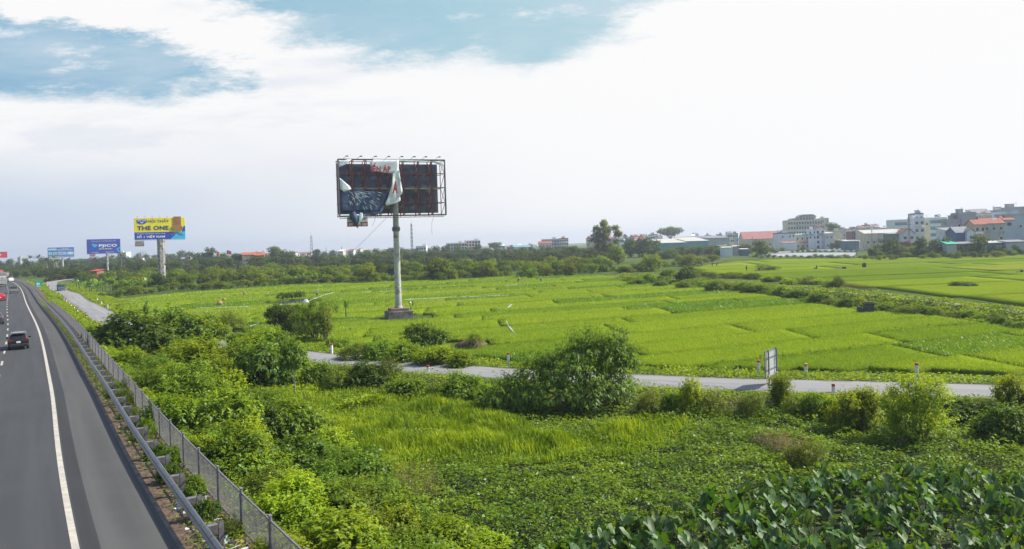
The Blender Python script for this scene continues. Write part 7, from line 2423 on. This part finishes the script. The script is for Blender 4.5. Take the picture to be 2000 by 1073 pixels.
def building(label, u0, u1, vt, d, wallm, dep=9.0, yaw=0.0, roof='flat', roofm='trim', rows=3, cols=3, wsz=(1.1, 1.4), wrow=None, sidecols=0, name='house', cat='house', group=None,
             roofh=2.0, tank=False, balcony=False, band=False, zbase=-.4, over=.35, wfrom=.0, fr='trim', pn='dkwin', detail=True, wmask=None):
    """a building spanning photo columns u0..u1 with its wall top at row vt, standing at depth d"""
    uc = (u0 + u1) / 2
    p = D(uc, vt, d); h = p.z
    w = (u1 - u0) / F * d / max(.5, math.cos(yaw))
    t = thing(name, label, cat, (p.x, p.y + 0, 0), yaw, group)
    a = MB(); a.cbox((0, dep / 2, (h + zbase) / 2), (w, dep, h - zbase), .04); wl = a.build('wall', M[wallm], t)
    if roof == 'flat':
        a = MB(); a.box((0, dep / 2, h + .06), (w + .3, dep + .3, .16))
        for (c, s_) in (((0, .1, h + .45), (w, .18, .7)), ((0, dep - .1, h + .45), (w, .18, .7)), ((-w / 2 + .1, dep / 2, h + .45), (.18, dep - .4, .7)), ((w / 2 - .1, dep / 2, h + .45), (.18, dep - .4, .7))): a.box(c, s_)
        ro = a.build('roof', M[roofm], t)
    elif roof == 'gablex':      # ridge along x
        a = MB(); a.prism([(-over, h - .1), (dep / 2, h + roofh), (dep + over, h - .1), (dep + over, h + .1), (dep / 2, h + roofh + .22), (-over, h + .1)], 0, -w / 2 - over, w / 2 + over); ro = a.build('roof', M[roofm], t)
        a = MB(); a.prism([(0.02, h - .1), (dep / 2, h + roofh - .1), (dep - .02, h - .1)], 0, -w / 2 + .03, w / 2 - .03); a.build('gable', M[wallm], t)
    elif roof == 'gabley':      # gable looks at the camera
        a = MB(); a.prism([(-w / 2 - over, h - .12), (0, h + roofh), (w / 2 + over, h - .12), (w / 2 + over, h + .1), (0, h + roofh + .22), (-w / 2 - over, h + .1)], 1, -over, dep + over); ro = a.build('roof', M[roofm], t)
        a = MB(); a.prism([(-w / 2 + .02, h - .1), (0, h + roofh - .1), (w / 2 - .02, h - .1)], 1, .03, dep - .03); a.build('gable', M[wallm], t)
    elif roof == 'shed':
        a = MB(); a.prism([(-over, h - .1), (dep + over, h + roofh), (dep + over, h + roofh + .15), (-over, h + .08)], 0, -w / 2 - over, w / 2 + over); ro = a.build('roof', M[roofm], t)
    elif roof == 'hip':
        a = MB(); o_ = over
        a.add([(-w / 2 - o_, -o_, h), (w / 2 + o_, -o_, h), (w / 2 + o_, dep + o_, h), (-w / 2 - o_, dep + o_, h), (-w / 2 + dep * .4, dep / 2, h + roofh), (w / 2 - dep * .4, dep / 2, h + roofh)],
              [(0, 1, 5, 4), (1, 2, 5), (2, 3, 4, 5), (3, 0, 4), (3, 2, 1, 0)]); ro = a.build('roof', M[roofm], t)
    rr_ = random.Random(int(u0 * 7 + vt))
    if roof == 'flat' and detail:
        a = MB(); x_ = rr_.uniform(-.3, .3) * w; ww_ = min(w * .35, 3.4)
        a.cbox((x_, dep * .55, h + 1.2), (ww_, 2.8, 2.3), .03); a.box((x_, dep * .55, h + 2.4), (ww_ + .5, 3.3, .14)); a.build('stair_room', M[wallm], t)
        a = MB(); x_ = rr_.uniform(-.4, .4) * w; a.tube([(x_, dep * .3, h), (x_, dep * .3, h + 3.2)], .04, 5)
        for q_ in range(3): a.bar((x_ - .6 + q_ * .1, dep * .3, h + 2.6 + q_ * .25), (x_ + .6 - q_ * .1, dep * .3, h + 2.6 + q_ * .25), .04)
        a.build('aerial', M['galvgrey'], t)
    if detail and rows > 1 and w > 4 and rr_.random() < .6:
        a = MB(); x_ = rr_.uniform(-.2, .2) * w; z_ = h / rows * (rows - 1) + .2
        a.prism([(-1.3, z_ - .35), (.0, z_ + .25), (.0, z_ + .33), (-1.3, z_ - .27)], 0, x_ - w * .28, x_ + w * .28); a.build('awning', M[rr_.choice(['greyroof', 'pinkroof', 'wteal', 'paleroof'])], t)
    fh = h / max(1, rows)
    if detail and rows and cols:
        wm_, pm_ = win_mesh(*wsz, fr, pn)
        for r in range(rows):
            z = h - fh * (r + .5)
            if z < h * wfrom: continue
            for c in range(cols):
                if wmask and (r, c) not in wmask: continue
                x = -w / 2 + w * (c + .5) / cols
                o = place('window', wm_, t, (x, -.06, z)); place('pane', pm_, o)
            for c in range(sidecols):
                y = dep * (c + .5) / sidecols
                o = place('window', wm_, t, (-w / 2 - .06 if p.x > 0 else w / 2 + .06, y, z), R(-90) if p.x > 0 else R(90)); place('pane', pm_, o)
    if band:
        for r in range(rows):
            a = MB(); a.box((0, -.05, h - fh * (r + .5)), (w * .97, .08, fh * .5)); a.build('glass_band', M['glassblue'], t)
    if balcony:
        for r in range(rows):
            z = h - fh * (r + 1) + .1
            if z < 1: continue
            a = MB(); a.box((-w * .15, -.6, z), (w * .6, 1.2, .14)); a.box((-w * .15, -1.15, z + .5), (w * .6, .08, .9))
            for sx in (-1, 1): a.box((-w * .15 + sx * w * .3, -.6, z + .5), (.08, 1.05, .9))
            a.build('balcony', M['trim'], t)
    if tank:
        a = MB(); a.tube([(w * .2 - .8, dep * .4, h + 1.5), (w * .2 + .9, dep * .4, h + 1.5)], .62, 12)
        for sx in (-.5, .5): a.box((w * .2 + sx, dep * .4, h + .5), (.1, 1.0, 1.0))
        a.build('water_tank', M['steel_tank'], t)
    return t


B = building
# the village on the right, nearest first
B('tall pale blue-grey rendered house at the right edge with few small windows', 1966, 2008, 421, 330, 'wblue', 10, R(-8), 'flat', 'wgrey', 5, 4, (.9, 1.2), wmask={(1, 2), (3, 2), (3, 0), (4, 2)}, sidecols=0)
B('red-tiled loggia house joined to the tall blue-grey house', 1962, 1980, 430, 328, 'wblue', 8, R(-8), 'gablex', 'tilered', 4, 1, (1.8, 1.6), wmask={(0, 0)}, roofh=1.6)
B('peach house with a red tiled roof and a verandah', 1904, 1924, 439, 325, 'wpeach', 9, R(-8), 'gablex', 'tilered', 3, 2, (1.1, 1.6), roofh=2.0, balcony=True)
B('grey-walled house with a red tiled roof and a steel tank on top', 1922, 1960, 437, 326, 'wgrey', 9, R(-8), 'gablex', 'tilered', 3, 3, (1.2, 1.2), roofh=2.2, tank=True, wmask={(0, 0), (0, 1), (0, 2), (1, 2), (2, 2)})
B('big bare grey concrete house with a sloping side and roof room', 1880, 1906, 418, 345, 'wgrey', 12, R(-8), 'flat', 'wgrey', 4, 3, (1, 1.3), wmask={(1, 1)}, tank=True)
B('low grey concrete annex left of the bare grey house', 1856, 1878, 431, 347, 'wgrey', 10, R(-8), 'flat', 'wgrey', 3, 2, (1, 1.2), wmask={(0, 1)})
B('dark-roofed upper storey behind the peach house', 1903, 1934, 417, 355, 'wwhite', 10, R(-8), 'gablex', 'greyroof', 4, 3, (1, 1.5), roofh=2.0, wmask={(0, 0), (0, 1)})
B('yellow-walled house between the grey houses', 1919, 1936, 424, 352, 'wcream', 9, R(-8), 'flat', 'wcream', 4, 2, (1.2, 1.3), wmask={(0, 0), (0, 1), (1, 0)}, tank=True)
B('pale long house behind with a water tank on its roof', 1934, 1964, 414, 370, 'wwhite', 10, R(-8), 'flat', 'wgrey', 5, 4, (1, 1.2), tank=True, wmask={(0, 1), (1, 2)})
B('highest grey house at the back right of the village', 1976, 2012, 407, 380, 'wgrey', 10, R(-8), 'flat', 'wgrey', 5, 3, (1, 1.2), wmask={(0, 2), (1, 1)})
B('blue-fronted shed with a grey gable roof', 1868, 1894, 455, 318, 'wbluedoor', 9, R(-6), 'gablex', 'greyroof', 1, 2, (1, 1), roofh=2.4, name='shed', cat='shed', detail=False)
B('small white gabled shed beside the blue-fronted shed', 1889, 1903, 453, 316, 'wwhite', 8, R(-6), 'gabley', 'greyroof', 2, 1, (.9, .9), roofh=1.3, wmask={(0, 0)}, name='shed', cat='shed')
B('white lean-to house left of the blue-fronted shed', 1846, 1870, 450, 335, 'wwhite', 9, R(-6), 'shed', 'greyroof', 2, 3, (1, 1.1), roofh=1.2)
B('long dark teal sheet-metal shed under the village houses', 1922, 1966, 474.5, 305, 'wdarkteal', 6, R(-3), 'shed', 'paleroof', 1, 3, (1, 1), roofh=.6, detail=False, name='shed', cat='shed')
B('low concrete shed right of the dark teal shed', 1966, 2006, 472.5, 303, 'wgrey', 6, R(-3), 'shed', 'greyroof', 1, 3, (1, 1), roofh=.6, detail=False, name='shed', cat='shed')
B('small shed with a bright green tarpaulin roof', 1850, 1868, 477, 300, 'wgrey', 5, R(-3), 'shed', 'greenroof', 1, 2, (1, 1), roofh=1.1, detail=False, name='shed', cat='shed')
B('low dark shed with a grey roof right of the green-roofed shed', 1870, 1922, 476, 304, 'wdarkteal', 6, R(-3), 'shed', 'greyroof', 1, 3, (1, 1), roofh=.6, detail=False, name='shed', cat='shed')
B('dark red brick hut under the lattice power pole', 1760, 1778, 477, 325, 'wbrick', 6, R(-3), 'flat', 'wbrick', 1, 1, (1, 1), detail=False, name='hut', cat='hut')
B('white four-storey narrow house with balconies beside the power pole', 1786, 1805, 428, 430, 'wwhite', 12, R(-10), 'flat', 'wwhite', 4, 2, (1.5, 1.6), balcony=True)
B('pale side block of the narrow balcony house', 1804, 1816, 431, 436, 'wcream', 12, R(-10), 'flat', 'trim', 4, 1, (1, 1.2), wmask={(0, 0)})
B('roof-top stair room and lookout above the narrow balcony house', 1786, 1803, 419, 438, 'wwhite', 8, R(-10), 'flat', 'greyroof', 5, 2, (1.2, 1.4), wmask={(0, 0), (0, 1)}, tank=True)
B('blue-gabled small house at the foot of the power pole', 1762, 1786, 456, 400, 'wwhite', 9, R(-8), 'gabley', 'tilered', 2, 2, (1.6, 1.5), roofh=2.4)
B('glass-banded office block behind the power pole, left wing', 1748, 1786, 431, 560, 'trim', 16, R(-6), 'flat', 'trim', 4, 6, (1, 1), band=True, detail=False, name='office_block', cat='office block')
t = B('glass-banded office block with letters on its roof, right wing', 1811, 1849, 427, 570, 'trim', 16, R(-6), 'flat', 'trim', 4, 6, (1, 1), band=True, detail=False, name='office_block', cat='office block')
h_ = D(1830, 427, 570).z
text_mesh('rooftop_letters', 'MD', M['dkwin'], -1.2, h_ + 1.0, 4.2, 2.0, 1.0, t, .05)
a = MB()
for k in range(4): a.bar((-1.1 + k * 1.3, 1.05, h_), (-1.1 + k * 1.3, 1.05, h_ + 1.2), .08)
a.build('letter_frame', M['galvgrey'], t)
B('long low house with an ochre sheet roof behind the pond trees', 1690, 1772, 455.5, 430, 'wcream', 9, R(-4), 'shed', 'paleroof', 1, 7, (1.1, 1.2), roofh=2.0)
B('dark-walled shop left of the blue-gabled house', 1737, 1763, 457, 405, 'wdarkteal', 8, R(-4), 'shed', 'greyroof', 1, 2, (1.1, 1.2), roofh=.5, detail=False)
B('cream blank-sided house by the right end of the pond', 1676, 1693, 449, 470, 'wcream', 10, R(-4), 'flat', 'paleroof', 3, 1, (1, 1.2), wmask={(1, 0)})
B('brick-red narrow house beside the cream blank-sided house', 1664, 1676, 452, 475, 'wbrick', 10, R(-4), 'flat', 'trim', 3, 1, (2.0, 1.6))
B('grey-teal shed standing in the water edge of the pond', 1650, 1677, 471, 465, 'wdarkteal', 7, R(-4), 'shed', 'paleroof', 1, 2, (1, 1), roofh=.7, detail=False, name='shed', cat='shed')
B('low house with a pale awning right of the tall white house', 1611, 1628, 456, 515, 'wgrey', 8, 0, 'shed', 'paleroof', 2, 2, (1.2, 1.2), roofh=.8)
B('plain cream house behind the pond bank', 1626, 1645, 453, 540, 'wcream', 9, 0, 'flat', 'paleroof', 2, 2, (1, 1.2), wmask={(1, 1)})
B('grey house with a flat roof left of the brick-red house', 1645, 1665, 451, 545, 'wgrey', 9, 0, 'flat', 'paleroof', 2, 3, (1, 1.2))
B('white four-storey house with a small red roof at the pond', 1593, 1611, 449, 520, 'wwhite', 9, R(-14), 'gabley', 'tilered', 4, 2, (1.4, 2.0), roofh=2.2)
B('white lower wing of the tall white house with a terrace', 1579, 1594, 450, 522, 'wwhite', 9, R(-14), 'flat', 'trim', 4, 2, (1, 1.6), wmask={(0, 0), (0, 1), (1, 0), (1, 1)})
B('pale house with a green awning left of the tall white house', 1553, 1581, 459, 525, 'wcream', 9, 0, 'shed', 'wteal', 2, 3, (1.2, 1.3), roofh=.8)
B('white house with a grey band roof at the left end of the pond', 1518, 1553, 457, 520, 'wwhite', 9, 0, 'flat', 'greyroof', 3, 5, (.9, 1.4), wmask={(0, 1), (0, 3), (0, 4), (1, 3)})
B('low hut with a pale roof at the left end of the pond', 1530, 1556, 474.5, 500, 'wwhite', 7, 0, 'shed', 'pinkroof', 1, 2, (1, 1), roofh=.6, detail=False, name='hut', cat='hut')
# the cream hotel
t = B('cream six-storey hotel with many windows on the skyline', 1539, 1606, 431, 760, 'wcream', 18, R(-4), 'flat', 'wcream', 5, 13, (1.9, 2.6), wmask={(r, c) for r in range(3) for c in range(13)}, name='hotel', cat='hotel')
h_ = D(1572, 431, 760).z
a = MB(); a.cbox((3, 8, h_ + 1.8), (16, 12, 3.8), .05); a.build('upper_storey', M['wcream'], t)
a = MB(); a.prism([(-6, h_ + 3.7), (12, h_ + 3.7), (8, h_ + 6.0), (-2, h_ + 6.0)], 1, 1, 15); a.build('upper_roof', M['greyroof'], t)
wm_, pm_ = win_mesh(1.9, 2.2)
for x in (-3.2, -.4, 2.4, 5.2, 8.0): o = place('window', wm_, t, (x, 1.93, h_ + 1.8)); place('pane', pm_, o)
a = MB(); a.prism([(-14, h_ + .3), (-5.2, h_ + .3), (-7, h_ + 2.6), (-11, h_ + 2.6)], 1, .5, 16); a.build('side_roof', M['greyroof'], t)
B('yellow-lit end wing of the cream hotel', 1605.5, 1618.5, 427.5, 758, 'wcream', 18, R(-4), 'flat', 'wcream', 5, 3, (1.3, 1.8), wmask={(r, c) for r in range(5) for c in (0, 2)}, name='hotel_wing', cat='hotel')
B('long hall with a faded red barrel-like roof', 1453, 1520, 467, 560, 'wcream', 16, R(-5), 'gablex', 'pinkroof', 1, 6, (1.2, 1.2), roofh=5.4, name='hall', cat='hall')
B('small pale shed left of the yellow-lit tree', 1432, 1454, 481.5, 430, 'wgrey', 6, R(-4), 'shed', 'paleroof', 1, 2, (1, 1), roofh=.5, detail=False, name='shed', cat='shed')
B('white low shed with a pale flat roof before the warehouse trees', 1411, 1430, 484, 400, 'wwhite', 6, R(-4), 'shed', 'paleroof', 1, 2, (1, 1), roofh=.4, detail=False, name='shed', cat='shed')
B('dark open shed behind the white low shed', 1448, 1462, 487, 410, 'wdarkteal', 6, R(-4), 'shed', 'paleroof', 1, 2, (1, 1), roofh=.3, detail=False, name='shed', cat='shed')
# the warehouse
B('long pale teal warehouse wing with a dark end, nearer one', 1293, 1340, 474.5, 470, 'wteal', 22, R(8), 'shed', 'paleroof', 1, 3, (1, 1), roofh=2.4, detail=False, name='warehouse', cat='warehouse')
B('long teal warehouse wing with three small windows', 1340, 1385, 471, 478, 'wteal', 24, R(8), 'shed', 'paleroof', 1, 3, (2, 1.2), roofh=2.4, name='warehouse', cat='warehouse')
B('tall pale grey warehouse end with a dark roof line', 1382, 1425, 465, 500, 'wgrey', 24, R(8), 'shed', 'greyroof', 2, 4, (1.5, 1.0), roofh=1.6, wmask={(1, 0)}, name='warehouse', cat='warehouse')
B('dark grey long roof block behind the teal warehouse', 1330, 1386, 466.5, 540, 'wgrey', 16, R(8), 'shed', 'greyroof', 1, 5, (1, 1), roofh=1.6, detail=False, name='warehouse', cat='warehouse')
# mid-distance blocks
B('pale hospital-like block on the skyline, taller right part', 910, 938, 471, 760, 'wwhite', 14, R(10), 'flat', 'trim', 5, 5, (2.2, 2.2), name='hospital_block', cat='block')
B('pale hospital-like block on the skyline, lower left part', 874, 912, 476, 750, 'wcream', 14, R(10), 'flat', 'trim', 4, 7, (2.2, 2.2), name='hospital_block', cat='block')
B('white flat-roofed house left of the hospital-like block', 812, 832, 482.5, 700, 'wwhite', 12, 0, 'flat', 'trim', 3, 4, (1.6, 1.6))
B('pale apartment house with an orange roof edge right of the hospital block', 1092, 1110, 467, 780, 'wcream', 12, 0, 'flat', 'tilered', 4, 4, (1.6, 1.6))
B('bluish apartment house beside the orange-edged one', 1058, 1093, 468.5, 790, 'wblue', 12, 0, 'flat', 'trim', 4, 6, (1.6, 1.6))
B('red-roofed low house under the bluish apartment house', 1052, 1078, 476, 740, 'wcream', 10, 0, 'gablex', 'tilered', 2, 4, (1.4, 1.4), roofh=2)
B('long teal factory roof on the skyline right of the lone tree', 1000, 1036, 483, 800, 'wwhite', 14, 0, 'shed', 'wteal', 1, 6, (1.4, 1.4), roofh=2)
B('dark red-walled workshop beside the teal factory roof', 990, 1004, 484, 780, 'wbrick', 10, 0, 'flat', 'greyroof', 1, 2, (1.4, 1.4))
B('tall white tower block behind the navy billboard', 229, 246, 494, 1050, 'wwhite', 14, 0, 'flat', 'trim', 6, 4, (1.8, 1.8), name='tower_block', cat='tower block')
B('grey block far off under the blue billboard', 87, 99, 508, 900, 'wcream', 12, 0, 'flat', 'trim', 3, 4, (1.6, 1.6))
B('far slim tower on the left skyline', 34, 40, 503.5, 1200, 'wgrey', 10, 0, 'flat', 'wgrey', 5, 2, (1.6, 1.6), name='tower_block', cat='tower block')
B('red-roofed hut among the trees behind the service road bend', 176, 189, 530, 330, 'wbrick', 6, 0, 'shed', 'redpaint', 1, 2, (1, 1), roofh=.6, detail=False, name='hut', cat='hut')
# town houses too far to tell apart, in three stretches
rgt = random.Random(41)
def town(us, vts, d, n, label, group, seed, roofs=('flat', 'flat', 'gablex', 'shed')):
    r = random.Random(seed)
    for i in range(n):
        u = us[0] + (us[1] - us[0]) * (i + r.uniform(.1, .9)) / n
        w = r.uniform(6, 13); vt = float(np.interp(u, [us[0], us[1]], vts)) + r.uniform(-5, 4)
        dd = d * r.uniform(.9, 1.15)
        B(label, u - w / 2, u + w / 2, vt, dd, r.choice(['wwhite', 'wwhite', 'wcream', 'wgrey', 'wblue', 'wpeach']), 9, r.uniform(-.2, .2), r.choice(roofs), r.choice(['trim', 'tilered', 'greyroof', 'tilered', 'paleroof']),
          3, 3, (1.7, 1.8), roofh=1.8, group=group, wmask={(0, 0), (0, 1), (0, 2), (1, 0), (1, 2)} if r.random() < .8 else {(0, 1)}, tank=r.random() < .25)
town((1200, 1292), (464, 463), 800, 17, 'small pale town house in the crowded rows left of the wide-crowned tree', 'town houses left of the wide-crowned tree', 1)
town((1205, 1290), (471, 470), 700, 11, 'pale town house in the lower row left of the wide-crowned tree', 'lower town houses left of the wide-crowned tree', 2)
town((1150, 1186), (468, 462), 760, 6, 'grey town house behind the tall eucalyptus', 'town houses behind the eucalyptus', 3)
town((1352, 1440), (463, 461), 780, 13, 'small town house above the warehouse roofs', 'town houses above the warehouse', 4)
town((250, 400), (506, 502), 820, 20, 'small white town house seen over the trees near the furniture billboard', 'town houses behind the furniture billboard', 5)
town((560, 780), (496, 489), 900, 16, 'small pale house far off over the trees left of the billboard post', 'far houses left of the billboard post', 6)
town((830, 1060), (488, 482), 950, 14, 'small pale house far off over the trees right of the billboard post', 'far houses right of the billboard post', 7)
town((2030, 2380), (412, 400), 360, 12, 'plain rendered village house past the right edge', 'village houses past the right edge', 11)
town((1625, 1760), (446, 445), 800, 14, 'far pale roof behind the pond houses', 'far roofs behind the pond houses', 8, ('shed', 'flat', 'gablex'))

# the temple
p = W(508, 523, 0)
t = thing('temple', 'red and orange tiled temple with upswept roofs among the trees', 'temple', (p.x, p.y, 0), R(14))
d = p.y; s = d / F
zt = lambda v: D(508, v, d).z
def swept(cx, cy, w, dp, z, h, name, m, parent):
    """roof with upturned corners"""
    a = MB()
    def fn(u, v):
        x, y = (u - .5) * 2, (v - .5) * 2
        r = max(abs(x), abs(y))
        k = min(1, (1 - r) / .72)
        return (cx + x * w / 2, cy + y * dp / 2, z + h * k ** 1.35 + .9 * (abs(x) * abs(y)) ** 3)
    a.grid(fn, 16, 16)
    o = a.build(name, m, parent)
    so = o.modifiers.new('thickness', 'SOLIDIFY'); so.thickness = .25
    return o
a = MB(); a.cbox((-4, 3, zt(497) / 2), (13.5, 9, zt(497)), .05); a.build('hall_wall', M['wcream'], t)
a = MB(); a.prism([(-2.4, zt(498)), (3, zt(493.5)), (8.4, zt(498)), (8.4, zt(498) + .3), (3, zt(493.5) + .4), (-2.4, zt(498) + .3)], 0, -11, 3); a.build('hall_roof', M['tileorange'], t)
a = MB(); a.cbox((2, -3, zt(512) / 2), (20, 3, zt(513)), .05); a.build('red_wall', M['templered'], t)
a = MB(); a.cbox((0.5, -1, zt(504) / 2), (6, 6, zt(504)), .05); tw = a.build('tower', M['wcream'], t)
swept(.5, -1, 9.5, 9, zt(505), 1.5, 'tower_roof', M['tileorange'], t)
a = MB(); a.cbox((.2, -1, (zt(500) + zt(504)) / 2 + .6), (4.6, 4.6, 2.2), .05); a.build('upper_tower', M['templered'], t)
swept(.2, -1, 9, 8, zt(499), 2.3, 'tower_roof', M['tileorange'], t)
a = MB()
for sx in (-1.7, 1.7): a.tube([(.2 + sx, -1, zt(499) + 2.0), (.2 + sx * 1.3, -1, zt(499) + 2.7), (.2 + sx * 1.1, -1, zt(499) + 3.3)], [.25, .2, .05], 6)
a.build('ridge_dragons', M['tilered'], t)
swept(11, 0, 8, 7, zt(516), 2.4, 'side_roof', M['tileorange'], t)
a = MB(); a.cbox((11, 0, zt(516) / 2), (5.5, 5, zt(516)), .05); a.build('side_hall', M['templered'], t)
a = MB(); a.prism([(4.2, zt(508)), (5.2, zt(500)), (6.2, zt(508))], 1, -2, -1); a.build('finial', M['wwhite'], t)
p2 = W(583, 520, 0)
B('red temple outbuilding half hidden right of the temple', 568, 584, 512, p2.y - 10, 'templered', 6, 0, 'gablex', 'tileorange', 1, 2, (1, 1.2), roofh=2, name='temple_hall', cat='temple hall')
B('white gabled house right of the temple trees', 566, 578, 507, 640, 'wwhite', 7, 0, 'gabley', 'greyroof', 2, 2, (1, 1.2), roofh=2)
B('pinkish house among trees right of the temple', 596, 606, 503, 650, 'wpeach', 7, 0, 'gabley', 'tilered', 2, 2, (1, 1.2), roofh=1.8)

# ------------------------------------------------------------------ the air
hz = bpy.data.meshes.new('haze')
a = MB(); a.box((0, 2100, 27.5), (8700, 5400, 60))
hm = bpy.data.materials.new('haze air'); hm.use_nodes = True
g = NT(hm.node_tree)
vol = g.n('ShaderNodeVolumePrincipled', {'Color': (0.78, 0.87, 1.0, 1), 'Density': 0.00026, 'Anisotropy': 0.25})
o_ = g.n('ShaderNodeOutputMaterial')
g.link(vol.outputs[0], o_.inputs['Volume'])
haze = a.build('haze', hm)
haze['kind'] = 'stuff'
haze['label'] = 'pale haze filling the air over the plain'
